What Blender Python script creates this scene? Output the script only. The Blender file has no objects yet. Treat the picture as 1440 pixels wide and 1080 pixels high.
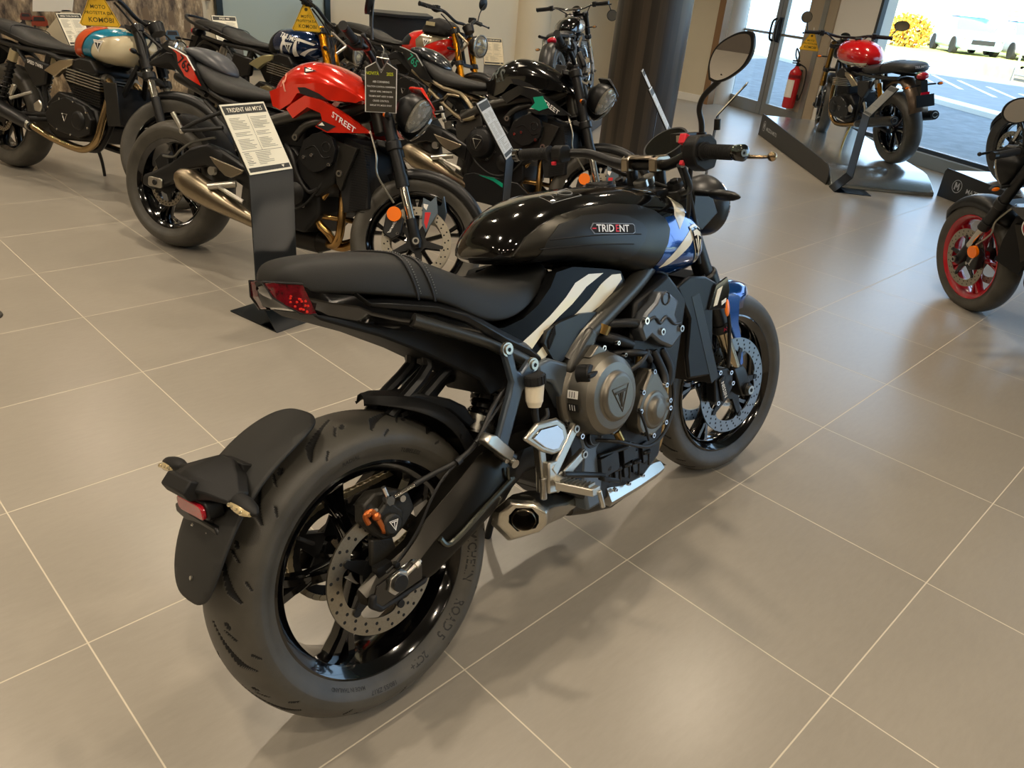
import bpy, math, random
import numpy as np
from mathutils import Vector, Matrix
from mathutils.geometry import delaunay_2d_cdt
random.seed(7)
PI=math.pi; cos=math.cos; sin=math.sin; rad=math.radians
SC=bpy.context.scene; COL=SC.collection
V=Vector

# ---------------------------------------------------------------- materials
def lin(h):
    h=h.lstrip('#'); c=[int(h[i:i+2],16)/255 for i in (0,2,4)]
    return tuple((x/12.92 if x<=.04045 else ((x+.055)/1.055)**2.4) for x in c)+(1,)
MATS={}
def mat(name,col='#808080',rough=.5,metal=0,coat=0,spec=.5,noise=0,nscale=40,bump=0,bscale=200,emit=0,trans=0,alpha=1,aniso=0):
    if name in MATS: return MATS[name]
    m=bpy.data.materials.new(name); m.use_nodes=True; nt=m.node_tree; b=nt.nodes['Principled BSDF']
    c=lin(col) if isinstance(col,str) else tuple(col)+(1,)
    b.inputs['Base Color'].default_value=c
    b.inputs['Roughness'].default_value=rough; b.inputs['Metallic'].default_value=metal
    b.inputs['Coat Weight'].default_value=coat; b.inputs['Coat Roughness'].default_value=.04
    b.inputs['Specular IOR Level'].default_value=spec
    b.inputs['Transmission Weight'].default_value=trans; b.inputs['Alpha'].default_value=alpha
    if emit: b.inputs['Emission Color'].default_value=c; b.inputs['Emission Strength'].default_value=emit
    if noise or bump:
        tc=nt.nodes.new('ShaderNodeTexCoord')
        if noise:
            n=nt.nodes.new('ShaderNodeTexNoise'); n.inputs['Scale'].default_value=nscale; n.inputs['Detail'].default_value=5
            nt.links.new(tc.outputs['Object'],n.inputs['Vector'])
            r=nt.nodes.new('ShaderNodeMapRange'); r.inputs[1].default_value=.3; r.inputs[2].default_value=.7
            r.inputs[3].default_value=1-noise; r.inputs[4].default_value=1+noise
            nt.links.new(n.outputs['Fac'],r.inputs[0])
            mx=nt.nodes.new('ShaderNodeVectorMath'); mx.operation='SCALE'; mx.inputs[0].default_value=c[:3]
            nt.links.new(r.outputs[0],mx.inputs['Scale']); nt.links.new(mx.outputs[0],b.inputs['Base Color'])
        if bump:
            n=nt.nodes.new('ShaderNodeTexNoise'); n.inputs['Scale'].default_value=bscale; n.inputs['Detail'].default_value=3
            nt.links.new(tc.outputs['Object'],n.inputs['Vector'])
            bp=nt.nodes.new('ShaderNodeBump'); bp.inputs['Strength'].default_value=bump; bp.inputs['Distance'].default_value=.002
            nt.links.new(n.outputs['Fac'],bp.inputs['Height']); nt.links.new(bp.outputs[0],b.inputs['Normal'])
    MATS[name]=m; return m
GBLK=BLK=mat('gloss_black','#050506',.08,coat=1,spec=.6)
SBLK=mat('satin_black','#101112',.38,spec=.45)
MBLK=mat('matte_black_plastic','#111111',.58,spec=.35,bump=.25,bscale=900)
DBLK=mat('dull_black','#0b0b0c',.75)
PAD=mat('matte_graphite_paint','#3b3934',.34,metal=.85,spec=.5)
SEAT=mat('seat_vinyl','#181918',.5,spec=.42,bump=.3,bscale=1400)
RUB=mat('tyre_rubber','#45423b',.46,noise=.22,nscale=14,bump=.2,bscale=700)
RUBG=mat('tyre_groove_shade','#0c0b0a',.8)  # darker than the tread rubber: groove shade put into the colour
RUB2=mat('soft_rubber','#141414',.8)
RIMB=mat('rim_gloss_black','#040405',.12,coat=.8)
ALU=mat('cast_aluminium','#c9c6bd',.33,metal=1,bump=.1,bscale=500)
CHR=mat('polished_chrome','#e6e6e6',.1,metal=1)
STE=mat('brushed_steel','#b7b4ab',.3,metal=1,noise=.08,nscale=300)
BRZ=mat('heat_tinted_steel','#b8925a',.25,metal=1,noise=.15,nscale=25)
DSK=mat('brake_disc_steel','#a59e8f',.34,metal=1,noise=.08,nscale=200)
FRM=mat('frame_satin','#4b4a46',.36,metal=.65)
ENG=mat('engine_grey','#77736a',.38,metal=.85,bump=.2,bscale=500)
ENGD=mat('engine_black','#151515',.42,metal=.3,bump=.15,bscale=500)
ENGB=mat('head_cover_grey','#5d6166',.36,metal=.7,bump=.2,bscale=500)
GOLD=mat('gold_anodised','#d08a1e',.25,metal=1)
ORG=mat('orange_lens','#ff7d00',.25,coat=.6)
REDL=mat('red_lens','#8d0015',.12,coat=1)
LENS=mat('clear_lens','#e8e2d0',.05,trans=.75,coat=1)
WHT=mat('white_paint','#f3ecd4',.3,coat=.4)
WHD=mat('white_marking','#f2f0ea',.5)
BLU=mat('metallic_blue','#0c4a94',.16,metal=.55,coat=1)
RED=mat('red_switch','#d01a20',.4)
MIR=mat('mirror_glass','#f5f5f5',.01,metal=1)
HOSE=mat('hose_rubber','#0d0d0d',.5)
MARK=mat('rubber_marking','#191816',.6)

# ---------------------------------------------------------------- mesh builder
def cr(pts,sub=6):
    P=[V(p) for p in pts]
    if len(P)<3: return P
    out=[]
    for i in range(len(P)-1):
        p0=P[max(i-1,0)];p1=P[i];p2=P[i+1];p3=P[min(i+2,len(P)-1)]
        for k in range(sub):
            t=k/sub
            out.append(.5*((2*p1)+(p2-p0)*t+(2*p0-5*p1+4*p2-p3)*t*t+(3*p1-p0-3*p2+p3)*t**3))
    out.append(P[-1]); return out
class MB:
    def __init__(s,T=None): s.v=[];s.f=[];s.m=[];s.c=0;s.T=T
    def add(s,vs,fs,m=None):
        b=len(s.v); T=s.T
        s.v+=[tuple(T@V(p)) if T else tuple(p) for p in vs]
        s.f+=[[i+b for i in f] for f in fs]; s.m+=[s.c if m is None else m]*len(fs); return s
    def box(s,c,d,R=None,m=None):
        vs=[]
        for x in (-.5,.5):
            for y in (-.5,.5):
                for z in (-.5,.5):
                    p=V((x*d[0],y*d[1],z*d[2])); p=(R@p if R else p)+V(c); vs.append(p)
        return s.add(vs,[(0,1,3,2),(4,6,7,5),(0,4,5,1),(2,3,7,6),(0,2,6,4),(1,5,7,3)],m)
    def frame(s,d):
        d=V(d).normalized(); a=V((0,0,1)) if abs(d.z)<.9 else V((1,0,0)); u=d.cross(a).normalized(); return u,d.cross(u)
    def cyl(s,p0,p1,r0,r1=None,n=16,m=None,cap=True):
        p0=V(p0);p1=V(p1); r1=r0 if r1 is None else r1; u,w=s.frame(p1-p0); vs=[];fs=[]
        for p,r in ((p0,r0),(p1,r1)):
            for i in range(n): a=2*PI*i/n; vs.append(p+u*(r*cos(a))+w*(r*sin(a)))
        for i in range(n): j=(i+1)%n; fs.append((i,j,n+j,n+i))
        if cap: fs+= [tuple(range(n))[::-1],tuple(range(n,2*n))]
        return s.add(vs,fs,m)
    def tube(s,pts,r,n=10,sub=6,m=None,flat=None):
        P=cr(pts,sub) if sub>1 else [V(p) for p in pts]; L=len(P)
        rs=r if isinstance(r,(list,tuple)) else [r,r]
        vs=[];fs=[];u=None
        for i,p in enumerate(P):
            d=(P[min(i+1,L-1)]-P[max(i-1,0)]).normalized()
            if u is None: u,_=s.frame(d)
            u=(u-d*u.dot(d)).normalized(); w=d.cross(u)
            t=i/(L-1)*(len(rs)-1); k=min(int(t),len(rs)-2); rr=rs[k]+(rs[k+1]-rs[k])*(t-k)
            for j in range(n): a=2*PI*j/n; vs.append(p+u*(rr*cos(a))+w*(rr*sin(a)*(flat or 1)))
        for i in range(L-1):
            for j in range(n): k=(j+1)%n; fs.append((i*n+j,i*n+k,(i+1)*n+k,(i+1)*n+j))
        fs+=[tuple(range(n))[::-1],tuple(range((L-1)*n,L*n))]
        return s.add(vs,fs,m)
    def lathe(s,prof,c,n=64,closed=False,axis='y',m=None,a0=0,a1=2*PI):
        full=abs(a1-a0-2*PI)<1e-6; N=n if full else n+1; k=len(prof); vs=[];fs=[]
        for i in range(N):
            a=a0+(a1-a0)*i/n
            for r,h in prof:
                x,z=r*cos(a),r*sin(a)
                vs.append({'y':(c[0]+x,c[1]+h,c[2]+z),'z':(c[0]+x,c[1]+z,c[2]+h),'x':(c[0]+h,c[1]+x,c[2]+z)}[axis])
        for i in range(n):
            ii=(i+1)%N
            for j in range(k if closed else k-1):
                jj=(j+1)%k; fs.append((i*k+j,i*k+jj,ii*k+jj,ii*k+j))
        return s.add(vs,fs,m)
    def loft(s,secs,caps=True,closed=True,m=None):
        n=len(secs[0]);vs=[p for q in secs for p in q];fs=[]
        for i in range(len(secs)-1):
            for j in range(n if closed else n-1):
                k=(j+1)%n; fs.append((i*n+j,i*n+k,(i+1)*n+k,(i+1)*n+j))
        if caps: fs+=[tuple(range(n))[::-1],tuple(range((len(secs)-1)*n,len(secs)*n))]
        return s.add(vs,fs,m)
    def prism(s,poly,a,b,ax='y',m=None,both=False):
        n=len(poly)
        def P(p,h): return {'y':(p[0],h,p[1]),'z':(p[0],p[1],h),'x':(h,p[0],p[1])}[ax]
        vs=[P(p,a) for p in poly]+[P(p,b) for p in poly]
        fs=[tuple(range(n)),tuple(range(2*n-1,n-1,-1))]+[(i,n+i,n+(i+1)%n,(i+1)%n) for i in range(n)]
        s.add(vs,fs,m)
        if both: s.prism(poly,-a,-b,ax,m)
        return s
    def ball(s,c,r,n=16,m=None,R=None):
        r=(r,r,r) if isinstance(r,(int,float)) else r; vs=[];fs=[];k=n//2
        for i in range(k+1):
            t=PI*i/k
            for j in range(n):
                a=2*PI*j/n; p=V((r[0]*sin(t)*cos(a),r[1]*sin(t)*sin(a),r[2]*cos(t))); vs.append((R@p if R else p)+V(c))
        for i in range(k):
            for j in range(n): q=(j+1)%n; fs.append((i*n+j,(i+1)*n+j,(i+1)*n+q,i*n+q))
        return s.add(vs,fs,m)
    def patch(s,poly,fn,h=.02,m=None,rim=None):
        """polygon in 2D, filled on a fine grid, mapped by fn(a,b)->point; rim: fn for the skirt going inward"""
        n=len(poly);xs=[p[0] for p in poly];zs=[p[1] for p in poly]
        B=[]
        for i in range(n):
            a,b=V(poly[i]),V(poly[(i+1)%n]); k=max(1,int((b-a).length/h))
            B+=[a+(b-a)*(t/k) for t in range(k)]
        nb=len(B); G=[]
        x=min(xs)+h/2
        def inside(x,z):
            c=False;j=nb-1
            for i in range(nb):
                if (B[i].y>z)!=(B[j].y>z) and x<(B[j].x-B[i].x)*(z-B[i].y)/(B[j].y-B[i].y+1e-12)+B[i].x: c=not c
                j=i
            return c
        while x<max(xs):
            z=min(zs)+h/2
            while z<max(zs):
                if inside(x,z) and min((q-V((x,z))).length for q in B)>h*.4: G.append(V((x,z)))
                z+=h
            x+=h
        r=delaunay_2d_cdt(B+G,[],[list(range(nb))],1,1e-7)
        vs=[fn(p.x,p.y) for p in r[0]]; s.add(vs,[tuple(f) for f in r[2]],m)
        if rim:
            s.add([fn(p.x,p.y) for p in B]+[rim(p.x,p.y) for p in B],[(i,(i+1)%nb,nb+(i+1)%nb,nb+i) for i in range(nb)],m)
        return s
    def text(s,txt,size,fn,m=None,depth=0):
        vs,fs=txt2d(txt,size); return s.add([fn(x,y) for x,y in vs],fs,m)
    def mirror(s): s.mir=True; return s
TXT={}
def txt2d(txt,size,font_res=2):
    k=txt
    if k not in TXT:
        c=bpy.data.curves.new('t','FONT'); c.body=txt; c.size=1; c.align_x='CENTER'; c.align_y='CENTER'; c.resolution_u=font_res; c.fill_mode='FRONT'; c.offset=.012
        o=bpy.data.objects.new('t',c); me=o.to_mesh(); TXT[k]=([(v.co.x,v.co.y) for v in me.vertices],[tuple(p.vertices) for p in me.polygons])
        o.to_mesh_clear(); bpy.data.objects.remove(o); bpy.data.curves.remove(c)
    v,f=TXT[k]; return [(x*size,y*size) for x,y in v],f
def build(name,mb,mats,parent=None,bevel=0,sharp=38,label=None,kind=None,sub=0,seg=2):
    if getattr(mb,'mir',False):
        mb.mir=False; q=MB(); q.v=[(x,-y,z) for x,y,z in mb.v]; q.f=[list(f)[::-1] for f in mb.f]; q.m=mb.m; build(name,q,mats,parent,bevel,sharp,label,kind,sub,seg)
    me=bpy.data.meshes.new(name); me.from_pydata(mb.v,[],mb.f)
    for m in (mats if isinstance(mats,(list,tuple)) else [mats]): me.materials.append(m)
    me.polygons.foreach_set('material_index',mb.m); me.validate(); me.update()
    import bmesh
    bm=bmesh.new(); bm.from_mesh(me)
    bmesh.ops.remove_doubles(bm,verts=bm.verts,dist=1e-6)
    bmesh.ops.recalc_face_normals(bm,faces=bm.faces)
    ca=rad(sharp)
    for e in bm.edges:
        if len(e.link_faces)==2: e.smooth=e.calc_face_angle(0)<ca
    for f in bm.faces: f.smooth=True
    bm.to_mesh(me); bm.free()
    o=bpy.data.objects.new(name,me); COL.objects.link(o)
    if parent: o.parent=parent
    if bevel:
        b=o.modifiers.new('b','BEVEL'); b.width=bevel; b.segments=seg; b.limit_method='ANGLE'; b.angle_limit=rad(35); b.harden_normals=False
    if sub:
        b=o.modifiers.new('s','SUBSURF'); b.levels=sub; b.render_levels=sub
    if label: o['label']=label
    if kind: o['kind']=kind
    return o
def tag(o,label,cat,group=None):
    o['label']=label; o['category']=cat
    if group: o['group']=group
    return o
def empty(name,M=None):
    o=bpy.data.objects.new(name,None); COL.objects.link(o); o.empty_display_size=.1
    if M is not None: o.matrix_world=M
    return o
def interp(xs,ys):
    return lambda x: float(np.interp(x,xs,ys))
def smooth_interp(xs,ys):
    xs=np.array(xs,float); ys=np.array(ys,float); d=np.gradient(ys,xs)
    def f(x):
        x=min(max(x,xs[0]),xs[-1]); i=min(max(int(np.searchsorted(xs,x))-1,0),len(xs)-2)
        h=xs[i+1]-xs[i]; t=(x-xs[i])/h
        return float((2*t**3-3*t*t+1)*ys[i]+(t**3-2*t*t+t)*h*d[i]+(-2*t**3+3*t*t)*ys[i+1]+(t**3-t*t)*h*d[i+1])
    return f
def lines(a,b): return [a+(b-a)*t for t in ()]
def rrect(x0,x1,y0,y1,r,k=4):
    o=[]
    for cx,cy,a in ((x1-r,y1-r,0),(x0+r,y1-r,90),(x0+r,y0+r,180),(x1-r,y0+r,270)):
        for i in range(k+1): t=rad(a+90*i/k); o.append((cx+r*cos(t),cy+r*sin(t)))
    return o

# ---------------------------------------------------------------- camera and view
SC.view_settings.view_transform='Standard'; SC.view_settings.look='None'; SC.view_settings.gamma=1
SC.view_settings.exposure=0
cam=bpy.data.cameras.new('camera'); cam.sensor_width=36; cam.lens=1092.44/1440*36; cam.clip_end=400; cam.clip_start=.02
co=bpy.data.objects.new('camera',cam); COL.objects.link(co); SC.camera=co
CR=[[0.712944, -0.695875, 0.086423], [-0.270963, -0.387066, -0.881339], [0.646753, 0.604928, -0.464513]]; CP=[-0.89191, -0.89426, 1.40648]
co.matrix_world=Matrix([[CR[0][0],-CR[1][0],-CR[2][0],CP[0]],[CR[0][1],-CR[1][1],-CR[2][1],CP[1]],[CR[0][2],-CR[1][2],-CR[2][2],CP[2]],[0,0,0,1]])

# ---------------------------------------------------------------- room materials
def floor_mat():
    m=bpy.data.materials.new('floor_tiles'); m.use_nodes=True; nt=m.node_tree; N=nt.nodes; L=nt.links; b=N['Principled BSDF']
    g=N.new('ShaderNodeNewGeometry'); sx=N.new('ShaderNodeSeparateXYZ'); L.new(g.outputs['Position'],sx.inputs[0])
    def math_(op,a,b_=None,c=None):
        n=N.new('ShaderNodeMath'); n.operation=op
        for i,x in enumerate((a,b_,c)):
            if x is None: continue
            if isinstance(x,(int,float)): n.inputs[i].default_value=x
            else: L.new(x,n.inputs[i])
        return n.outputs[0]
    d=[];cell=[]
    for k in (0,1):
        t=math_('DIVIDE',sx.outputs[k],.6); fl=math_('FLOOR',math_('ADD',t,.5)); cell.append(math_('FLOOR',t))
        d.append(math_('MULTIPLY',math_('ABSOLUTE',math_('SUBTRACT',t,fl)),.6))
    dm=math_('MINIMUM',d[0],d[1])
    gr=N.new('ShaderNodeMapRange'); gr.interpolation_type='SMOOTHSTEP'; L.new(dm,gr.inputs[0]); gr.inputs[1].default_value=.0010; gr.inputs[2].default_value=.0024; gr.inputs[3].default_value=1; gr.inputs[4].default_value=0
    cc=N.new('ShaderNodeCombineXYZ'); L.new(cell[0],cc.inputs[0]); L.new(cell[1],cc.inputs[1])
    wn=N.new('ShaderNodeTexWhiteNoise'); L.new(cc.outputs[0],wn.inputs['Vector'])
    n1=N.new('ShaderNodeTexNoise'); n1.inputs['Scale'].default_value=3.5; n1.inputs['Detail'].default_value=6; L.new(g.outputs['Position'],n1.inputs['Vector'])
    mp=N.new('ShaderNodeMapping'); mp.inputs['Scale'].default_value=(18,70,1); mp.inputs['Rotation'].default_value=(0,0,.5); L.new(g.outputs['Position'],mp.inputs[0])
    n2=N.new('ShaderNodeTexNoise'); n2.inputs['Scale'].default_value=1; n2.inputs['Detail'].default_value=7; n2.inputs['Roughness'].default_value=.7; L.new(mp.outputs[0],n2.inputs['Vector'])
    f=math_('ADD',math_('MULTIPLY',math_('SUBTRACT',n1.outputs['Fac'],.5),.10),math_('ADD',math_('MULTIPLY',math_('SUBTRACT',n2.outputs['Fac'],.5),.22),math_('MULTIPLY',math_('SUBTRACT',wn.outputs['Value'],.5),.07)))
    sc=N.new('ShaderNodeVectorMath'); sc.operation='SCALE'; sc.inputs[0].default_value=(.285,.258,.215); L.new(math_('ADD',f,1.0),sc.inputs['Scale'])
    mx=N.new('ShaderNodeMix'); mx.data_type='RGBA'; L.new(gr.outputs[0],mx.inputs['Factor']); L.new(sc.outputs[0],mx.inputs['A']); mx.inputs['B'].default_value=(.56,.50,.39,1)
    L.new(mx.outputs['Result'],b.inputs['Base Color'])
    r=math_('ADD',0.05,math_('ADD',math_('MULTIPLY',gr.outputs[0],.5),.24)); L.new(r,b.inputs['Roughness'])
    b.inputs['Specular IOR Level'].default_value=.5
    bp=N.new('ShaderNodeBump'); bp.inputs['Strength'].default_value=.35; bp.inputs['Distance'].default_value=.001
    L.new(math_('SUBTRACT',0,gr.outputs[0]),bp.inputs['Height']); L.new(bp.outputs[0],b.inputs['Normal'])
    return m
FLOOR=floor_mat()
WALL=mat('wall_cream','#d8cdb4',.75,noise=.02,nscale=3)
WHW=mat('wall_white','#ddd8ce',.8)
PILL=mat('pillar_beige','#a3947d',.7,noise=.04,nscale=5)
CEIL=mat('ceiling_grey','#6f6b62',.85)
MUL=mat('aluminium_frame','#8d8c86',.4,metal=.5)
PLIN=mat('window_plinth','#7d8280',.5)
def glass_mat():
    m=bpy.data.materials.new('window_glass'); m.use_nodes=True; nt=m.node_tree; N=nt.nodes; L=nt.links
    for n in list(N):
        if n.type!='OUTPUT_MATERIAL': N.remove(n)
    o=N['Material Output']; t=N.new('ShaderNodeBsdfTransparent'); t.inputs[0].default_value=(.93,.97,.96,1)
    g=N.new('ShaderNodeBsdfGlossy'); g.inputs['Roughness'].default_value=.01
    lw=N.new('ShaderNodeLayerWeight'); lw.inputs[0].default_value=.5; fr=N.new('ShaderNodeMath'); fr.operation='POWER'; fr.inputs[1].default_value=4; L.new(lw.outputs['Facing'],fr.inputs[0]); x=N.new('ShaderNodeMixShader')
    L.new(fr.outputs[0],x.inputs[0]); L.new(t.outputs[0],x.inputs[1]); L.new(g.outputs[0],x.inputs[2]); L.new(x.outputs[0],o.inputs[0]); return m
GLS=glass_mat()
def quad(name,pts,m,kind='structure',parent=None):
    return build(name,MB().add(pts,[tuple(range(len(pts)))]),m,parent,kind=kind)
def slab(name,c,d,m,rz=0,parent=None,kind='structure',bevel=0):
    return build(name,MB().box(c,d,Matrix.Rotation(rz,3,'Z')),m,parent,kind=kind,bevel=bevel)
P0=V((9.5,4.65,0)); FD=V((.439,.898,0)); FN=V((.898,-.439,0)); FA=math.atan2(.898,.439)
def fp(s,o=0,z=0): p=P0+FD*s+FN*o; return V((p.x,p.y,z))
def fbox(mb,s0,s1,o0,o1,z0,z1,m=None):
    c=(fp(s0,o0)+fp(s1,o0)+fp(s0,o1)+fp(s1,o1))/4; c.z=(z0+z1)/2
    return mb.box(c,(abs(s1-s0),abs(o1-o0),z1-z0),Matrix.Rotation(FA,3,'Z'),m)
# floor follows the facade line
S_END=-12.0; CH=3.3
pe=fp(S_END); pt=fp(1.3)
poly=[(-6,-6.2),(pe.x,-6.2),(pe.x+.06,pe.y),(pt.x+.06,pt.y),(9.9,7.3),(-6,7.3)]
build('floor',MB().prism(poly,-.06,0,'z'),FLOOR,kind='structure')
build('ceiling',MB().prism(poly,CH,CH+.1,'z'),CEIL,kind='structure')
slab('roof',(1.5,.2,5.4),(15.6,12,3.8),CEIL)  # unseen block added above the ceiling to cast shade on the street
slab('wall_back',(1.72,7.35,CH/2),(15.64,.1,CH),WALL)
slab('wall_left',(-6.05,.5,CH/2),(.1,13.6,CH),mat('wall_left_paint','#5a5044',.8))
slab('wall_front',(-.6,-6.25,CH/2),(11,.1,CH),mat('wall_front_paint','#9c9180',.8))
slab('wall_right',(9.53,6.42,CH/2),(.1,1.75,CH),WALL)
build('baseboard_right',MB().box((9.47,6.42,.05),(.02,1.75,.1)),WHD,kind='structure')
build('trim_1',MB().box((9.50,5.52,CH/2),(.16,.10,CH)),mat('door_trim_wood','#8c6a48',.55),kind='structure')
build('wall_column',MB().cyl((9.80,5.50,0),(9.80,5.50,CH),.15,n=32),WHW,kind='structure')
# half-round bulge added to the back wall to show a pale daylight band
build('wall_light_catcher',MB().lathe([(.28,0),(.28,CH)],(7.55,7.32,0),48,axis='z'),WALL,kind='structure')
# facade: doors, pillar, white wall, windows
def door(n,s0,s1):
    f=MB(); w=.09
    fbox(f,s0,s0+w,-.03,.03,0,2.3); fbox(f,s1-w,s1,-.03,.03,0,2.3); fbox(f,s0+w,s1-w,-.03,.03,0,.16); fbox(f,s0+w,s1-w,-.03,.03,2.2,2.3); fbox(f,s0+w,s1-w,-.025,.025,1.0,1.03)
    o=build('door_%d'%n,f,MUL,kind='structure',bevel=.004)
    g=MB(); fbox(g,s0+w,s1-w,-.004,.004,.16,2.2); build('glass',g,GLS,o)
    h=MB(); sh=s1-.05 if n==1 else s1-.05
    a=fp(s0+.05 if n==1 else s1-.045,-.07,1.0); 
    pts=[fp(s0+.055 if n==1 else s1-.045,-.035,.93),fp(s0+.055 if n==1 else s1-.045,-.09,.97),fp(s0+.055 if n==1 else s1-.045,-.09,1.15),fp(s0+.055 if n==1 else s1-.045,-.035,1.2)]
    h.tube(pts,.014,sub=4)
    if n==2: fbox(h,s1-.08,s1-.01,-.05,-.03,.92,1.22)
    build('door_handle',h,SBLK,o,bevel=.003)
    return o
door(1,.0,.90); door(2,-.90,-.01)
f=MB(); fbox(f,.9,1.0,-.05,.05,0,CH); fbox(f,-1.0,.9,-.05,.05,2.3,2.4); build('door_frame',f,MUL,kind='structure')
f=MB(); fbox(f,-1.0,1.3,-.02,.03,2.4,CH); build('wall_above_door',f,WHW,kind='structure')
f=MB(); fbox(f,1.0,1.45,-.04,.1,0,CH); build('wall_door_side',f,WHW,kind='structure')
f=MB(); fbox(f,-1.06,-.545,-.02,.2,0,CH); build('wall_pillar',f,PILL,kind='structure')
f=MB(); fbox(f,-1.76,-1.06,-.0,.2,0,CH); build('wall_white_panel',f,WHW,kind='structure')
edges=[-1.78,-4.9,-8.0,-11.9]
for i in range(3):
    a,b=edges[i],edges[i+1]; f=MB()
    for s in (a,b): fbox(f,s-.02,s+.02,-.03,.03,.14,CH)
    fbox(f,b,a,-.04,.04,.12,.17); fbox(f,b,a,-.03,.03,CH-.06,CH)
    w=build('window_%d'%(i+1),f,mat('window_frame_dark','#3c4044',.4,metal=.4),kind='structure')
    g=MB(); fbox(g,b+.02,a-.02,-.004,.004,.17,CH-.06); build('window_pane',g,GLS,w)
f=MB(); fbox(f,-11.9,-1.76,-.1,.12,0,.13); build('wall_plinth',f,PLIN,kind='structure',bevel=.004)
# round column wrapped in dark boards
def col_mat():
    m=bpy.data.materials.new('column_boards'); m.use_nodes=True; nt=m.node_tree; N=nt.nodes; L=nt.links; b=N['Principled BSDF']
    tc=N.new('ShaderNodeTexCoord'); sx=N.new('ShaderNodeSeparateXYZ'); L.new(tc.outputs['Object'],sx.inputs[0])
    at=N.new('ShaderNodeMath'); at.operation='ARCTAN2'; L.new(sx.outputs[1],at.inputs[0]); L.new(sx.outputs[0],at.inputs[1])
    mu=N.new('ShaderNodeMath'); mu.operation='MULTIPLY'; L.new(at.outputs[0],mu.inputs[0]); mu.inputs[1].default_value=4.6
    fl=N.new('ShaderNodeMath'); fl.operation='FLOOR'; L.new(mu.outputs[0],fl.inputs[0])
    wn=N.new('ShaderNodeTexWhiteNoise'); wn.noise_dimensions='1D'; L.new(fl.outputs[0],wn.inputs['W'])
    mp=N.new('ShaderNodeMapping'); mp.inputs['Scale'].default_value=(14,14,1.2); L.new(tc.outputs['Object'],mp.inputs[0])
    nz=N.new('ShaderNodeTexNoise'); nz.inputs['Scale'].default_value=1.5; nz.inputs['Detail'].default_value=6; L.new(mp.outputs[0],nz.inputs['Vector'])
    ad=N.new('ShaderNodeMath'); ad.operation='ADD'; L.new(wn.outputs[0],ad.inputs[0]); L.new(nz.outputs['Fac'],ad.inputs[1])
    cr_=N.new('ShaderNodeValToRGB'); cr_.color_ramp.elements[0].position=.3; cr_.color_ramp.elements[0].color=lin('#2b2620'); cr_.color_ramp.elements[1].position=.8; cr_.color_ramp.elements[1].color=lin('#4a4034')
    e=cr_.color_ramp.elements.new(.55); e.color=lin('#3a332b')
    hv=N.new('ShaderNodeMath'); hv.operation='MULTIPLY'; hv.inputs[1].default_value=.55; L.new(ad.outputs[0],hv.inputs[0])
    L.new(hv.outputs[0],cr_.inputs[0]); L.new(cr_.outputs[0],b.inputs['Base Color']); b.inputs['Roughness'].default_value=.42
    return m
cb=MB().lathe([(.315,0),(.315,CH)],(0,0,0),96,axis='z')
o=build('structural_column',cb,col_mat()); o.location=(5.08,3.47,0); o['kind']='structure'; 
# ---------------------------------------------------------------- mural on the back wall
def mural_mat():
    m=bpy.data.materials.new('mural_photo'); m.use_nodes=True; nt=m.node_tree; N=nt.nodes; L=nt.links; b=N['Principled BSDF']
    tc=N.new('ShaderNodeTexCoord'); mp=N.new('ShaderNodeMapping'); mp.inputs['Scale'].default_value=(9,1,3.2); L.new(tc.outputs['Object'],mp.inputs[0])
    v=N.new('ShaderNodeTexVoronoi'); v.inputs['Scale'].default_value=1.6; v.feature='F1'; L.new(mp.outputs[0],v.inputs['Vector'])
    n=N.new('ShaderNodeTexNoise'); n.inputs['Scale'].default_value=2.4; n.inputs['Detail'].default_value=8; n.inputs['Roughness'].default_value=.7; L.new(mp.outputs[0],n.inputs['Vector'])
    a=N.new('ShaderNodeMath'); a.operation='MULTIPLY_ADD'; L.new(v.outputs['Distance'],a.inputs[0]); a.inputs[1].default_value=.35; L.new(n.outputs['Fac'],a.inputs[2])
    r=N.new('ShaderNodeValToRGB'); E=r.color_ramp.elements; E[0].position=.42; E[0].color=lin('#2b241c'); E[1].position=.92; E[1].color=lin('#d9c9ab')
    for p,c in ((.55,'#5a4a38'),(.66,'#80705a'),(.76,'#a08a6a')): e=E.new(p); e.color=lin(c)
    L.new(a.outputs[0],r.inputs[0]); L.new(r.outputs[0],b.inputs['Base Color']); b.inputs['Roughness'].default_value=.55; return m

# mural photograph board with a street scene: facades, pale road, cars
MP=['#2b241c','#d9c9ab']
mb=MB()
mb.box((-.05,7.28,1.325),(5.86,.02,2.65),m=0)
def flat(poly,y,m): mb.add([(x,y,z) for x,z in poly],[tuple(range(len(poly)))],m)
yw=7.268
flat([(1.28,.45),(1.60,.79),(1.66,.79),(2.12,.45)],yw,1)          # road
flat([(1.36,.77),(1.40,.98),(1.52,1.25),(1.70,1.3),(1.74,1.0),(1.68,.78)],yw,2)  # bright sky gap
def mural_car(x,z,w,mi):
    h=w*.62
    flat([(x-w/2,z),(x-w/2,z+h*.5),(x-w*.36,z+h),(x+w*.36,z+h),(x+w/2,z+h*.5),(x+w/2,z)],yw-.002,mi)
    flat([(x-w*.36,z+h*.52),(x-w*.3,z+h*.9),(x+w*.3,z+h*.9),(x+w*.36,z+h*.52)],yw-.004,3)
    for s in (-1,1): flat([(x+s*w*.38-.02*w,z-.09*w),(x+s*w*.38-.02*w,z+.05*w),(x+s*w*.38+.12*w,z+.05*w),(x+s*w*.38+.12*w,z-.09*w)],yw-.005,3)
mural_car(1.40,.655,.13,4); mural_car(1.72,.60,.2,5); mural_car(1.62,.70,.10,3); mural_car(1.30,.70,.09,5); mural_car(2.55,.56,.14,6)
rng=random.Random(5)
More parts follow.
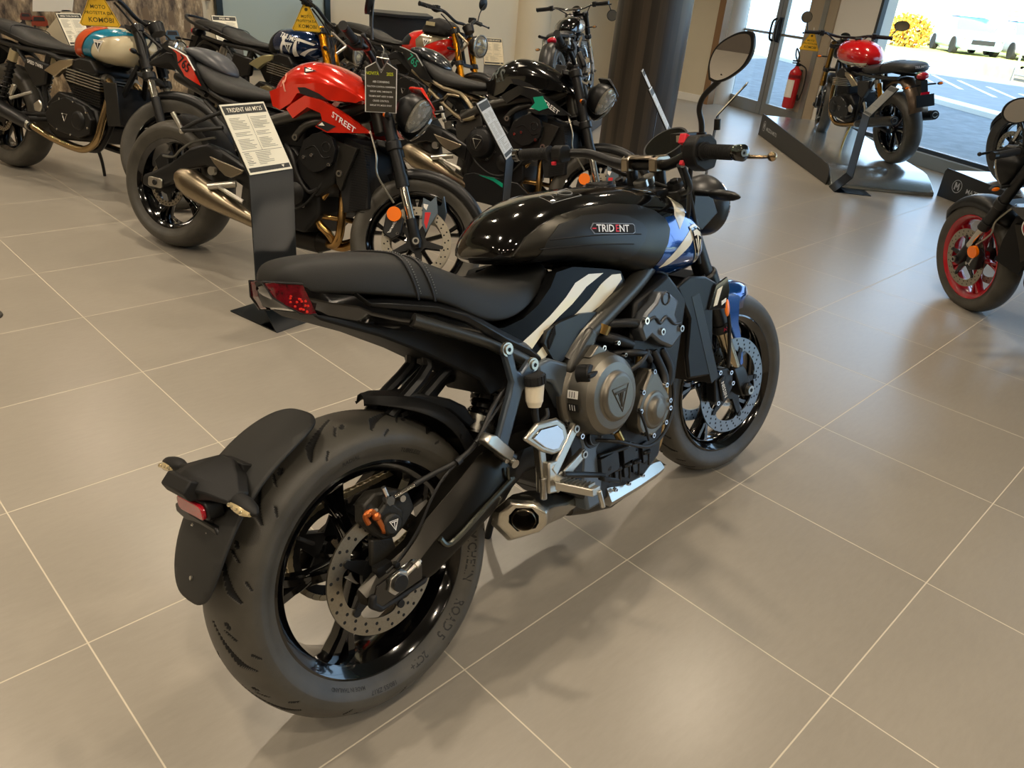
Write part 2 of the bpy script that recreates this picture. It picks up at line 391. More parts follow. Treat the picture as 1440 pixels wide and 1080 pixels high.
for i in range(46):
    x=-2.7+.125*i; 
    if 1.2<x<1.8: continue
    for z in (.92,1.12,1.34,1.6,1.9,2.2): w_=.03+.02*rng.random(); flat([(x,z),(x,z+.11),(x+w_/2,z+.13),(x+w_,z+.11),(x+w_,z)],yw,3 if rng.random()<.6 else 7)
for i in range(30):
    x=-2.6+.18*i+.1*rng.random()
    if 1.25<x<2.0: continue
    z=.5+.3*rng.random(); flat([(x,z),(x,z+.10),(x+.05,z+.13),(x+.07,z)],yw,3 if rng.random()<.5 else 7)
o=build('street_mural',mb,[mural_mat(),mat('mural_road','#cbbd9f',.55),mat('mural_sky','#e3dccb',.55),mat('mural_dark','#2d2722',.55),mat('mural_red','#8e3a24',.55),mat('mural_brown','#6b3220',.55),mat('mural_blue','#4a6478',.55),mat('mural_umber','#75624a',.55)])
tag(o,'large sepia street photograph with parked cars covering the back wall','wall mural')
# pale frosted panel in a dark frame
pr=empty('framed_panel'); pr.location=(3.66,7.27,0)
mb=MB(); mb.box((0,0,1.65),(1.18,.02,2.6)); build('panel',mb,mat('frosted_blue_grey','#a9b7b2',.25,coat=.3),pr)
mb=MB()
for x in (-.62,.62): mb.box((x,-.01,1.65),(.07,.05,2.74))
mb.box((0,-.01,.31),(1.24,.05,.06)); mb.box((0,-.01,3.0),(1.24,.05,.06)); build('frame',mb,mat('black_frame','#15201f',.4),pr,bevel=.004)
tag(pr,'pale frosted blue-grey glass panel in a dark frame on the back wall','panel')
# ---------------------------------------------------------------- info stands
PAP=mat('printed_card','#ece6d0',.5); INK=mat('printed_ink','#34342f',.6); INKL=mat('printed_text_grey','#8f8b7c',.6); STD=mat('stand_black_steel','#0a1014',.4,spec=.35,bump=.1)
PAPD=mat('printed_card_grey','#c7c8c6',.45)
def info_stand(x,y,yaw,z,label,title,detail=2,group=None,card=None,face=True,tilt=None):
    r=empty('info_stand',Matrix.Translation((x,y,z))@Matrix.Rotation(yaw,4,'Z'))
    W=.215; t=.006
    prof=[(.31,.0),(.0,.0),(.115,.135),(.112,.628),(.275,.869)]
    out=[]; inn=[]
    for i,p in enumerate(prof):
        a=V(prof[max(i-1,0)]);b=V(p);c=V(prof[min(i+1,len(prof)-1)])
        d1=(b-a).normalized() if i else (c-b).normalized(); d2=(c-b).normalized() if i<len(prof)-1 else d1
        n1=V((d1.y,-d1.x));n2=V((d2.y,-d2.x)); n=(n1+n2); n=n/max(n.dot(n1),.3) if n.length>.01 else n1
        out.append(tuple(b)); inn.append((b.x+n.x*t,max(b.y+n.y*t,t if i<1 else .0)))
    inn[1]=(.014,t)
    mb=MB()
    for i in range(4):
        mb.prism([out[i],out[i+1],inn[i+1],inn[i]],0,W,'x')
    build('stand_body',mb,STD,r,bevel=.0012)
    # card on the tilted face, facing the front
    a=V((0,prof[3][0],prof[3][1])); u=V((0,prof[4][0]-prof[3][0],prof[4][1]-prof[3][1])); Lf=u.length; u.normalize(); n=V((0,-u.z,u.y))
    def P(px,q,h=.0): p=a+u*q+n*h; return (px,p.y,p.z)
    def rect(m,x0,x1,q0,q1,h,mi): m.add([P(x0,q0,h),P(x1,q0,h),P(x1,q1,h),P(x0,q1,h)],[(0,1,2,3)],mi)
    if face:
        m=MB(); m.loft([[P(.004,.004,.001),P(W-.004,.004,.001),P(W-.004,Lf-.003,.001),P(.004,Lf-.003,.001)],[P(.004,.004,.004),P(W-.004,.004,.004),P(W-.004,Lf-.003,.004),P(.004,Lf-.003,.004)]],m=0)
        rect(m,.010,W-.010,Lf-.045,Lf-.010,.0045,1)
        if title: m.text(title,.0235 if len(title)<17 else .019,lambda X,Y: P(W/2+X*.82,Lf-.029+Y,.0052),0)
        if detail>=1:
            rect(m,.010,W-.010,.012,.030,.0045,1)
            m.add([P(W-.05,.026,.005),P(W-.036,.026,.005),P(W-.043,.015,.005)],[(0,1,2)],0)
            rect(m,W/2-.0006,W/2+.0006,.095,Lf-.05,.0046,1); rect(m,.012,W-.012,.094,.0954,.0046,1)
            rng=random.Random(int(x*100)+3)
            q=Lf-.062
            while q>.105:
                for c0,c1 in ((.018,W/2-.008),(W/2+.008,W-.018)):
                    e=c0+(c1-c0)*(.5+.5*rng.random()); rect(m,c0,e,q,q+.0022,.0046,2)
                q-=.0062
                if rng.random()<.15: q-=.009
            q=.086
            while q>.036:
                rect(m,.018,.018+.02+.02*rng.random(),q,q+.0022,.0046,1 if rng.random()<.3 else 2); rect(m,.07,.09+(W-.12)*rng.random(),q,q+.0022,.0046,2); q-=.0066
        build('spec_card',m,[card or PAP,INK,INKL],r,label='printed specification card')
    tag(r,label,'display stand',group); return r
info_stand(.566,1.837,.17,0,'black bent-steel stand with a cream specification card in front of the red motorcycle','TRIDENT 660 MY25')
info_stand(1.811,1.661,.612,0,'black stand with a pale card seen side-on before the black and green motorcycle','',card=PAPD)
info_stand(6.003,1.983,3.80,0,'black bent stand at the ramp corner below the red-tanked motorcycle','',card=mat('grey_card','#7f807c',.5),detail=1)
info_stand(3.324,1.80,.569,0,'black stand with a narrow white card edge, nearer of two before the dark column','',card=PAPD,detail=1)
info_stand(4.20,2.52,.60,0,'black stand seen exactly edge-on against the dark column','',card=PAPD,detail=0)
r=info_stand(4.45,2.42,3.62,0,'black stand turned away showing its dark back beside the column','',detail=0)
info_stand(1.52,6.80,.15,-.09,'white card stand behind the cream orange and blue tank','SPEED TWIN 900 MY25',detail=1)
info_stand(2.42,5.98,-.2,0,'white card stand behind the blue-tanked motorcycle seat','SPEED 400',detail=1)
info_stand(4.82,5.22,-.5,-.05,'cream card stand against the back wall right of the gold forks','SCRAMBLER MY24',detail=1,card=mat('tan_card','#cfc2a2',.5))
# round floor puck at the left edge
mb=MB(); mb.lathe([(0,.012),(.05,.012),(.056,.008),(.058,0),(0,0)],(-.300,2.60,0),40,axis='z'); tag(build('floor_puck',mb,mat('puck_grey','#3a3731',.6)),'small round dark grey puck lying on the tiles at the left','puck')
# ---------------------------------------------------------------- display platforms
BRS=mat('satin_platform_steel','#c3c8c8',.2,metal=.9,noise=.05,nscale=8,bump=.05,bscale=60)
BRL=mat('platform_ramp_steel','#9d9684',.22,metal=.9)
PBL=mat('platform_black_side','#1b1d1f',.45)
def platform(O,a,hl,hh,L,W,name,label,text,side=-1,high_far=True):
    """origin at low near corner; u along the black side, w across"""
    r=empty('display_platform',Matrix.Translation(O)@Matrix.Rotation(a,4,'Z'))
    mb=MB(); prof=[(-.10,0),(-.095,.03),(-.05,.06),(.02,.10),(.14,hl-.01),(.22,hl),(L,hh),(L,0)]
    s=-side
    mb.prism([(x,z) for x,z in prof],-.01 if s<0 else .01,s*W,'y')
    build('deck',mb,BRS,r,bevel=.006)
    mb=MB(); p2=[(-.02,0),(-.03,.04),(-.03,hl-.06),(.0,hl-.015),(.06,hl+.012),(L+.03,hh+.012),(L+.05,hh-.02),(L+.05,0)]
    mb.prism(p2,0,-s*.012,'y'); build('side_panel',mb,PBL,r,bevel=.003)
    # round emblem and name on the outside of the side panel
    mb=MB(); yy=-s*.0135; fl=-1 if s>0 else 1
    ex=L-.14 if high_far else .18; ez=hh*.55; R=.055
    def P(X,Y): return (ex+fl*X*-1*1.0,yy,ez+Y)
    n=36
    for q0,q1 in ((R,R*.9),):
        vs=[];
        for i in range(n): t=2*PI*i/n; vs+= [P(q0*cos(t),q0*sin(t)),P(q1*cos(t),q1*sin(t))]
        mb.add(vs,[(2*i,2*i+1,2*((i+1)%n)+1,2*((i+1)%n)) for i in range(n)])
    for x0,x1,z0,z1 in ((-.028,-.014,-.03,.032),(.014,.028,-.03,.032)): mb.add([P(x0,z0),P(x1,z0),P(x1,z1),P(x0,z1)],[(0,1,2,3)])
    mb.add([P(-.028,.032),P(-.012,.032),P(.004,-.01),P(-.004,-.01)],[(0,1,2,3)]); mb.add([P(.028,.032),P(.012,.032),P(-.004,-.01),P(.004,-.01)],[(0,1,2,3)])
    mb.text(text,.055,lambda X,Y:(ex-fl*(X+.33 if fl<0 else X+.33)*1.0,yy,ez-.015+Y))
    build('lettering',mb,mat('silver_lettering','#c9ccd0',.4,metal=.4),r)
    tag(r,label,'display platform'); return r
platform((6.07,2.04,0),.754,.155,.225,2.45,.92,'p1','low steel display platform carrying the red-tanked motorcycle','MAZZOLA MOTO',side=1)
# second one: high end at the left of the picture
r=platform((5.55,-.75,0),1.047,.135,.235,2.32,.72,'p2','low steel display platform behind the red-wheeled motorcycle','MAZZOLA MOTO',side=1)
# ---------------------------------------------------------------- fire extinguisher on the pillar
def extinguisher():
    base=fp(-.70,-.12,.20); r=empty('fire_extinguisher',Matrix.Translation(base)@Matrix.Rotation(FA,4,'Z'))
    mb=MB(); mb.lathe([(0,0),(.070,0),(.078,.02),(.078,.40),(.07,.44),(.03,.48),(.022,.50),(0,.50)],(0,0,0),32,axis='z'); mb.c=1
    mb.lathe([(.0787,.13),(.0787,.34)],(0,0,0),12,axis='z',a0=rad(55),a1=rad(150)); mb.lathe([(.0787,.24),(.0787,.39)],(0,0,0),8,axis='z',a0=rad(10),a1=rad(50)); mb.c=2
    mb.lathe([(.0785,.36),(.0785,.40)],(0,0,0),32,axis='z')
    build('cylinder',mb,[mat('extinguisher_red','#c8141c',.25,coat=.6),mat('extinguisher_label','#eee8dc',.5),mat('extinguisher_dark_red','#7e1018',.4)],r)
    mb=MB(); mb.cyl((0,0,.5),(0,0,.54),.02); mb.box((0,.03,.56),(.02,.10,.016)); mb.box((0,.035,.535),(.018,.09,.012)); mb.cyl((-.03,0,.52),(-.05,0,.52),.016); build('valve',mb,DBLK,r,bevel=.002)
    mb=MB(); mb.tube([(0,0,.54),(-.02,.02,.62),(.03,.04,.70),(.05,.02,.62),(.01,-.01,.53)],.008,sub=8); mb.tube([(-.03,-.03,.52),(-.13,-.04,.48),(-.15,-.05,.35),(-.13,-.05,.15),(-.08,-.05,.1)],.009,sub=8); mb.cyl((-.085,-.05,.11),(-.07,-.05,.17),.012); build('hose',mb,HOSE,r)
    mb=MB(); mb.box((0,-.082,.36),(.03,.012,.2)); build('wall_bracket',mb,SBLK,r)
    tag(r,'red fire extinguisher with a pale label hanging beside the glass doors','fire extinguisher'); return r
ex=extinguisher()
# ---------------------------------------------------------------- outdoors
ASP=mat('asphalt','#6f7478',.85,noise=.2,nscale=6,bump=.4,bscale=60); PAVE=mat('outdoor_paving','#83878a',.85,noise=.12,nscale=3); KERB=mat('kerb_stone','#d6d2c6',.7); GRS=mat('dry_lawn','#b9b86a',.9,noise=.25,nscale=.4)
g=MB()
pa=fp(-13,.08,-.05);pb=fp(9,.08,-.05)
kd=V((cos(rad(50)),sin(rad(50)),0)); k0=V((14.6,3.0,0)); kn=V((kd.y,-kd.x,0))
ka=k0-kd*24; kb=k0+kd*26
g.prism([(pa.x,pa.y),(ka.x,ka.y),(kb.x,kb.y),(pb.x,pb.y)],-.12,-.06,'z'); build('street',g,ASP,kind='structure')
g=MB(); g.prism([(ka.x,ka.y),(ka.x+kn.x*.45,ka.y+kn.y*.45),(kb.x+kn.x*.45,kb.y+kn.y*.45),(kb.x,kb.y)],-.12,.02,'z'); build('kerb',g,KERB,kind='structure')
kc=kn*.45
g=MB(); q=kn*7.2; g.prism([(ka.x+kc.x,ka.y+kc.y),(ka.x+q.x,ka.y+q.y),(kb.x+q.x,kb.y+q.y),(kb.x+kc.x,kb.y+kc.y)],-.12,-.04,'z'); g.c=1
for i in range(9):
    c=k0+kn*(3.4)+kd*(1.0+i*1.25); g.box((c.x,c.y,-.036),(.10,4.2,.006),Matrix.Rotation(rad(50-90-22),3,'Z'))
build('pavement',g,[PAVE,WHD],kind='structure')
g=MB(); q2=kn*90; g.prism([(ka.x+q.x,ka.y+q.y),(ka.x+q2.x,ka.y+q2.y),(kb.x+kn.x*90+kd.x*40,kb.y+kn.y*90+kd.y*40),(kb.x+q.x,kb.y+q.y)],-.14,-.05,'z'); build('field_beyond',g,GRS,kind='structure')
# low wall and rail fence along the far side of the paving
w0=k0+kn*7.0-kd*10; w1=k0+kn*7.0+kd*11.4
g=MB(); g.box(((w0.x+w1.x)/2,(w0.y+w1.y)/2,.12),((w1-w0).length,.3,.35),Matrix.Rotation(rad(50),3,'Z')); o=build('low_garden_wall',g,mat('garden_wall','#8d8575',.85,noise=.15,nscale=4)); tag(o,'low grey stone wall across the road beyond the parking bays','garden wall')
fr=empty('rail_fence'); tag(fr,'thin metal rail fence standing outside above the low wall','fence')
for i in range(5):
    p=k0+kn*6.7+kd*(-3+i*3.1); g=MB(); g.cyl((p.x,p.y,-.05),(p.x,p.y,1.05),.035,n=8); build('post',g,MUL,fr)
for z in (.15,1.0):
    a=k0+kn*6.7-kd*3; b=k0+kn*6.7+kd*9.4; g=MB(); g.cyl((a.x,a.y,z),(b.x,b.y,z),.025,n=8); build('rail',g,MUL,fr)
# parked cars seen through the window
def car(D,u0,label,col,yaw,glass='#5f8fb5'):
    r=empty('parked_car',Matrix.Translation(D)@Matrix.Rotation(yaw,4,'Z')@Matrix.Scale(1.12,4)); P=mat('car_paint_'+col.strip('#'),col,.25,metal=.4,coat=.8)
    mb=MB(); secs=[]
    for y,hw,z0,z1 in ((-2.1,.62,.35,.62),(-2.0,.82,.22,.74),(-1.5,.88,.2,.84),(-.8,.9,.2,.92),(.9,.9,.2,.95),(1.8,.88,.2,.95),(2.1,.8,.3,.85)):
        secs.append([(x,y,z) for x,z in rrect(-hw,hw,z0,z1,.14,4)])
    mb.loft(secs); build('body',mb,P,r)
    mb=MB(); secs=[]
    for y,hw,z1 in ((-.95,.78,.93),(-.25,.64,1.38),(.9,.64,1.42),(1.7,.74,.97)): secs.append([(x,y,z) for x,z in ((-hw-.04,.88),(hw+.04,.88),(hw,z1-.05),(hw-.08,z1),(-hw+.08,z1),(-hw,z1-.05))])
    mb.loft(secs); build('cabin_glass',mb,mat('car_glass',glass,.08,coat=1),r)
    mb=MB(); mb.loft([[(x,-.2,1.37),(x,1.0,1.41)] for x in (-.6,0,.6)],caps=False,closed=False); mb.box((0,.35,1.41),(1.2,1.2,.03)); build('roof',mb,P,r,bevel=.01)
    for s in (-1,1):
        for y in (-1.3,1.3): mb=MB(); mb.cyl((s*.72,y,.32),(s*.92,y,.32),.32,n=24); build('wheel',mb,RUB2,r)
        mb=MB(); mb.ball((s*.62,-2.02,.62),(.17,.07,.09)); build('headlamp',mb,CHR,r)
    mb=MB(); mb.box((0,-2.09,.5),(.9,.04,.18)); build('grille',mb,DBLK,r)
    tag(r,label,'car')
va=math.atan2(-12,-42)+PI/2
car((43.2,12.9,-.05),0,'blue-roofed parked car outside, left of the two seen through the window','#a9c3d8',va+.35)
car((44.0,10.6,-.05),0,'silver parked car outside, right of the two under the orange tree','#c9ced0',va+.35,'#86a6bb')
# buildings beyond
BW=mat('plaster_far','#efe6cd',.85); BDK=mat('far_window_dark','#6d6a55',.5); SHT=mat('shutter_green','#7c7f66',.6)
def building(o,a,W,H,label,wins,shut):
    r=empty('house',Matrix.Translation(o)@Matrix.Rotation(a,4,'Z'))
    build('wall',MB().box((0,4,H/2),(W,8,H)),BW,r)
    build('roof',MB().prism([(-W/2-.5,H),(W/2+.5,H),(W/2-1,H+1.6),(-W/2+1,H+1.6)],-.5,8.5,'y'),mat('far_roof','#a56a4c',.8),r)
    for (x,z,w,h) in wins: build('window',MB().box((x,-.03,z),(w,.1,h)),BDK,r)
    for (x,z,w,h) in shut:
        mb=MB(); mb.box((x,-.06,z),(w,.06,h))
        for k in range(7): mb.box((x,-.1,z-h/2+h*(k+.5)/7),(w*.95,.04,h/14))
        build('shutter',mb,SHT,r)
    tag(r,label,'building'); return r
building((56,15.4,-.1),va+.1,14,5,'pale plaster house with shuttered windows across the road',[(-2.9,1.9,.9,.8),(-4.2,1.9,.7,.9),(2.1,1.45,.9,1.7)],[(.7,1.45,.8,1.8),(4.4,1.3,.9,1.8)])
building((62,44,-.1),va-.1,16,5,'pale low building opposite the glass doors',[(-3,1.8,1,1.2),(0,1.8,1,1.2),(3,1.8,1,1.2)],[])
def shrub(c,rr,label,cols,n=900):
    r=empty('autumn_shrub' if rr[2]<1.2 else 'autumn_tree',Matrix.Translation(c))
    rng=random.Random(n); mb=MB()
    for i in range(n):
        d=V((rng.gauss(0,1),rng.gauss(0,1),rng.gauss(0,1))).normalized()*(.55+.5*rng.random()); p=V((d.x*rr[0],d.y*rr[1],d.z*rr[2]+rr[3]))
        s=.10*rr[0]; u=V((rng.gauss(0,1),rng.gauss(0,1),rng.gauss(0,1))).normalized(); w=u.cross(V((rng.gauss(0,1),rng.gauss(0,1),.3))).normalized()
        mb.add([p+u*s,p+w*s*.6,p-u*s,p-w*s*.6],[(0,1,2,3)],rng.randrange(3))
    build('foliage',mb,cols,r); mb=MB()
    for k in range(4): mb.tube([(0,0,0),(.08*k-.1,.05,rr[3]*.6),((.3*k-.45)*rr[0],.1*k,rr[3])],[.07*rr[0],.02],n=6)
    build('trunk',mb,mat('bark','#4b3a28',.9),r); tag(r,label,'tree' if rr[2]>=1.2 else 'shrub')
LC=[mat('leaf_orange','#d98b1c',.7),mat('leaf_yellow','#d9ab2a',.7),mat('leaf_olive','#8d8434',.7)]
shrub((42.2,15.3,-.1),(1.15,1.0,.8,.75),'round orange shrub left of the parked blue car',LC)
shrub((49.5,10.6,-.1),(1.5,1.3,1.5,2.7),'orange-leaved tree over the silver parked car',LC,1400)
shrub((40,26,-.1),(1.6,1.5,1.6,2.2),'yellow-leaved tree seen through the glass door',LC,1400)
shrub((47.5,16,-.1),(.9,.8,.6,.5),'small olive shrub by the shuttered house',[LC[2],LC[1],LC[2]],500)
# ---------------------------------------------------------------- light: daylight and ceiling lamps
w=bpy.data.worlds.new('sky'); SC.world=w; w.use_nodes=True; nt=w.node_tree; bg=nt.nodes['Background']
sky=nt.nodes.new('ShaderNodeTexSky'); sky.sky_type='HOSEK_WILKIE'; sky.turbidity=3.0
sky.sun_direction=(-.8,-.25,.5)
mix=nt.nodes.new('ShaderNodeMix'); mix.data_type='RGBA'; mix.inputs[0].default_value=.8; nt.links.new(sky.outputs[0],mix.inputs['A']); mix.inputs['B'].default_value=(.50,.70,1,1)
nt.links.new(mix.outputs['Result'],bg.inputs[0]); bg.inputs[1].default_value=4.6
sd=bpy.data.lights.new('sun','SUN'); sd.energy=24; sd.angle=rad(.5); sd.color=(1,.93,.80)
so=bpy.data.objects.new('sun',sd); COL.objects.link(so); dirv=V((.95,.30,-.47)); so.rotation_euler=dirv.to_track_quat('-Z','Y').to_euler()
LAMPW=mat('lamp_diffuser','#ffe3b4',.5,emit=8)
def ceiling_lamp(x,y,n):
    r=empty('ceiling_lamp',Matrix.Translation((x,y,CH)))
    build('housing',MB().lathe([(.085,0),(.085,-.14),(.095,-.14),(.095,0)],(0,0,0),32,axis='z'),SBLK,r)
    build('diffuser',MB().cyl((0,0,-.03),(0,0,-.02),.08,n=32),LAMPW,r)
    l=bpy.data.lights.new('lamp','AREA'); l.shape='DISK'; l.size=.13; l.energy=LAMP_E; l.color=(1,.84,.64)
    lo=bpy.data.objects.new('lamp_light',l); COL.objects.link(lo); lo.location=(x,y,CH-.142); l.spread=rad(138)
    tag(r,'round black ceiling lamp above the showroom floor','ceiling lamp','ceiling lamps'); return r
LAMP_E=18; k=0
for x in (-5.0,-3.0,-1.0,1.0,3.0,5.0,7.0):
    for y in (-5.0,-3.1,-1.2,.7,2.6,4.5,6.4):
        if (x>1.5 and y<-1.0) or (x>4 and y<1.5): continue
        ceiling_lamp(x,y,k); k+=1
# window daylight: area lights filling the openings from just outside
def portal(s0,s1,z0,z1,e):
    l=bpy.data.lights.new('window_daylight','AREA'); l.shape='RECTANGLE'; l.size=abs(s1-s0); l.size_y=z1-z0; l.energy=e; l.color=(.70,.84,1)
    o=bpy.data.objects.new('window_daylight',l); COL.objects.link(o); p=fp((s0+s1)/2,.12,(z0+z1)/2); o.location=p
    o.rotation_euler=(-FN).to_track_quat('-Z','Y').to_euler(); l.cycles.is_portal=True; return o
portal(-1.8,-11.9,.15,3.25,1); portal(-.9,.9,.15,2.25,1)
mb=MB(); mb.prism([(-.3,-.22),(.0,-.30),(.32,-.2),(.3,.25),(-.3,.25)],0,.92,'z'); mb.prism([(-.33,-.24),(.0,-.33),(.35,-.22),(.33,.27),(-.33,.27)],.92,.95,'z')
o=build('low_cabinet',mb,mat('cabinet_charcoal','#23262a',.4),bevel=.004); o.matrix_world=Matrix.Translation((4.62,6.42,0))@Matrix.Rotation(-.6,4,'Z'); tag(o,'dark faceted low cabinet behind the red classic near the back wall','cabinet')

# ---------------------------------------------------------------- shared motorcycle components (bike frame: x forward, y left, z up, origin under the rear axle)
RAKE=rad(24.6); AXV=V((-sin(RAKE),0,cos(RAKE)))
def steerM(a,trail_x=1.514): return Matrix.Translation((trail_x,0,0))@Matrix.Rotation(a,4,AXV)@Matrix.Translation((-trail_x,0,0))
def pose(x,y,yaw,lean,z=0): return Matrix.Translation((x,y,z+.0015))@Matrix.Rotation(yaw,4,'Z')@Matrix.Rotation(-lean,4,'X')
def tyre_profile(Rt,W,rb=.222,n=14):
    p=[]
    for i in range(n+1):
        a=rad(80)*i/n; p.append((Rt-.27*W*(1-cos(a)),.5*W*sin(a)/sin(rad(80))*.985))
    r0=p[-1][0]
    p+=[(r0-.12*W*.6,.5*W),(r0-.3*(r0-rb),.497*W),(r0-.6*(r0-rb),.46*W),(rb+.010,.405*W),(rb+.002,.40*W),(rb-.006,.37*W)]
    return [(r,-y) for r,y in reversed(p)]+p[1:]
def tyre(parent,c,Rt,W,T,rb=.222,n=96,m=None,hero=0):
    mb=MB(T); pr=tyre_profile(Rt,W,rb,30 if hero else 12)
    if not hero:
        mb.lathe(pr,c,n)
        return build('tyre',mb,m or RUB,parent)
    # carved tread: grooves pressed into a dense surface
    prof=np.array(pr); k=len(prof); N=1100; L=2*PI*Rt
    nrm=np.zeros_like(prof); d=np.gradient(prof,axis=0); nrm[:,0]=-d[:,1]; nrm[:,1]=d[:,0]; nrm/=np.linalg.norm(nrm,axis=1)[:,None]
    s_=np.arange(N)/N*L; lat=np.r_[0,np.cumsum(np.linalg.norm(np.diff(prof,axis=0),axis=1))]; lat-=lat[k//2]
    S,T_=np.meshgrid(s_,lat,indexing='ij'); depth=np.zeros_like(S)
    per=L/hero
    def seg(sx,ty,ex,ey,w0,w1,dp):
        nonlocal depth
        for mir in (1,-1):
            off=0 if mir>0 else per/2
            X=(S-off-sx+per/2)%per-per/2; Y=T_*mir-ty; dx,dy=ex-sx,ey-ty; LL=dx*dx+dy*dy
            for wrap in (0,per,-per):
                t=np.clip(((X+wrap)*dx+Y*dy)/LL,0,1); dist=np.hypot(X+wrap-t*dx,Y-t*dy); w=w0+(w1-w0)*t
                depth=np.maximum(depth,dp*np.clip((w-dist)/.0016+.5,0,1))
    if W>.15:
        seg(0,.030,.052,.060,.0020,.0072,.0045); seg(.052,.060,.070,.082,.0072,.0018,.0045); seg(-.02,.046,-.004,.066,.0015,.0015,.0028)
        seg(-.03,.012,.0,.030,.0012,.0018,.003); seg(.03,.088,.045,.1,.002,.0012,.0022); seg(-.035,.05,-.028,.055,.0035,.0035,.003)
    else:
        seg(0,.008,.045,.040,.0015,.0035,.003); seg(.045,.04,.055,.052,.0035,.001,.003); seg(-.03,.03,-.01,.05,.0014,.0025,.0025)
    A=np.arange(N)/N*2*PI
    r=prof[None,:,0]-nrm[None,:,0]*depth*np.sign(nrm[None,:,0]); y=prof[None,:,1]-nrm[None,:,1]*depth*np.sign(nrm[None,:,0])
    vs=np.stack([c[0]+r*np.cos(A)[:,None],c[1]+y,c[2]+r*np.sin(A)[:,None]],-1).reshape(-1,3)
    i=np.arange(N)[:,None]; j=np.arange(k-1)[None,:]; ii=(i+1)%N
    fs=np.stack([i*k+j,i*k+j+1,ii*k+j+1,ii*k+j],-1).reshape(-1,4)
    mb.add([V(p) for p in vs.tolist()],fs.tolist())
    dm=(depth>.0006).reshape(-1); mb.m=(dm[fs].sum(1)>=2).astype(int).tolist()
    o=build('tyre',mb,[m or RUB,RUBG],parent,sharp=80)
    return o
def rim(parent,name,c,hw,T,m,spokes=5,hub=.035,hubw=.05,ro=.222,sw=.016,n=96,style='y',white=False,stripe=None):
    mb=MB(T)
    pr=[(ro+.002,-hw),(ro+.004,-hw-.003),(ro-.001,-hw-.005),(ro-.012,-hw+.002),(ro-.022,-hw+.012),(ro-.028,-hw*.35),(ro-.030,0),(ro-.028,hw*.35),(ro-.022,hw-.012),(ro-.012,hw-.002),(ro-.001,hw+.005),(ro+.004,hw+.003),(ro+.002,hw),(ro-.010,hw*.8),(ro-.018,0),(ro-.010,-hw*.8)]
    mb.lathe(pr,c,n,closed=True)
    if stripe is not None:
        mb.c=1
        for s in (-1,1): mb.lathe([(ro-.0005,s*(hw+.0056)),(ro-.006,s*(hw+.0035))],c,n)
        mb.c=0
    mb.lathe([(.012,-hubw),(hub*.8,-hubw),(hub,-hubw*.7),(hub,hubw*.7),(hub*.8,hubw),(.012,hubw)],c,32)
    for i in range(spokes):
        a=2*PI*i/spokes+.5
        def rp(r,da,y): return (c[0]+r*cos(a+da),c[1]+y,c[2]+r*sin(a+da))
        def bar(r0,d0,r1,d1,w0,w1,t0,t1):
            q=[]
            for r_,d_,w_,t_ in ((r0,d0,w0,t0),((r0+r1)/2,(d0+d1)/2,(w0+w1)/2*.85,(t0+t1)/2),(r1,d1,w1,t1)):
                tx,tz=-sin(a+d_),cos(a+d_); p=V(rp(r_,d_,0)); q.append([p+V((tx*w_*sx,t_*sy,tz*w_*sx)) for sx,sy in ((-1,-.6),(-.6,-1),(.6,-1),(1,-.6),(1,.6),(.6,1),(-.6,1),(-1,.6))])
            mb.loft(q)
        if style=='y':
            bar(hub*.8,0,.12,0,sw*1.0,sw*.8,hubw*.5,.018); bar(.11,0,ro-.02,.11,sw*.7,sw*.85,.018,.022); bar(.11,0,ro-.02,-.11,sw*.7,sw*.85,.018,.022)
        elif style=='twin':
            bar(hub*.8,.12,ro-.02,.10,sw*.7,sw*.7,hubw*.5,.018); bar(hub*.8,-.12,ro-.02,-.10,sw*.7,sw*.7,hubw*.5,.018)
        else: bar(hub*.8,0,ro-.018,0,sw*1.1,sw*1.25,hubw*.5,.024)
    return build(name,mb,[m,stripe] if stripe else m,parent,sharp=30)
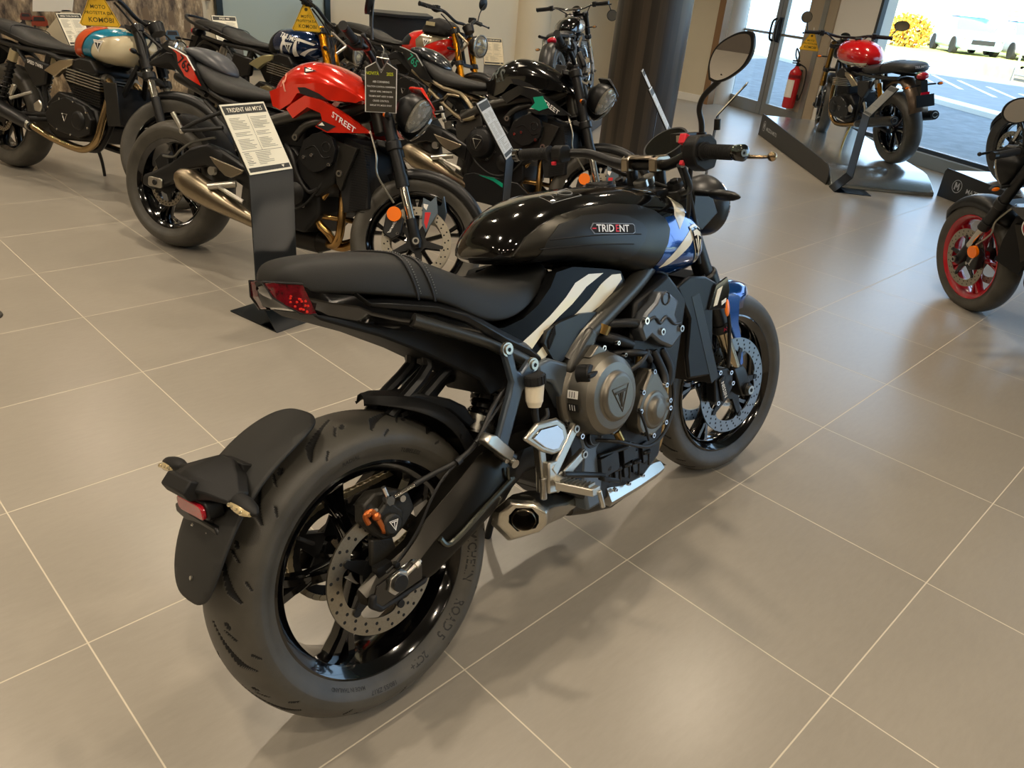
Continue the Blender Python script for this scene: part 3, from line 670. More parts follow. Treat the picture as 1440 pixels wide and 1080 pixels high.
def disc(parent,c,y,ro,ri,T,name='brake_disc',rows=((.92,28,.0042),(.80,28,.0042)),lobes=5,boss=.05,carrier=None,n=72,m=None,th=.0045,slots=0):
    mb=MB(T); C=(c[0],c[1]+y,c[2]); s=-1 if y<0 else 1
    # ring with a lobed inner edge
    N=n*2; inn=[];out=[]
    for i in range(N):
        a=2*PI*i/N; w=ri*(1-.10*max(0,cos(a*lobes))**3) if lobes else ri
        inn.append((w*cos(a),w*sin(a))); out.append((ro*cos(a),ro*sin(a)))
    vs=[(C[0]+p[0],C[1]+h,C[2]+p[1]) for h in (-th/2,th/2) for ring in (inn,out) for p in ring]
    fs=[]
    for i in range(N):
        j=(i+1)%N; fs+=[(i,j,N+j,N+i),(2*N+i,3*N+i,3*N+j,2*N+j),(N+i,N+j,3*N+j,3*N+i),(i,2*N+i,2*N+j,j)]
    mb.add(vs,fs); mb.c=1
    for k,(f,cnt,hr) in enumerate(rows):
        for i in range(cnt):
            a=2*PI*(i+.5*k)/cnt+.06*k; R=ro*f; x,z=C[0]+R*cos(a),C[2]+R*sin(a)
            for sd in (-1,1): mb.add([(x+hr*cos(t)*.95,C[1]+sd*(th/2+.0003),z+hr*sin(t)*.95) for t in [2*PI*q/10 for q in range(10)]],[tuple(range(10))])
    o=build(name,mb,[m or DSK,DBLK],parent)
    if lobes:
        mb=MB(T); 
        for i in range(lobes):
            a=2*PI*i/lobes; mb.loft([[V((C[0]+r*cos(a)-w*sin(a)*q,C[1]+h,C[2]+r*sin(a)+w*cos(a)*q)) for q,h in ((-1,-.004),(1,-.004),(1,.004),(-1,.004))] for r,w in ((boss*.8,.016),(ri*.93,.008))])
            mb.cyl((C[0]+ri*.97*cos(a),C[1]-.006,C[2]+ri*.97*sin(a)),(C[0]+ri*.97*cos(a),C[1]+.006,C[2]+ri*.97*sin(a)),.0085,n=12)
        mb.cyl((C[0],C[1]-.005,C[2]),(C[0],C[1]+.005,C[2]),boss,n=24)
        build('disc_carrier',mb,carrier or SBLK,o)
    return o
def bolts(name,pts,d,parent,r=.006,m=None,T=None,h=.006):
    """hex socket bolts: one mesh shared by separate objects"""
    d=V(d).normalized(); o0=None
    for p in pts:
        p=V(p)
        if T: pw=T@p
        else: pw=p
        if o0 is None:
            mb=MB(T.to_3x3().to_4x4() if T else None); mb.cyl(-d*.004,d*h,r,r*.9,n=12,m=0); mb.cyl(d*h*.98,d*(h+.0004),r*.5,n=6,m=1); o=o0=build(name,mb,[m or CHR,DBLK],parent)
        else: o=o0.copy(); COL.objects.link(o); o.parent=parent
        o.location=pw
    return o0
def surfY(w,zt,zb,zc,n1=2.3,n2=2.3):
    def Y(x,z):
        W,t,b,c=w(x),zt(x),zb(x),zc(x)
        if z>=c: q=min((z-c)/max(t-c,1e-4),1); return W*(1-q**n1)**(1/n1)
        q=min((c-z)/max(c-b,1e-4),1); return W*(1-q**n2)**(1/n2)
    return Y
def superloft(mb,xs,w,zt,zb,zc,n1=2.3,n2=2.3,n=40,m=None):
    secs=[]
    for x in xs:
        W,t,b,c=w(x),zt(x),zb(x),zc(x); s=[]
        for i in range(n):
            a=2*PI*i/n; ca,sa=cos(a),sin(a); e=n1 if sa>=0 else n2
            s.append((x,W*math.copysign(abs(ca)**(2/e),ca),c+((t-c) if sa>=0 else (c-b))*math.copysign(abs(sa)**(2/e),sa)))
        secs.append(s)
    return mb.loft(secs,m=m)
def spring(mb,p0,p1,R,r,turns,m=None,n=6,per=14):
    p0=V(p0);p1=V(p1); u,w=mb.frame(p1-p0); pts=[]
    k=int(turns*per)
    for i in range(k+1):
        t=i/k; a=2*PI*turns*t; pts.append(p0+(p1-p0)*t+u*(R*cos(a))+w*(R*sin(a)))
    mb.tube(pts,r,n=n,sub=1,m=m)

# ================================================================ the black roadster in the foreground
def hero():
    R0=empty('motorcycle',pose(-.17252,.0801,.02275,.2826)); St=steerM(-.15396)
    tag(R0,'black roadster motorcycle with blue and white tank front, large in the foreground','motorcycle')
    WC=(0,0,.315); FC=(1.407,0,.30); AX=AXV
    # ---- wheels
    rw=rim(R0,'rear_wheel',WC,.070,None,RIMB,5,hub=.045,hubw=.07,sw=.017,style='y')
    ty=tyre(rw,WC,.315,.182,None,hero=13)
    # raised lettering on the side wall
    mb=MB()
    def sw_(txt,size,ang,r,yy=-.0868):
        def f(X,Y):
            a=rad(ang)-X/r; rr=r+Y; t=(rr-.228)/(.27-.228); y=yy+.0-(.0035*(4*t*(1-t)))+(0 if rr<.255 else 0)
            return (rr*cos(a),-side(rr),.315+rr*sin(a))
        mb.text(txt,size,f)
    pr=tyre_profile(.315,.182,.222,30); hp=[(r,y) for r,y in pr if y>0]; hp.sort(); hr=[p[0] for p in hp]; hy=[p[1] for p in hp]
    def side(r): return float(np.interp(r,hr,hy))+.0006
    for q_ in (('MICHELIN',.026,-18,.246),('ROAD 5',.026,-52,.246),('2CT+',.020,-78,.246),('MADE IN THAILAND',.009,-120,.240),('180/55 ZR17',.012,-100,.252),('TUBELESS',.012,62,.248),('RADIAL',.012,95,.250)):
        mb=MB(); sw_(*q_); build('tyre_lettering',mb,MARK,rw)
    mb=MB(); mb.tube([(.14*cos(2.4),-.03,.315+.14*sin(2.4)),(.175*cos(2.4),-.045,.315+.175*sin(2.4)),(.19*cos(2.4),-.05,.315+.19*sin(2.4))],.004); build('valve_stem',mb,RUB2,rw)
    disc(R0,WC,-.088,.128,.094,None,'rear_brake_disc',rows=((.93,24,.0038),(.82,24,.0038)),lobes=5,boss=.05)
    # sprocket and chain on the far side
    mb=MB(); N=44; o=[];i_=[]
    for k in range(N*4):
        a=2*PI*k/(N*4); r=.108 if k%4 in (1,2) else .100; o.append((r*cos(a),.315+r*sin(a)))
    for k in range(N*4): a=2*PI*k/(N*4); i_.append((.082*cos(a),.315+.082*sin(a)))
    n=N*4
    for y0 in (.088,):
        vs=[(p[0],y0,p[1]) for p in o]+[(p[0],y0,p[1]) for p in i_]+[(p[0],y0+.006,p[1]) for p in o]+[(p[0],y0+.006,p[1]) for p in i_]
        mb.add(vs,[f for k in range(n) for f in ((k,(k+1)%n,n+(k+1)%n,n+k),(2*n+k,3*n+k,3*n+(k+1)%n,2*n+(k+1)%n),(k,2*n+k,2*n+(k+1)%n,(k+1)%n),(n+k,n+(k+1)%n,3*n+(k+1)%n,3*n+k))])
    for k in range(5):
        a=2*PI*k/5; mb.loft([[V((r*cos(a)-w*sin(a)*q,h,.315+r*sin(a)+w*cos(a)*q)) for q,h in ((-1,.088),(1,.088),(1,.094),(-1,.094))] for r,w in ((.03,.03),(.084,.014))])
    build('sprocket',mb,DBLK,R0)
    mb=MB(); path=[]
    for k in range(40): a=rad(80+200*k/39); path.append((.107*cos(a),.315+.107*sin(a)))
    for k in range(1,30): t=k/30; path.append((.02+.50*t,.208+.14*t))
    for k in range(8): a=rad(-90+180*k/7); path.append((.54+.04*cos(a),.40+.04*sin(a)))
    for k in range(1,30): t=k/30; path.append((.54-.52*t,.44-.02*t))
    for k in range(len(path)):
        a=V(path[k]);b=V(path[(k+1)%len(path)]); c=(a+b)/2; d=(b-a); an=math.atan2(d.y,d.x); Rm=Matrix.Rotation(-an,3,'Y'); yy=.0845 if k%2 else .0835
        for s in (-1,1): mb.box((c.x,.091+s*(.008 if k%2 else .0065),c.y),(d.length*1.25,.0016,.012),Rm)
        mb.cyl((a.x,.082,a.y),(a.x,.100,a.y),.0042,n=8)
    build('drive_chain',mb,mat('chain_steel','#b5ab92',.35,metal=.9),R0)
    # ---- swingarm
    for sd,nm in ((-1,'swingarm_right'),(1,'l')):
        pass
    mb=MB(); secs=[]
    for x,zb,zt,yi,yo in ((-.075,.291,.325,-.108,-.140),(-.03,.277,.345,-.106,-.150),(.05,.283,.372,-.102,-.155),(.085,.290,.402,-.10,-.158),(.16,.322,.442,-.098,-.165),(.245,.355,.490,-.095,-.168),(.31,.380,.505,-.09,-.160),(.38,.395,.490,-.08,-.145),(.50,.375,.470,-.06,-.13),(.585,.375,.465,-.04,-.13)):
        h=zt-zb; e=min(.016,h*.3)
        secs.append([(x,yo,zb+e),(x,yo+.006,zb+.003),(x,yi-.006,zb),(x,yi,zb+e),(x,yi,zt-e),(x,yi-.008,zt),(x,yo+.024,zt-.002),(x,yo,zt-h*.36)])
    mb.loft(secs); mb.loft([[(x,-y,z) for x,y,z in s] for s in secs])
    mb.tube([(.585,-.13,.42),(.585,.13,.42)],.042,n=20,sub=1); mb.prism([(.28,.385),(.40,.40),(.42,.47),(.32,.50)],-.1,.1,'y')
    sa=build('swingarm',mb,mat('swingarm_black','#2a2824',.32,metal=.85),R0,bevel=.004,seg=3)
    mb=MB(); mb.tube([(.315,-.166,.415),(.22,-.172,.385),(.123,-.1685,.347),(.100,-.163,.365)],.006,n=8); mb.tube([(.30,-.17,.445),(.30,-.168,.42),(.315,-.166,.415)],.004,n=6); build('pressed_rib',mb,mat('swingarm_rib','#55564e',.3,metal=.8),sa)
    # axle slot plate, adjuster block and axle
    mb=MB(); mb.prism([(-.078,.300),(-.07,.288),(.045,.300),(.05,.33),(.03,.352),(-.06,.338)],-.1545,-.159); build('axle_plate',mb,GBLK,sa,bevel=.002)
    mb=MB(); mb.prism([(-.040,.318),(-.028,.303),(-.006,.306),(.008,.318),(.008,.338),(-.008,.345),(-.03,.340)],-.159,-.166); mb.cyl((.006,-.163,.330),(.045,-.163,.343),.004,n=10); mb.cyl((.030,-.163,.338),(.040,-.163,.3415),.008,n=6); build('chain_adjuster',mb,ALU,sa,bevel=.0015)
    mb=MB(); mb.cyl((-.014,-.166,.324),(-.014,-.173,.324),.017,n=32); mb.cyl((-.014,.17,.324),(-.014,-.168,.324),.011,n=12); build('axle',mb,SBLK,sa,bevel=.001)
    mb=MB(); mb.prism([(-.075,.322),(-.082,.300),(-.062,.281),(.05,.288),(.06,.297),(-.055,.291),(-.066,.305),(-.062,.322)],-.148,-.162); build('axle_guard',mb,MBLK,sa,bevel=.004)
    # ---- rear caliper
    mb=MB(); mb.prism([(-.035,.440),(-.028,.478),(.000,.492),(.045,.483),(.080,.462),(.088,.425),(.060,.400),(.03,.385),(.0,.392),(-.018,.412)],-.078,-.112); mb.prism([(-.02,.45),(.02,.475),(.05,.44),(.04,.405),(.004,.40)],-.112,-.128)
    mb.cyl((.014,-.110,.428),(.014,-.139,.428),.022,n=24); mb.prism([(-.02,.40),(.03,.385),(.035,.345),(.0,.325),(-.03,.345)],-.09,-.104)
    rc=build('rear_caliper',mb,mat('caliper_grey_black','#26241f',.5,metal=.3,bump=.3),R0,bevel=.005)
    mb=MB(); mb.add([(.014+x,-.1395,.428+z) for x,z in ((-.010,.010),(.012,.008),(.002,-.014))],[(0,1,2)],0); mb.add([(.014+x,-.1399,.428+z) for x,z in ((-.0075,.0085),(.0095,.007),(.001,-.010))],[(0,1,2)],1); mb.add([(.014+x,-.1403,.428+z) for x,z in ((-.006,.0075),(.008,.006),(.0075,.004),(.0022,.0045),(.0012,-.008),(.0002,-.008),(0,.005),(-.0055,.0055))],[tuple(range(8))],0)
    build('maker_emblem',mb,[WHD,DBLK],rc)
    mb=MB(); mb.cyl((.018,-.122,.475),(.018,-.137,.476),.010,n=6); mb.cyl((.018,-.128,.480),(.012,-.128,.505),.005,n=10); mb.cyl((.028,-.134,.480),(.075,-.140,.488),.0048,n=10); mb.cyl((.055,-.112,.462),(.055,-.124,.462),.007,n=10); mb.cyl((-.01,-.112,.462),(-.01,-.122,.462),.006,n=10); build('hose_banjo',mb,CHR,rc)
    mb=MB(); mb.tube([(-.032,-.125,.446),(-.036,-.125,.464),(-.022,-.128,.468),(-.014,-.130,.452),(-.006,-.132,.425),(-.004,-.128,.418)],.0055,n=8); mb.ball((-.030,-.125,.466),.008); mb.ball((-.016,-.131,.456),.009); build('copper_clip',mb,mat('copper_orange','#c26a35',.35,metal=.8),rc)
    mb=MB(); mb.tube([(.075,-.140,.488),(.12,-.150,.497),(.17,-.165,.508),(.225,-.168,.53),(.29,-.160,.585),(.36,-.14,.61),(.40,-.12,.60)],.0058,n=10); build('brake_hose',mb,HOSE,R0)
    mb=MB(); mb.tube([(-.02,-.135,.338),(.012,-.138,.352),(.06,-.15,.40),(.10,-.158,.455),(.14,-.162,.49),(.21,-.17,.525),(.29,-.168,.578),(.36,-.15,.605)],.0028,n=8); mb.box((-.02,-.125,.345),(.035,.02,.02)); mb.cyl((.0,-.14,.35),(.0,-.15,.35),.006,n=10); build('speed_sensor_cable',mb,HOSE,R0)
    mb=MB(); 
    for p in ((.17,-.168,.508),(.225,-.17,.53)): mb.cyl(V(p)-V((.006,0,.002)),V(p)+V((.006,0,.002)),.0085,n=10)
    build('cable_clip',mb,SBLK,R0)
    # ---- hugger
    mb=MB(); secs=[]
    for i in range(14):
        a=rad(77-55*i/13); r=.333+.012*math.sin(i/13*PI); w=.078+.018*math.sin(i/13*PI)
        if i<4: w*=(.18,.45,.72,.9)[i]
        secs.append([(r2*cos(a),y,.315+r2*sin(a)) for y,r2 in ((-w-.012*min(1,i/5),r-.05*(i/13)),(-w,r-.004),(-w*.75,r+.012),(0,r+.018),(w*.75,r+.012),(w,r-.004),(w+.012*min(1,i/5),r-.05*(i/13)))])
    mb.loft(secs,caps=False,closed=False)
    o=build('hugger',mb,MBLK,R0); m=o.modifiers.new('t','SOLIDIFY'); m.thickness=.003
    bolts('hugger_bolt',[(.24,-.101,.525)],(0,-1,0),o,.006,SBLK)
    mb=MB(); mb.tube([(.02,.13,.33),(-.15,.13,.40),(-.24,.11,.50),(-.27,.05,.53)],.011,n=8); build('mudguard_arm',mb,SBLK,R0)
    # ---- tail mudguard with lamp bracket
    def gp(a,y,dr=0): t=rad(a); r=.350+dr-.25*y*y/.09*.3; return (r*cos(t),y,.315+r*sin(t))
    mb=MB(); poly=[]
    a0,a1=99,166; hw=.098
    for k in range(9): t=rad(90*k/8); poly.append((a0+12*(1-sin(t)),hw-.045*(1-cos(t)) if False else hw*(cos(t)**.8 if cos(t)>0 else 0)))
    def gout():
        o=[]; L=a1-a0
        for k in range(64):
            t=2*PI*k/64; c,s=cos(t),sin(t); e=2/3.6
            o.append(((a0+a1)/2+L/2*math.copysign(abs(c)**e,c),hw*(1.02-.10*(c+1)/2)*math.copysign(abs(s)**e,s)))
        return o
    g=[(a/100,y) for a,y in gout()]
    mb.patch(g,lambda a,y: gp(a*100,y),h=.018)
    o=build('rear_mudguard',mb,mat('mudguard_plastic','#1d1d1b',.6,bump=.35,bscale=1500),R0); m=o.modifiers.new('t','SOLIDIFY'); m.thickness=.005; m.offset=0
    mb=MB(); mb.cyl(gp(159,-.01,.003),gp(159,-.01,.006),.004,n=10); build('stud',mb,ALU,o)
    # lamp bracket body
    mb=MB(); secs=[]
    for y,x0,x1,z0,z1 in ((.105,-.272,-.245,.590,.606),(.06,-.285,-.222,.590,.618),(.02,-.300,-.205,.584,.628),(-.02,-.300,-.205,.580,.626),(-.06,-.285,-.222,.582,.612),(-.105,-.272,-.245,.580,.598)):
        secs.append([(x0,y,z0),(x1,y,z0-.006),(x1+.01,y,(z0+z1)/2),(x1-.01,y,z1),(x0+.015,y,z1-.004),(x0-.004,y,(z0+z1)/2)])
    mb.loft(secs); mb.prism([(-.318,.603),(-.300,.620),(-.285,.612),(-.285,.578),(-.31,.585)],-.035,.06,'y'); mb.prism([(-.21,.62),(-.17,.60),(-.17,.545),(-.21,.56)],-.04,.04,'y')
    mb.prism([(-.285,.58),(-.265,.58),(-.255,.49),(-.275,.49)],-.03,.03,'y')
    pb_=build('lamp_bracket',mb,MBLK,R0,bevel=.005)
    mb=MB(); mb.prism(rrect(-.052,.052,.548,.575,.010),-.293,-.301,'x'); q=build('rear_reflector',mb,mat('reflector_red','#a51424',.18,coat=.8,noise=.3,nscale=300),pb_,bevel=.002,label='red reflector')
    mb=MB(); mb.prism(rrect(-.056,.056,.544,.579,.012),-.262,-.293,'x'); build('reflector_housing',mb,SBLK,pb_,bevel=.003)
    mb=MB(); mb.prism([(-.062,.512),(-.05,.53),(.05,.532),(.075,.54),(.115,.536),(.118,.518),(.06,.506),(.03,.487),(-.04,.482),(-.07,.50)],-.274,-.286,'x'); pl_=build('plate_mount',mb,SBLK,pb_,bevel=.004)
    mb=MB(); 
    for y in (.040,-.020): mb.cyl((-.286,y,.508),(-.291,y,.508),.009,.006,n=14)
    build('mount_screw',mb,CHR,pb_)
    def indicator(side,base,tip,parent,T=None,rear=True):
        s=1 if side>0 else -1; mb=MB(T); b=V(base);t=V(tip); d=t-b
        mb.tube([b,b+d*.30],[.010,.008],n=10,sub=1)
        secs=[]
        L=d.normalized(); up=V((0,0,1)); fw=L.cross(up).normalized()
        for k,w in ((.28,.35),(.36,.72),(.5,.96),(.68,1),(.85,.8),(.96,.42),(1.0,.1)):
            p=b+d*k; secs.append([p+fw*(.017*w*cos(q))+up*(.0145*w*sin(q)) for q in [2*PI*i/14 for i in range(14)]])
        mb.loft(secs); o=build('indicator',mb,MBLK if rear else SBLK,parent)
        mb=MB(T); secs=[]
        xo=-.006 if rear else .006
        for k,w in ((.40,.3),(.52,.72),(.68,.85),(.84,.66),(.94,.3)):
            p=b+d*k+V((xo*1.3,0,-.001)); secs.append([p+fw*(.0155*w*cos(q))+up*(.012*w*sin(q)) for q in [2*PI*i/14 for i in range(14)]])
        mb.loft(secs); mb.c=1
        for kk in range(4): mb.ball(b+d*(.5+.11*kk)+V((-.017 if rear else .017,0,.001)),.0045,n=8)
        build('indicator_lens',mb,[mat('smoked_clear_lens','#cbb98c',.12,coat=1,metal=.3),mat('bulb_glint','#fff0c8',.1,metal=.8)],o,label='clear faceted lens')
        return o
    indicator(1,(-.255,.075,.600),(-.255,.205,.590),R0); indicator(-1,(-.255,-.045,.590),(-.255,-.162,.572),R0)
    # ---- seat
    sx=[-.082,-.076,-.062,-.04,.02,.10,.16,.20,.25,.30,.36,.42,.48,.53,.565,.575]
    zt=smooth_interp([-.082,-.076,-.062,-.035,.03,.10,.16,.205,.25,.30,.36,.42,.48,.53,.565,.575],[.900,.922,.940,.951,.948,.940,.930,.912,.888,.862,.838,.826,.822,.826,.838,.838])
    zb=interp([-.105,-.06,0,.10,.20,.26,.31,.36,.44,.52,.575],[.895,.893,.880,.855,.825,.79,.750,.745,.752,.785,.815])
    hw_=smooth_interp([-.082,-.076,-.062,-.02,.06,.2,.3,.4,.48,.55,.575],[.018,.036,.060,.088,.112,.134,.150,.148,.128,.10,.088])
    mb=MB(); secs=[]
    for x in sx:
        t,b,w=zt(x),zb(x),hw_(x); h=t-b; s=[]
        for y,z in ((-1,0),(-1.015,.10),(-1.005,.30),(-.965,.55),(-.90,.76),(-.78,.90),(-.6,.965),(-.35,.99),(0,1),(.35,.99),(.6,.965),(.78,.90),(.90,.76),(.965,.55),(1.005,.30),(1.015,.10),(1,0)): s.append((x,y*w,b+z*h))
        secs.append(s)
    mb.loft(secs,sub if False else True); st=build('seat',mb,SEAT,R0,sharp=70,sub=2)
    mb=MB()
    for x0 in (.150,.185):
        loop=[]
        for y,z in ((-1.02,.02),(-1.02,.30),(-.985,.55),(-.92,.76),(-.80,.905),(-.6,.975),(-.3,1.0),(0,1.01),(.3,1.0),(.6,.975),(.80,.905),(.92,.76),(.985,.55),(1.02,.30)):
            x=x0+.012*(1-z); loop.append((x,y*(hw_(x)-.001),zb(x)+z*(zt(x)-zb(x))-.001))
        mb.tube(loop,.0022,n=6,sub=3)
    build('seat_piping',mb,mat('seat_piping','#17181a',.45),st)
    mb=MB(); 
    for x0 in (.158,.193):
        pts=cr([(x0+.012*(1-z),y*(hw_(x0)+.001),zb(x0)+z*(zt(x0)-zb(x0))+.0012) for y,z in ((-1.01,.1),(-1.0,.33),(-.97,.55),(-.91,.76),(-.79,.905),(-.6,.975),(-.3,1.0),(0,1.008),(.3,1.0),(.6,.975))],8)
        for i in range(0,len(pts)-1,2): mb.cyl(pts[i],pts[i]+(pts[i+1]-pts[i])*.7,.0011,n=5)
    build('seat_stitching',mb,mat('stitch_grey','#6d6e6c',.6),st)
    # ---- tail fairing, tail light
    def sec(x,zb_,zt_,yb,yt): return [(x,-yb,zb_),(x,-yt-.004,(zb_+zt_)/2),(x,-yt,zt_),(x,yt,zt_),(x,yt+.004,(zb_+zt_)/2),(x,yb,zb_)]
    mb=MB(); mb.loft([sec(-.086,.897,.912,.010,.018),sec(-.074,.885,.909,.035,.054),sec(-.046,.856,.904,.062,.077),sec(.0,.836,.885,.072,.084),(sec(.045,.818,.872,.08,.097)),sec(.07,.806,.850,.085,.102),sec(.125,.783,.826,.092,.111),sec(.20,.760,.802,.108,.124),sec(.27,.742,.768,.13,.142),sec(.33,.715,.735,.135,.145)])
    tf=build('tail_fairing',mb,BLK,R0,bevel=.004,seg=3)
    mb=MB(); secs=[]
    for x,z,h,w in ((.042,.874,.006,.100),(.066,.850,.012,.104),(.10,.842,.018,.111),(.20,.815,.022,.128),(.26,.785,.026,.142),(.30,.755,.03,.150),(.355,.715,.034,.150),(.42,.675,.028,.148),(.455,.645,.02,.146)):
        secs.append([(x,-w-.004,z-h*.5),(x,-w-.009,z),(x,-w+.002,z+h*.5),(x,-w+.022,z+h*.6),(x,-w+.022,z-h*.6)])
    mb.loft(secs); mb.mirror(); build('grab_rail_cover',mb,mat('satin_grey_black','#1c1d1e',.34,metal=.4),R0,bevel=.002)
    mb=MB(); 
    ol=[(-.090,.918),(-.082,.916),(-.060,.911),(-.046,.857),(-.065,.864),(-.082,.890)]
    secs=[]
    for k in (-1,-.8,-.45,0,.45,.8,1):
        secs.append([(x+(.006*(1-abs(k))),k*y,z) for (x,z),y in zip(ol,(.014,.036,.068,.070,.052,.026))])
    mb.loft(secs); build('tail_end',mb,SBLK,R0,bevel=.003)
    ly=lambda x,z: -float(np.interp(x,[-.091,-.086,-.074,-.049,-.034],[.020,.038,.056,.0795,.0815]))
    o2=[(-.091,.918),(-.074,.914),(-.047,.907),(-.032,.850),(-.058,.857),(-.086,.889)]
    mb=MB(); mb.patch(o2,lambda x,z:(x-.002,ly(x,z)-.003,z),h=.006,rim=lambda x,z:(x+.004,ly(x,z)+.012,z)); mb.mirror(); tl=build('tail_light',mb,mat('tail_light_red','#5e0010',.1,coat=1,noise=.5,nscale=120),R0,sharp=60,label='dark red tail light lens')
    mb=MB(); rng=random.Random(3)
    for k in range(16):
        for s in (-1,1): x=-.076+.03*rng.random(); mb.ball((x,-s*(ly(x,0)-.004),.905-(x+.092)*.6-.022*rng.random()),.0028,n=6)
    build('lamp_facets',mb,mat('red_glint','#ff3428',.2,metal=.3,coat=1),tl)
    mb=MB(); mb.tube([(x-.002,ly(x,z)-.004,z) for x,z in ((-.091,.919),(-.074,.915),(-.047,.908))],.0020,n=6,sub=1); mb.tube([(x-.002,ly(x,z)-.004,z) for x,z in ((-.091,.918),(-.086,.889),(-.058,.857),(-.032,.850))],.0020,n=6,sub=1); mb.mirror(); build('lamp_surround',mb,SBLK,tl)
    # undertray
    mb=MB(); mb.prism([(-.04,.853),(.10,.80),(.24,.76),(.40,.70),(.46,.62),(.44,.585),(.36,.575),(.335,.62),(.20,.715),(.10,.775),(-.02,.835)],-.075,.075,'y'); build('undertray',mb,MBLK,R0,bevel=.006)
    # strut from tail to the lower guard
    mb=MB(); 
    for s in (-1,1):
        mb.tube([(.240,s*.025,.72),(.236,s*.03,.672),(.175,s*.035,.635),(.118,s*.035,.603),(.140,s*.03,.590)],.013,n=8,sub=2)
        mb.tube([(.34,s*.03,.668),(.27,s*.035,.648),(.19,s*.035,.605),(.140,s*.03,.590)],.012,n=8,sub=2)
    build('tail_strut',mb,SBLK,R0)
    mb=MB(); mb.prism([(.12,.630),(.17,.618),(.26,.568),(.31,.51),(.33,.52),(.31,.562),(.27,.592),(.18,.634)],-.05,.05,'y'); mb.prism([(.25,.588),(.31,.622),(.38,.620),(.39,.60),(.32,.600),(.28,.575)],.02,.09,'y'); build('inner_guard',mb,MBLK,R0,bevel=.006)
    # ---- frame
    mb=MB()
    for s in (-1,1):
        mb.tube([(.15,s*.115,.80),(.30,s*.135,.725),(.38,s*.146,.672),(.44,s*.15,.628),(.49,s*.15,.60)],.0145,n=12,sub=3)
        mb.tube([(.535,s*.150,.615),(.60,s*.152,.655),(.72,s*.150,.700),(.86,s*.135,.745),(1.02,s*.09,.80),(1.10,s*.04,.84)],.024,n=16,sub=4)
        mb.tube([(1.12,s*.03,.76),(1.0,s*.10,.69),(.90,s*.13,.64),(.84,s*.14,.60)],.018,n=12,sub=4)
        mb.tube([(.41,s*.13,.65),(.50,s*.10,.75),(.62,s*.08,.80)],.016,n=10,sub=3)
    mb.cyl((1.175,0,.72),(1.085,0,.925),.036,n=24)
    fr=build('frame',mb,FRM,R0)
    mb=MB(); mb.prism([(.556,.578),(.60,.612),(.635,.660),(.610,.683),(.575,.66),(.53,.625),(.512,.598)],-.128,-.180,'y'); mb.mirror(); build('frame_casting',mb,FRM,fr,bevel=.012,seg=3)
    mb=MB(); mb.prism([(.425,.640),(.470,.642),(.52,.618),(.575,.600),(.582,.555),(.580,.500),(.600,.455),(.622,.425),(.622,.395),(.60,.375),(.61,.30),(.60,.235),(.545,.235),(.535,.33),(.548,.39),(.540,.44),(.515,.485),(.488,.55),(.470,.585),(.430,.600)],-.125,-.168,'y'); mb.mirror()
    fp_=build('frame_plate',mb,mat('frame_plate_grey','#616a72',.36,metal=.55,bump=.1),R0,bevel=.008,seg=3)
    mb=MB(); mb.prism([(.515,.575),(.555,.575),(.562,.53),(.566,.49),(.55,.465),(.53,.50),(.512,.545)],-.1685,-.172,'y'); build('frame_recess',mb,mat('recess_grey','#464d54',.45,metal=.4),fp_,bevel=.003)
    mb=MB(); mb.lathe([(0,-.012),(.017,-.012),(.024,-.010),(.024,-.004),(.030,-.004),(.032,0)],(.585,-.168,.42),32,m=0); mb.lathe([(.020,-.0125),(.0225,-.0125),(.0225,-.0105)],(.585,-.168,.42),32,m=1)
    build('pivot_cap',mb,[SBLK,mat('cap_grey','#5d5f60',.4,metal=.6)],fp_)
    # ---- shock
    mb=MB(); spring(mb,(.385,0,.50),(.455,0,.60),.030,.0065,5.5,m=0); sh=build('shock_spring',mb,BLK,R0)
    mb=MB(); mb.cyl((.375,0,.485),(.46,0,.612),.017,n=16,m=0); mb.cyl((.368,0,.478),(.388,0,.507),.036,n=24,m=1); 
    for k in range(12):
        a=2*PI*k/12; u,w=mb.frame(V((.02,0,.029))); p=V((.378,0,.4925))+u*(.036*cos(a))+w*(.036*sin(a)); mb.ball(p,.006,n=6,m=1)
    mb.cyl((.452,0,.600),(.462,0,.614),.036,n=24,m=0); mb.cyl((.46,0,.61),(.49,0,.65),.014,m=0); mb.cyl((.375,0,.485),(.35,0,.44),.015,m=0); build('shock_body',mb,[SBLK,STE],sh)
    # ---- fuel tank
    X=[.440,.448,.462,.485,.52,.56,.60,.66,.72,.80,.88,.96,1.03,1.09,1.14,1.18,1.205,1.217]
    tw=smooth_interp([.440,.448,.462,.49,.52,.60,.70,.80,.90,1.0,1.08,1.14,1.18,1.205,1.217],[.055,.075,.092,.110,.124,.148,.163,.170,.172,.169,.160,.145,.124,.100,.070])
    tt=smooth_interp([.440,.448,.462,.49,.52,.575,.67,.785,.90,1.03,1.09,1.14,1.18,1.205,1.217],[.872,.892,.912,.938,.957,.977,.988,.986,.976,.953,.935,.912,.880,.845,.805])
    tb=smooth_interp([.440,.462,.50,.60,.70,.80,.90,1.0,1.08,1.14,1.18,1.205,1.217],[.866,.852,.842,.825,.800,.765,.735,.718,.712,.715,.728,.745,.765])
    tcn=lambda x: tb(x)+(tt(x)-tb(x))*.36
    Y=surfY(tw,tt,tb,tcn,2.5,2.8)
    xs=list(np.linspace(.440,.49,9))+list(np.linspace(.50,1.12,34))+list(np.linspace(1.13,1.217,12))
    mb=MB(); superloft(mb,xs,tw,tt,tb,tcn,2.5,2.8,n=72,m=0)
    fnr=lambda off: (lambda s: (lambda x,z: (x,s*(Y(x,z)+off),z)))
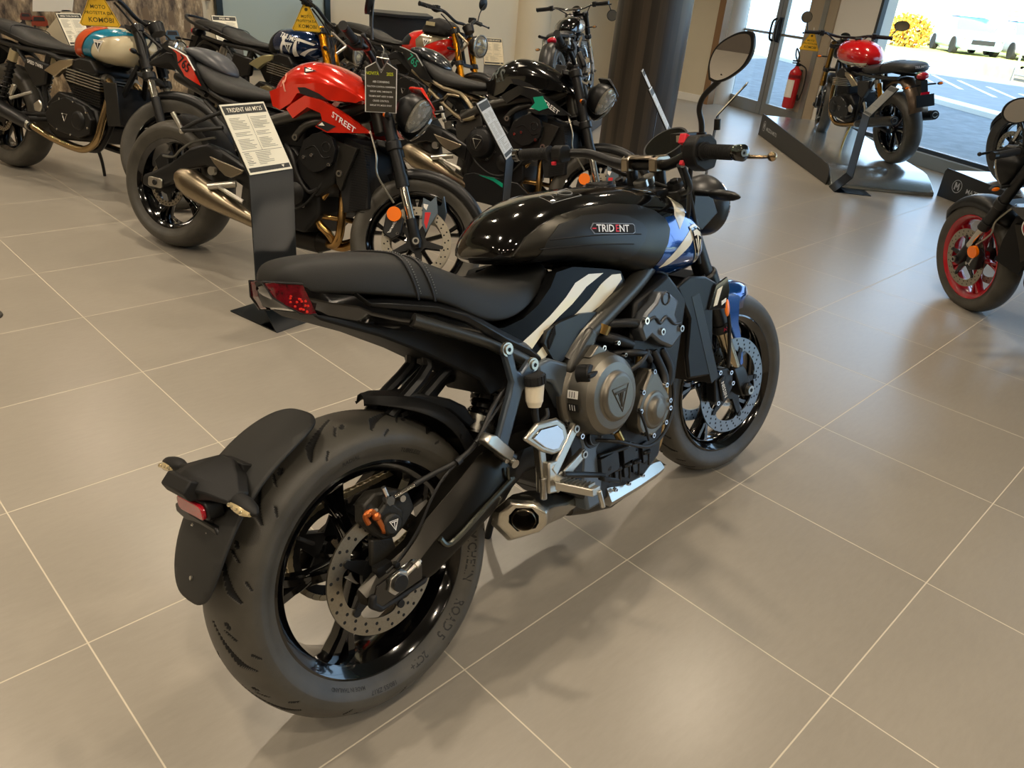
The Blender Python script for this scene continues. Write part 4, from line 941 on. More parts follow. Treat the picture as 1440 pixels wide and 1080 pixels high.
    blue=[(.905,.722),(.905,.775),(.935,.815),(.95,.85),(.95,.885),(1.0,.884),(1.030,.910),(1.062,.930),(1.092,.924),(1.13,.895),(1.168,.86),(1.195,.81),(1.198,.77),(1.17,.735),(1.10,.722),(1.0,.722)]
    s1=[(.922,.760),(.938,.778),(.995,.805),(1.05,.831),(1.088,.848),(1.088,.818),(1.055,.798),(1.0,.779),(.95,.763)]
    s2=[(1.006,.846),(1.0,.884),(1.030,.910),(1.062,.930),(1.092,.924),(1.098,.904),(1.072,.882),(1.035,.863)]
    for s in (-1,1):
        mb.patch(blue,fnr(.0012)(s),h=.012,m=1); mb.patch(s1,fnr(.0020)(s),h=.010,m=2); mb.patch(s2,fnr(.0020)(s),h=.010,m=2)
        # shield emblem: white edge, blue/black wedge with light bars
        C_=(1.100,.800)
        def E(pts,sc=1): return [(C_[0]+x*sc,C_[1]+z*sc) for x,z in pts]
        sh_=[(-.040,.046),(.0,.049),(.038,.030),(.040,.006),(.006,-.056),(-.008,-.056),(-.028,.012)]
        mb.patch(E(sh_),fnr(.0035)(s),h=.01,m=2); mb.patch(E(sh_,.88),fnr(.0050)(s),h=.01,m=0)
        for q in ([(-.030,.038),(.0,.040),(.028,.026),(.028,.012),(.0,.022),(-.026,.022)],[(-.004,.024),(.008,.022),(.003,-.044),(-.003,-.044)],[(-.020,.012),(-.012,.012),(-.006,-.02),(-.009,-.026)],[(.028,.002),(.018,.006),(.008,-.02),(.009,-.03)]):
            mb.patch(E(q,.85),fnr(.0064)(s),h=.01,m=2)
    tank=build('fuel_tank',mb,[BLK,BLU,WHT],R0,sharp=60)
    pad=[(.453,.858),(.470,.882),(.492,.905),(.53,.925),(.58,.940),(.65,.947),(.76,.944),(.85,.930),(.91,.908),(.945,.880),(.952,.856),(.935,.822),(.905,.792),(.888,.765),(.882,.742),(.86,.742),(.82,.745),(.805,.776),(.76,.790),(.70,.802),(.55,.828)]
    mb=MB(); mb.patch(pad,fnr(.0065)(-1),h=.012,m=0,rim=fnr(-.003)(-1)); mb.mirror()
    kp=build('knee_panel',mb,PAD,tank,sharp=50,label='matte graphite knee panel')
    ov=[(.505,.850),(.535,.895),(.570,.922),(.64,.932),(.72,.926),(.79,.910),(.835,.888),(.85,.868),(.835,.845),(.80,.818),(.765,.806),(.70,.815),(.60,.832)]
    mb=MB(); mb.patch(ov,fnr(.0088)(-1),h=.012,m=0,rim=fnr(.0055)(-1)); mb.mirror()
    build('knee_panel_inset',mb,mat('matte_graphite_light','#343535',.38,metal=.6),tank,sharp=50)
    mb=MB()
    for a,b in (((.538,.893),(.821,.862)),((.513,.876),(.790,.843))):
        pts=[(a[0]+(b[0]-a[0])*t/14,a[1]+(b[1]-a[1])*t/14+.004*sin(PI*t/14)) for t in range(15)]
        mb=MB(); mb.tube([(x,-(Y(x,z)+.0088),z) for x,z in pts],.0016,n=6,sub=1); mb.mirror(); build('panel_groove',mb,DBLK,tank)

    mb=MB(); ba=math.atan2(-.020,.13)
    def bm_(X_,Z_,off,s=-1): x=.725+X_*cos(ba)-Z_*sin(ba); z=.8895+X_*sin(ba)+Z_*cos(ba); return (x,s*(Y(x,z)+off),z)
    out=[(-.078,0),(-.068,.0125),(.070,.0125),(.076,.008),(.076,-.008),(.068,-.0125),(-.066,-.0125)]
    for s in (-1,1):
        mb=MB(); mb.patch(out,lambda a,b:bm_(a*s*-1,b,.0100,s),h=.01,m=1); mb.patch([(x*.965,z*.86) for x,z in out],lambda a,b:bm_(a*s*-1,b,.0106,s),h=.01,m=0)
        for txt,x0,mi in (('TRID',-.030,2),('E',.0092,3),('NT',.0340,2)): mb.text(txt,.0235,lambda a,b:bm_((a*1.12+x0),b,.0112,s) if s<0 else bm_(-(a*1.12+x0),b,.0112,s),m=mi)
        mb.add([bm_((x)*(-s) if False else x,z,.0112,s) for x,z in ((-.073,-.0012),(-.06,-.0012),(-.06,.0016),(-.072,.0016))],[(0,1,2,3)],3)
        build('name_badge',mb,[DBLK,mat('badge_edge','#8c8c8c',.4,metal=.5),mat('badge_letters','#eef0f2',.35),mat('badge_red','#d3202c',.4)],tank,label='dark badge with white and red lettering')
    # warning sticker outline and filler
    mb=MB(); 
    def topp(x,y,o=.0015):
        W,t,c=tw(x),tt(x),tcn(x); return (x,y,c+(t-c)*(1-min(abs(y)/W,1)**2.5)**(1/2.5)+o)
    lp=[(.575,-.155+.02),(.650,-.125),(.705,-.110),(.690,-.070),(.60,-.085)]
    lp=[(.60,-.10),(.70,-.105),(.72,-.045),(.61,-.05)]
    mb.tube([topp(*p) for p in lp+[lp[0]]],.0009,n=5,sub=1)
    for k in range(3): mb.tube([topp(.625+.02*k,-.085+.01*k),topp(.632+.02*k,-.07),topp(.626+.02*k,-.06)],.0008,n=5,sub=2)
    cc=[topp(.675+.018*cos(t),-.076+.016*sin(t)) for t in [2*PI*i/20 for i in range(21)]]; mb.tube(cc,.0009,n=5,sub=1)
    build('sticker_outline',mb,mat('sticker_grey','#8f9090',.5),tank)
    mb=MB(); mb.lathe([(.0,.012),(.034,.012),(.036,.008),(.036,-.004)],(.90,0,.975),40,axis='z'); mb.lathe([(.036,.004),(.042,.003),(.044,-.006)],(.90,0,.975),40,axis='z'); build('filler_cap',mb,SBLK,tank)
    # ---- side panel with stripes (right and left)
    SP=[(.318,.742),(.365,.735),(.42,.742),(.470,.762),(.515,.792),(.540,.820),(.60,.822),(.70,.800),(.752,.788),(.785,.778),(.797,.752),(.77,.722),(.70,.702),(.66,.694),(.60,.672),(.54,.642),(.47,.628),(.43,.642),(.38,.690)]
    spy=lambda x,z: .138+.012*sin(min(max((x-.32)/.4,0),1)*PI)-.05*max(0,(z-.76))
    sf=lambda off,s:(lambda x,z:(x,s*(spy(x,z)+off),z))
    mb=MB(); st1=[(.389,.680),(.422,.656),(.470,.690),(.510,.717),(.560,.730),(.637,.766),(.700,.782),(.718,.788),(.656,.797),(.600,.800),(.585,.772),(.555,.752),(.50,.718),(.45,.70)]
    st2=[(.438,.650),(.466,.634),(.505,.656),(.560,.690),(.610,.700),(.675,.702),(.744,.730),(.785,.752),(.785,.772),(.752,.780),(.705,.766),(.660,.735),(.60,.712),(.545,.70),(.49,.675)]
    st1=[(.389,.684),(.420,.660),(.470,.696),(.530,.722),(.580,.740),(.640,.768),(.716,.786),(.655,.795),(.600,.785),(.560,.760),(.50,.730),(.44,.705)]
    st2=[(.437,.652),(.464,.637),(.51,.664),(.560,.690),(.620,.700),(.690,.712),(.742,.732),(.785,.758),(.782,.772),(.748,.776),(.700,.762),(.650,.738),(.59,.715),(.53,.698),(.48,.675)]
    grey=[(.56,.690),(.62,.700),(.69,.712),(.742,.732),(.785,.758),(.79,.745),(.76,.722),(.70,.705),(.66,.697),(.60,.680)]
    for s in (-1,1):
        mb.patch(SP,sf(0,s),h=.014,m=0,rim=sf(-.03,s)); mb.patch(st1,sf(.0008,s),h=.012,m=1); mb.patch(st2,sf(.0008,s),h=.012,m=1); mb.patch(grey,sf(.0006,s),h=.012,m=2)
    sp=build('side_panel',mb,[mat('side_panel_black','#08090a',.45,spec=.15),WHT,mat('stripe_grey','#4d5054',.3,metal=.4)],R0,sharp=50)
    INS=[(.462,.678),(.476,.702),(.52,.712),(.60,.714),(.66,.704),(.67,.695),(.62,.672),(.56,.640),(.51,.622),(.485,.636)]
    mb=MB(); mb.patch(INS,sf(.012,-1),h=.014,m=0,rim=sf(-.002,-1)); mb.mirror()
    ip=build('side_panel_scoop',mb,mat('satin_panel','#2b2d2f',.33,metal=.5),R0,sharp=50,label='satin black lower scoop')
    mb=MB()
    for k in range(9):
        mb.box((.474+.003*k,-.163,.672+.0035*k+.0),(.0016,.004,.022))
    mb.mirror(); build('scoop_mesh',mb,DBLK,ip)
    # ---- engine
    mb=MB()
    mb.prism([(.50,.30),(.50,.50),(.56,.60),(.70,.60),(.86,.52),(.90,.40),(.86,.27),(.78,.235),(.58,.235)],-.165,.165,'y'); mb.prism([(.74,.50),(.80,.70),(.95,.74),(1.03,.66),(.95,.44)],-.165,.165,'y')
    mb.box((.66,0,.64),(.26,.2,.12)); mb.prism([(.56,.25),(.84,.25),(.82,.205),(.60,.205)],-.11,.11,'y')
    en=build('engine',mb,ENGD,R0,bevel=.010)
    mb=MB(); cc=(.600,-.165,.525)
    mb.lathe([(0,-.088),(.050,-.088),(.056,-.083),(.058,-.075),(.078,-.072),(.092,-.060),(.098,-.040),(.100,-.01),(.112,.0),(.112,.012)],cc,64)
    mb.prism([(.565,.62),(.60,.642),(.63,.62)],-.168,-.20,'y'); mb.prism([(.59,.47),(.635,.475),(.632,.425),(.607,.42)],-.168,-.215,'y')
    cv=build('clutch_cover',mb,ENG,en,bevel=.003,sharp=30)
    mb=MB(); q=lambda x,z:(cc[0]+x,cc[1]-.0885,cc[2]+z)
    mb.tube([q(-.030,.024),q(.030,.024),q(0,-.036),q(-.030,.024)],.0018,n=6,sub=1); mb.tube([q(-.020,.012),q(.020,.012)],.003,n=6,sub=1); mb.tube([q(0,.012),q(0,-.024)],.003,n=6,sub=1); mb.tube([q(-.010,.012),q(-.002,-.015)],.0012,n=6,sub=1); mb.tube([q(.010,.012),q(.002,-.015)],.0012,n=6,sub=1); build('cover_emblem',mb,mat('emblem_grey','#5b5a55',.4,metal=.7),en)
    mb=MB(); mb.cyl((.535,-.19,.588),(.542,-.222,.592),.024,.022,n=20); mb.box((.542,-.226,.592),(.040,.01,.012)); build('oil_filler_cap',mb,ENGD,en,bevel=.003)
    mb=MB()
    for z0,m_ in ((.560,0),(.540,1)):
        a=[(.518,z0+.007),(.545,z0+.007),(.545,z0-.007),(.518,z0-.007)]
        mb.add([(x,-.2395-.0*x,z) for x,z in a],[(0,1,2,3)],0 if m_==0 else 1)
    # small stickers lie on the rim band of the cover
    mb=MB(); 
    for i,(ang,mm) in enumerate(((165,0),(182,1))):
        for k in range(4):
            pass
        a=rad(ang); R_=.1035
        vs=[]
        for da in (-.09,.09):
            for yy in (-.045,-.014): vs.append((cc[0]+R_*cos(a+da)*.995,cc[1]+yy,cc[2]+R_*sin(a+da)*.995))
        mb.add(vs,[(0,1,3,2)],mm)
        for k in range(3): 
            yk=-.022-.007*k; mb.add([(cc[0]+(R_+.0008)*cos(a+d_)*.995,cc[1]+yk+e,cc[2]+(R_+.0008)*sin(a+d_)*.995) for d_ in (-.065,.065) for e in (0,.002)],[(0,1,3,2)],1-mm)
    build('cover_sticker',mb,[WHD,DBLK],en)
    bolts('cover_bolt',[(cc[0]+.108*cos(rad(a)),cc[1]-.002,cc[2]+.108*sin(rad(a))) for a in (20,60,95,128,205,240,275,310,345)],(0,-1,0),en,.0075,CHR)
    mb=MB(); mb.prism([(.765,.50),(.792,.532),(.812,.526),(.862,.44),(.862,.405),(.832,.372),(.775,.355),(.735,.378),(.722,.40),(.728,.45)],-.160,-.205,'y'); mb.lathe([(0,-.062),(.024,-.060),(.030,-.054),(.034,-.048),(.050,-.044),(.052,-.03)],(.790,-.165,.425),32)
    build('generator_cover',mb,ENG,en,bevel=.006,sharp=30)
    bolts('generator_bolt',[(.797,-.205,.524),(.845,-.205,.475),(.857,-.205,.43),(.855,-.205,.41),(.832,-.205,.378),(.775,-.205,.361),(.738,-.205,.378),(.730,-.205,.44),(.745,-.205,.485)],(0,-1,0),en,.007,CHR)
    mb=MB(); mb.prism([(.770,.640),(.800,.672),(.845,.690),(.865,.712),(.90,.705),(.945,.672),(.925,.640),(.955,.585),(.90,.556),(.85,.582),(.815,.610),(.785,.600)],-.155,-.196,'y')
    hc=build('head_cover',mb,ENGB,en,bevel=.008)
    mb=MB(); mb.tube([(.80,-.1965,.650),(.83,-.198,.655),(.85,-.198,.635),(.88,-.198,.645),(.91,-.198,.620),(.94,-.198,.615)],.004,n=8,sub=4); mb.lathe([(.014,-.0),(.016,-.003),(.018,0)],(.882,-.197,.692),24); build('head_cover_rib',mb,mat('rib_dark','#393c40',.4,metal=.5),en)
    bolts('head_bolt',[(.855,-.197,.612),(.79,-.197,.655),(.94,-.197,.60)],(0,-1,0),en,.010,CHR)
    # hoses, wiring, brackets between head and cases
    mb=MB()
    mb.tube([(.66,-.12,.64),(.70,-.16,.63),(.76,-.17,.60)],.014); mb.tube([(.70,-.15,.665),(.76,-.175,.655),(.80,-.175,.64)],.012); mb.tube([(.69,-.14,.59),(.74,-.18,.585),(.79,-.19,.57),(.82,-.18,.545)],.009); mb.tube([(.72,-.19,.545),(.76,-.20,.56),(.80,-.19,.575)],.006)
    mb.tube([(.85,-.17,.56),(.86,-.19,.50),(.85,-.20,.47)],.012); mb.tube([(.90,-.16,.55),(.905,-.18,.50),(.89,-.18,.46)],.012); mb.tube([(.58,-.17,.41),(.62,-.215,.40),(.68,-.22,.37),(.74,-.215,.345),(.80,-.21,.345),(.86,-.20,.37),(.90,-.19,.42),(.91,-.18,.50)],.0045); mb.tube([(.72,-.21,.45),(.735,-.215,.40),(.745,-.215,.36)],.0035)
    build('hose',mb,HOSE,R0)
    mb=MB()
    for x,z in ((.62,.30),(.66,.285),(.70,.28),(.74,.275),(.785,.285)):
        k_=int(x*1000)%3; mb.box((x,-.166,z+.01*k_),(.014+.006*k_,.014,.03+.012*k_)); mb.cyl((x-.01,-.172,z+.02),(x+.012,-.178,z+.02),.006,n=10); mb.cyl((x+.01,-.172,z-.02),(x+.012,-.174,z+.02),.0035,n=8)
    mb.box((.63,-.16,.33),(.07,.04,.05)); mb.box((.71,-.165,.33),(.05,.03,.04)); mb.cyl((.60,-.17,.36),(.70,-.18,.35),.005)
    build('sump_fitting',mb,SBLK,R0,bevel=.002)
    bolts('case_bolt',[(.66,-.19,.385),(.68,-.20,.37),(.84,-.168,.56),(.70,-.175,.62),(.72,-.178,.585),(.645,-.175,.255),(.70,-.175,.25),(.76,-.175,.25)],(0,-1,0),R0,.006,CHR)
    mb=MB(); mb.cyl((.655,-.16,.655),(.665,-.165,.675),.022,n=24); mb.tube([(.775,-.175,.545),(.78,-.18,.575)],.008); mb.cyl((.632,-.205,.42),(.640,-.21,.395),.010,n=12); build('brass_fitting',mb,mat('brass_bronze','#a98a52',.3,metal=1),R0)
    # ---- exhaust
    mb=MB()
    for y,dx in ((-.085,0),(0,.01),(.085,0)):
        mb.tube([(.93,y,.54),(.985+dx,y,.50),(1.005+dx,y,.42),(.985+dx,y*.9,.30),(.965,y*.8,.235),(.92,y*.6,.20),(.86,y*.5,.19),(.80,y*.3,.19)],.0185,n=14)
    eh=build('exhaust_header',mb,BRZ,R0)
    mb=MB()
    secs=[]
    for x,cz,h,y0,y1 in ((.87,.195,.022,-.02,-.10),(.80,.195,.032,.0,-.12),(.68,.205,.038,.03,-.14),(.60,.222,.036,.0,-.13),(.54,.238,.03,-.04,-.125)):
        secs.append([(x,y0+(y1-y0)*(.5-.5*c_),cz+h*s_) for c_,s_ in [(math.copysign(abs(cos(t))**.7,cos(t)),math.copysign(abs(sin(t))**.7,sin(t))) for t in [2*PI*i/20 for i in range(20)]]])
    mb.loft(secs); build('collector_box',mb,mat('collector_dark','#4a463f',.4,metal=.8),eh)
    mb=MB(); secs=[]
    for x,zl,zh,yi,yo in ((.895,.212,.228,-.13,-.145),(.885,.205,.245,-.10,-.158),(.85,.205,.262,-.095,-.163),(.75,.207,.272,-.095,-.17),(.66,.212,.283,-.10,-.175),(.625,.215,.288,-.105,-.178)):
        secs.append([(x,yi+.01,zh-.012),(x,yi,zh),(x,yi-.022,zh-.003),(x,yo+.012,(zl+zh)/2+.012),(x,yo,zl+.014),(x,yo+.008,zl),(x,yi,zl+.004)])
    mb.loft(secs); build('heat_shield',mb,ALU,eh,bevel=.003,sharp=25,label='brushed aluminium heat shield')
    # silencer body: short and faceted, the cut end faces back and outward
    face=[(.268,-.148,.317),(.271,-.157,.346),(.290,-.180,.368),(.322,-.213,.358),(.343,-.231,.335),(.343,-.225,.305),(.332,-.211,.289),(.291,-.165,.275)]
    face=[V(p) for p in face]; fc=sum(face,V())/8
    def rg(c,k,fx=1.0): return [V(c)+V(((p.x-fc.x)*k*fx,(p.y-fc.y)*k,(p.z-fc.z)*k)) for p in face]
    mb=MB(); mb.loft([rg(fc,.96),rg((.313,-.176,.322),1.17),rg((.345,-.158,.314),1.18,.8),rg((.41,-.132,.292),1.08,.4),rg((.49,-.112,.262),.86,.2),rg((.57,-.10,.245),.6,.1),rg((.60,-.10,.24),.4,.1)],caps=False)
    fn_=V((-.72,-.68,-.12)).normalized(); u_=V((0,0,1)); u_=(u_-fn_*u_.dot(fn_)).normalized(); w_=fn_.cross(u_)
    def rc_(r,h,n=32): return [fc+fn_*h+u_*(r*cos(t))+w_*(r*sin(t)) for t in [2*PI*i/n for i in range(n)]]
    fr8=rg(fc,.96); r8=[fc+(p-fc).normalized()*.034 for p in fr8]; mb.loft([fr8,r8],caps=False)
    si=build('silencer',mb,mat('silencer_satin','#c4bfb2',.25,metal=1,noise=.05,nscale=60),R0,bevel=.004,sharp=22)
    mb=MB(); mb.loft([[fc+(p-fc).normalized()*.0345-fn_*.0005 for p in fr8],[fc+(p-fc).normalized()*.03-fn_*.012 for p in fr8]],caps=False); mb.add(rc_(.033,-.05),[tuple(range(32))]); build('end_cap',mb,SBLK,si)
    mb=MB(); mb.loft([rc_(.0235,-.05),rc_(.0235,.003),rc_(.0255,.006),rc_(.0275,.003),rc_(.0275,-.05)],caps=False); build('outlet_pipe',mb,mat('outlet_bronze','#8d8374',.25,metal=1),si)
    # ---- rider footrest hanger, heel plate, pedal
    mb=MB(); Yh=-.195
    mb.prism([(.322,.507),(.368,.530),(.432,.520),(.455,.500),(.462,.468),(.432,.440),(.405,.442),(.372,.462)],Yh,Yh-.012,'y')
    hp_=build('heel_plate',mb,ALU,R0,bevel=.006,seg=2)
    mb=MB(); mb.prism([(.345,.503),(.372,.515),(.425,.507),(.440,.492),(.442,.470),(.420,.452),(.402,.455),(.378,.470)],Yh-.012,Yh-.016,'y'); build('heel_plate_face',mb,CHR,hp_,bevel=.003)
    mb=MB()
    def arm(a,b,w0,w1,y0,y1):
        a=V((a[0],0,a[1]));b=V((b[0],0,b[1])); d=(b-a).normalized(); nn=V((-d.z,0,d.x))
        mb.loft([[p+nn*w+V((0,y,0)) for w,y in ((-wd,ya),(wd,ya),(wd,yb),(-wd,yb))] for p,wd,ya,yb in ((a,w0,y0,y0-.016),(b,w1,y1,y1-.016))])
    arm((.508,.475),(.395,.405),.011,.014,-.178,-.198); arm((.528,.402),(.39,.372),.011,.013,-.178,-.198); arm((.40,.43),(.385,.36),.016,.014,-.195,-.198); arm((.395,.37),(.43,.385),.02,.016,-.197,-.198)
    fh=build('footrest_hanger',mb,ALU,R0,bevel=.004)
    bolts('hanger_bolt',[(.500,-.195,.470),(.520,-.195,.400)],(0,-1,0),fh,.010,STE,h=.004)
    mb=MB(); mb.box((.38,-.19,.43),(.02,.02,.09)); mb.cyl((.388,-.185,.46),(.378,-.185,.36),.012,n=12); mb.cyl((.372,-.20,.40),(.366,-.20,.35),.008,n=12); build('master_cylinder',mb,STE,R0,bevel=.003)
    mb=MB()
    mb.cyl((.405,-.205,.385),(.40,-.235,.382),.013,n=14); mb.loft([[(.392+x,-.225,.380+z) for x,z in ((-.012,-.008),(.014,-.010),(.014,.010),(-.012,.012))],[(.430+x,-.300,.366+z) for x,z in ((-.014,-.007),(.014,-.009),(.014,.009),(-.014,.010))]])
    mb.cyl((.438,-.300,.366),(.442,-.304,.325),.006,n=10)
    fpg=build('rider_footrest',mb,ALU,R0,bevel=.003)
    mb=MB()
    for k in range(8): t=k/8; mb.box((.398+.034*t,-.236-.06*t,.3925-.0135*t),(.022,.0035,.006))
    build('footrest_serration',mb,STE,fpg)
    mb=MB(); mb.tube([(.42,-.215,.392),(.50,-.222,.362),(.545,-.232,.345)],[.008,.006],n=10); mb.loft([[(.525,-.225,.352),(.525,-.245,.352),(.525,-.245,.340),(.525,-.225,.340)],[(.575,-.232,.328),(.575,-.250,.328),(.575,-.250,.318),(.575,-.232,.318)]]); build('brake_pedal',mb,SBLK,R0,bevel=.003)
    # reservoir
    mb=MB(); mb.cyl((.382,-.19,.572),(.388,-.19,.612),.019,.022,n=24); mb.cyl((.380,-.19,.560),(.382,-.19,.573),.014,.019,n=24); rs=build('brake_fluid_reservoir',mb,mat('milky_plastic','#e3d9c2',.35,spec=.5),R0)
    mb=MB(); mb.lathe([(0,.022),(.022,.022),(.0245,.018),(.0245,0),(0,0)],(.388,-.19,.610),24,axis='z'); 
    for k in range(16): a=2*PI*k/16; mb.box((.388+.0245*cos(a),-.19+.0245*sin(a),.62),(.004,.004,.018),Matrix.Rotation(a,3,'Z'))
    build('reservoir_cap',mb,DBLK,rs)
    mb=MB(); mb.tube([(.381,-.19,.562),(.380,-.19,.535),(.384,-.19,.51)],.008); mb.tube([(.415,-.19,.545),(.41,-.195,.53),(.395,-.19,.52),(.384,-.19,.512)],.006); mb.cyl((.405,-.19,.585),(.415,-.185,.59),.005); build('reservoir_hose',mb,HOSE,rs)
    # passenger hangers
    for s in (-1,1):
        mb=MB(); yb,yo=s*.165,s*.183
        mb.prism([(.318,.700),(.330,.712),(.343,.702),(.350,.650),(.362,.640),(.392,.660),(.406,.660),(.412,.645),(.402,.632),(.360,.600),(.345,.575),(.300,.500),(.312,.478),(.325,.465),(.310,.455),(.285,.470),(.272,.495),(.270,.520),(.318,.600),(.332,.628)],yb,yo,'y')
        ph=build('passenger_hanger',mb,mat('hanger_satin','#4e5863',.32,metal=.6),R0,bevel=.005,seg=2)
        for x,z in ((.330,.700),(.400,.648)): mb=MB(); mb.lathe([(0,s*.004),(.010,s*.004),(.011,0),(.015,0),(.016,-s*.006)],(x,yo,z),24,m=0); mb.lathe([(0,s*.0045),(.005,s*.0045)],(x,yo,z),6,m=1); build('hanger_cap',mb,[STE,DBLK],ph)
        mb=MB(); a=V((.300,s*.178,.468)); b=V((.212,s*.205,.548)); secs=[]
        for t,w in ((0,.45),(.12,.9),(.5,1),(.85,1.05),(.97,.75),(1,.3)):
            p=a+(b-a)*t; secs.append([p+V((.010*w,s*-.016*w,.014*w)),p+V((.013*w,s*.016*w,.010*w)),p+V((-.006*w,s*.018*w,-.006*w)),p+V((-.008*w,s*-.016*w,-.002*w))])
        mb.loft(secs); pp=build('passenger_footrest',mb,ALU,R0,bevel=.004)
        mb=MB(); mb.cyl((.305,s*.15,.472),(.300,s*.195,.458),.010,n=12); mb.cyl((.29,s*.15,.48),(.285,s*.188,.47),.007,n=10); build('peg_pivot',mb,STE,pp)
    # ---- side stand on the far side
    mb=MB(); mb.tube([(.60,.14,.24),(.56,.20,.12),(.50,.235,-.052)],[.013,.011,.011],n=10); mb.box((.49,.24,-.06),(.07,.05,.010),Matrix.Rotation(.28,3,'X')); build('side_stand',mb,SBLK,R0,bevel=.002)
    # ---- radiator and shrouds
    mb=MB(); mb.prism([(1.05,.66),(1.09,.66),(1.17,.40),(1.13,.39)],-.165,.165,'y',m=0)
    for k in range(22): z=.41+.011*k; x=1.165-(z-.41)*.30; mb.box((x,0,z),(.012,.30,.002),m=1)
    rd=build('radiator',mb,[SBLK,DBLK],R0,bevel=.002)
    mb=MB(); mb.prism([(.985,.70),(1.05,.715),(1.13,.70),(1.185,.672),(1.160,.62),(1.148,.50),(1.145,.43),(1.125,.415),(1.02,.435),(1.015,.50),(1.04,.60)],-.150,-.164,'y'); mb.mirror(); sr=build('radiator_shroud',mb,mat('shroud_black','#08090a',.4,spec=.3),R0,bevel=.006)
    mb=MB(); mb.prism([(1.165,.668),(1.228,.680),(1.238,.640),(1.215,.592),(1.125,.606)],-.165,-.172,'y',m=0); mb.prism([(1.17,.655),(1.198,.66),(1.165,.612),(1.145,.612)],-.1722,-.1735,'y',m=1); mb.prism([(1.19,.618),(1.215,.622),(1.213,.612),(1.188,.606)],-.1722,-.1735,'y',m=2)
    mb.mirror(); build('shroud_wing',mb,[BLK,WHT,WHD],sr,bevel=.002)
    for s in (-1,1):
        mb=MB(); mb.ball((1.222,s*.170,.592),(.012,.006,.026)); build('side_reflector',mb,ORG,R0,label='orange side reflector')
    # ---- front end, everything that turns with the bars
    T=St; ax0=V((1.407,0,.30))
    fw=rim(R0,'front_wheel',FC,.050,T,RIMB,5,hub=.032,hubw=.05,sw=.014)
    tyre(fw,FC,.300,.122,T,hero=15)
    for s in (-1,1): disc(R0,FC,s*.072,.155,.118,T,'front_brake_disc',rows=((.95,26,.0040),(.87,26,.0040),(.80,26,.0036)),lobes=5,boss=.045,m=mat('front_disc_grey','#8e9294',.3,metal=1))
    mb=MB(T); mb.lathe([(.072,-.0655),(.060,-.0655)],FC,60)
    for k in range(48): a=2*PI*k/48; mb.box((FC[0]+.064*cos(a),-.0665,FC[2]+.064*sin(a)),(.0045,.001,.009),Matrix.Rotation(-a+PI/2,3,'Y'))
    build('abs_ring',mb,STE,fw)
    def fk(t,y,o=0): p=ax0+AX*t; return V((p.x,y,p.z))
    for s in (-1,1):
        y=s*.103
        mb=MB(T); mb.tube([fk(.255,y),fk(.30,y),fk(.72,y)],.0275,n=24,sub=1); mb.cyl(fk(.235,y),fk(.262,y),.0315,n=24); mb.cyl(fk(.715,y),fk(.735,y),.0265,.022,n=24); mb.cyl(fk(.735,y),fk(.742,y),.012,n=6)
        fl=build('fork_leg',mb,SBLK,R0)
        mb=MB(T); mb.cyl(fk(.06,y),fk(.25,y),.0205,n=28); build('fork_stanchion',mb,mat('stanchion_bronze','#b0a287',.18,metal=1),fl)
        mb=MB(T); mb.loft([[fk(t,y+dy)+V((dx,0,0)) for dx,dy in ((-.026*w,-.024*w),(.026*w,-.024*w),(.030*w,0),(.026*w,.024*w),(-.026*w,.024*w),(-.030*w,0))] for t,w in ((-.03,.6),(-.01,1),(.03,1.05),(.075,1.0),(.09,.85))]); mb.cyl(fk(0,y-s*.02),fk(0,y+s*.036),.020,n=20); build('fork_bottom',mb,SBLK,fl,bevel=.003)
        mb=MB(T); mb.cyl(fk(0,y+s*.036),fk(0,y+s*.043),.014,n=20,m=0); mb.cyl(fk(0,y+s*.0431),fk(0,y+s*.0436),.007,n=6,m=1); build('axle_end',mb,[STE,DBLK],fl)
        # caliper behind the leg
        mb=MB(T); mb.prism([(1.262,.372),(1.290,.395),(1.325,.388),(1.352,.360),(1.350,.318),(1.322,.285),(1.290,.270),(1.268,.290)],s*.082,s*.118,'y'); mb.prism([(1.275,.36),(1.30,.375),(1.32,.31),(1.295,.285)],s*.118,s*.126,'y'); cl=build('front_caliper',mb,SBLK,R0,bevel=.006)
        mb=MB(T); mb.text('NISSIN',.020,lambda X,Y_: (1.2985-Y_*.9-X*.33,s*.1268,.328+X*.95-Y_*.3),m=0); build('caliper_lettering',mb,WHD,cl)
        bolts('caliper_bolt',[(1.283,s*.118,.385),(1.336,s*.118,.372),(1.345,s*.118,.335),(1.275,s*.118,.288)],(0,s,0),cl,.008,CHR,T=T)
        mb=MB(T); mb.c=0; mb.text('SHOWA',.017,lambda X,Y_: (lambda p,a:(p.x+.0318*cos(a)*.92,p.y-s*0+(-.0318*sin(a))*1.0,p.z+.0318*cos(a)*.42))(fk(.249+Y_*1.0,-.103 if s<0 else .103),rad(70)+X/.0318)) if s<0 else None
        if s<0: build('fork_lettering',mb,mat('showa_red','#d0244a',.5),fl)
    for t0,t1,r_,e in ((.403,.44,.038,.02),(.693,.72,.036,.01)):
        mb=MB(T)
        for s in (-1,1): mb.cyl(fk(t0-.003,s*.103),fk(t1+.003,s*.103),r_,n=24)
        mb.loft([[fk(t,y)+V((d,0,0)) for t in (t0,t1) for d in ((-.08,e) if t==t0 else (e,-.08))] for y in (-.10,-.03,.03,.10)]); build('fork_yoke',mb,SBLK,R0,bevel=.006)
    mb=MB(T); mb.cyl((1.085,0,.955),(1.078,0,.972),.020,n=24); mb.cyl((1.14,.02,.955),(1.13,.02,.978),.022,n=24); build('steering_nut',mb,STE,R0)
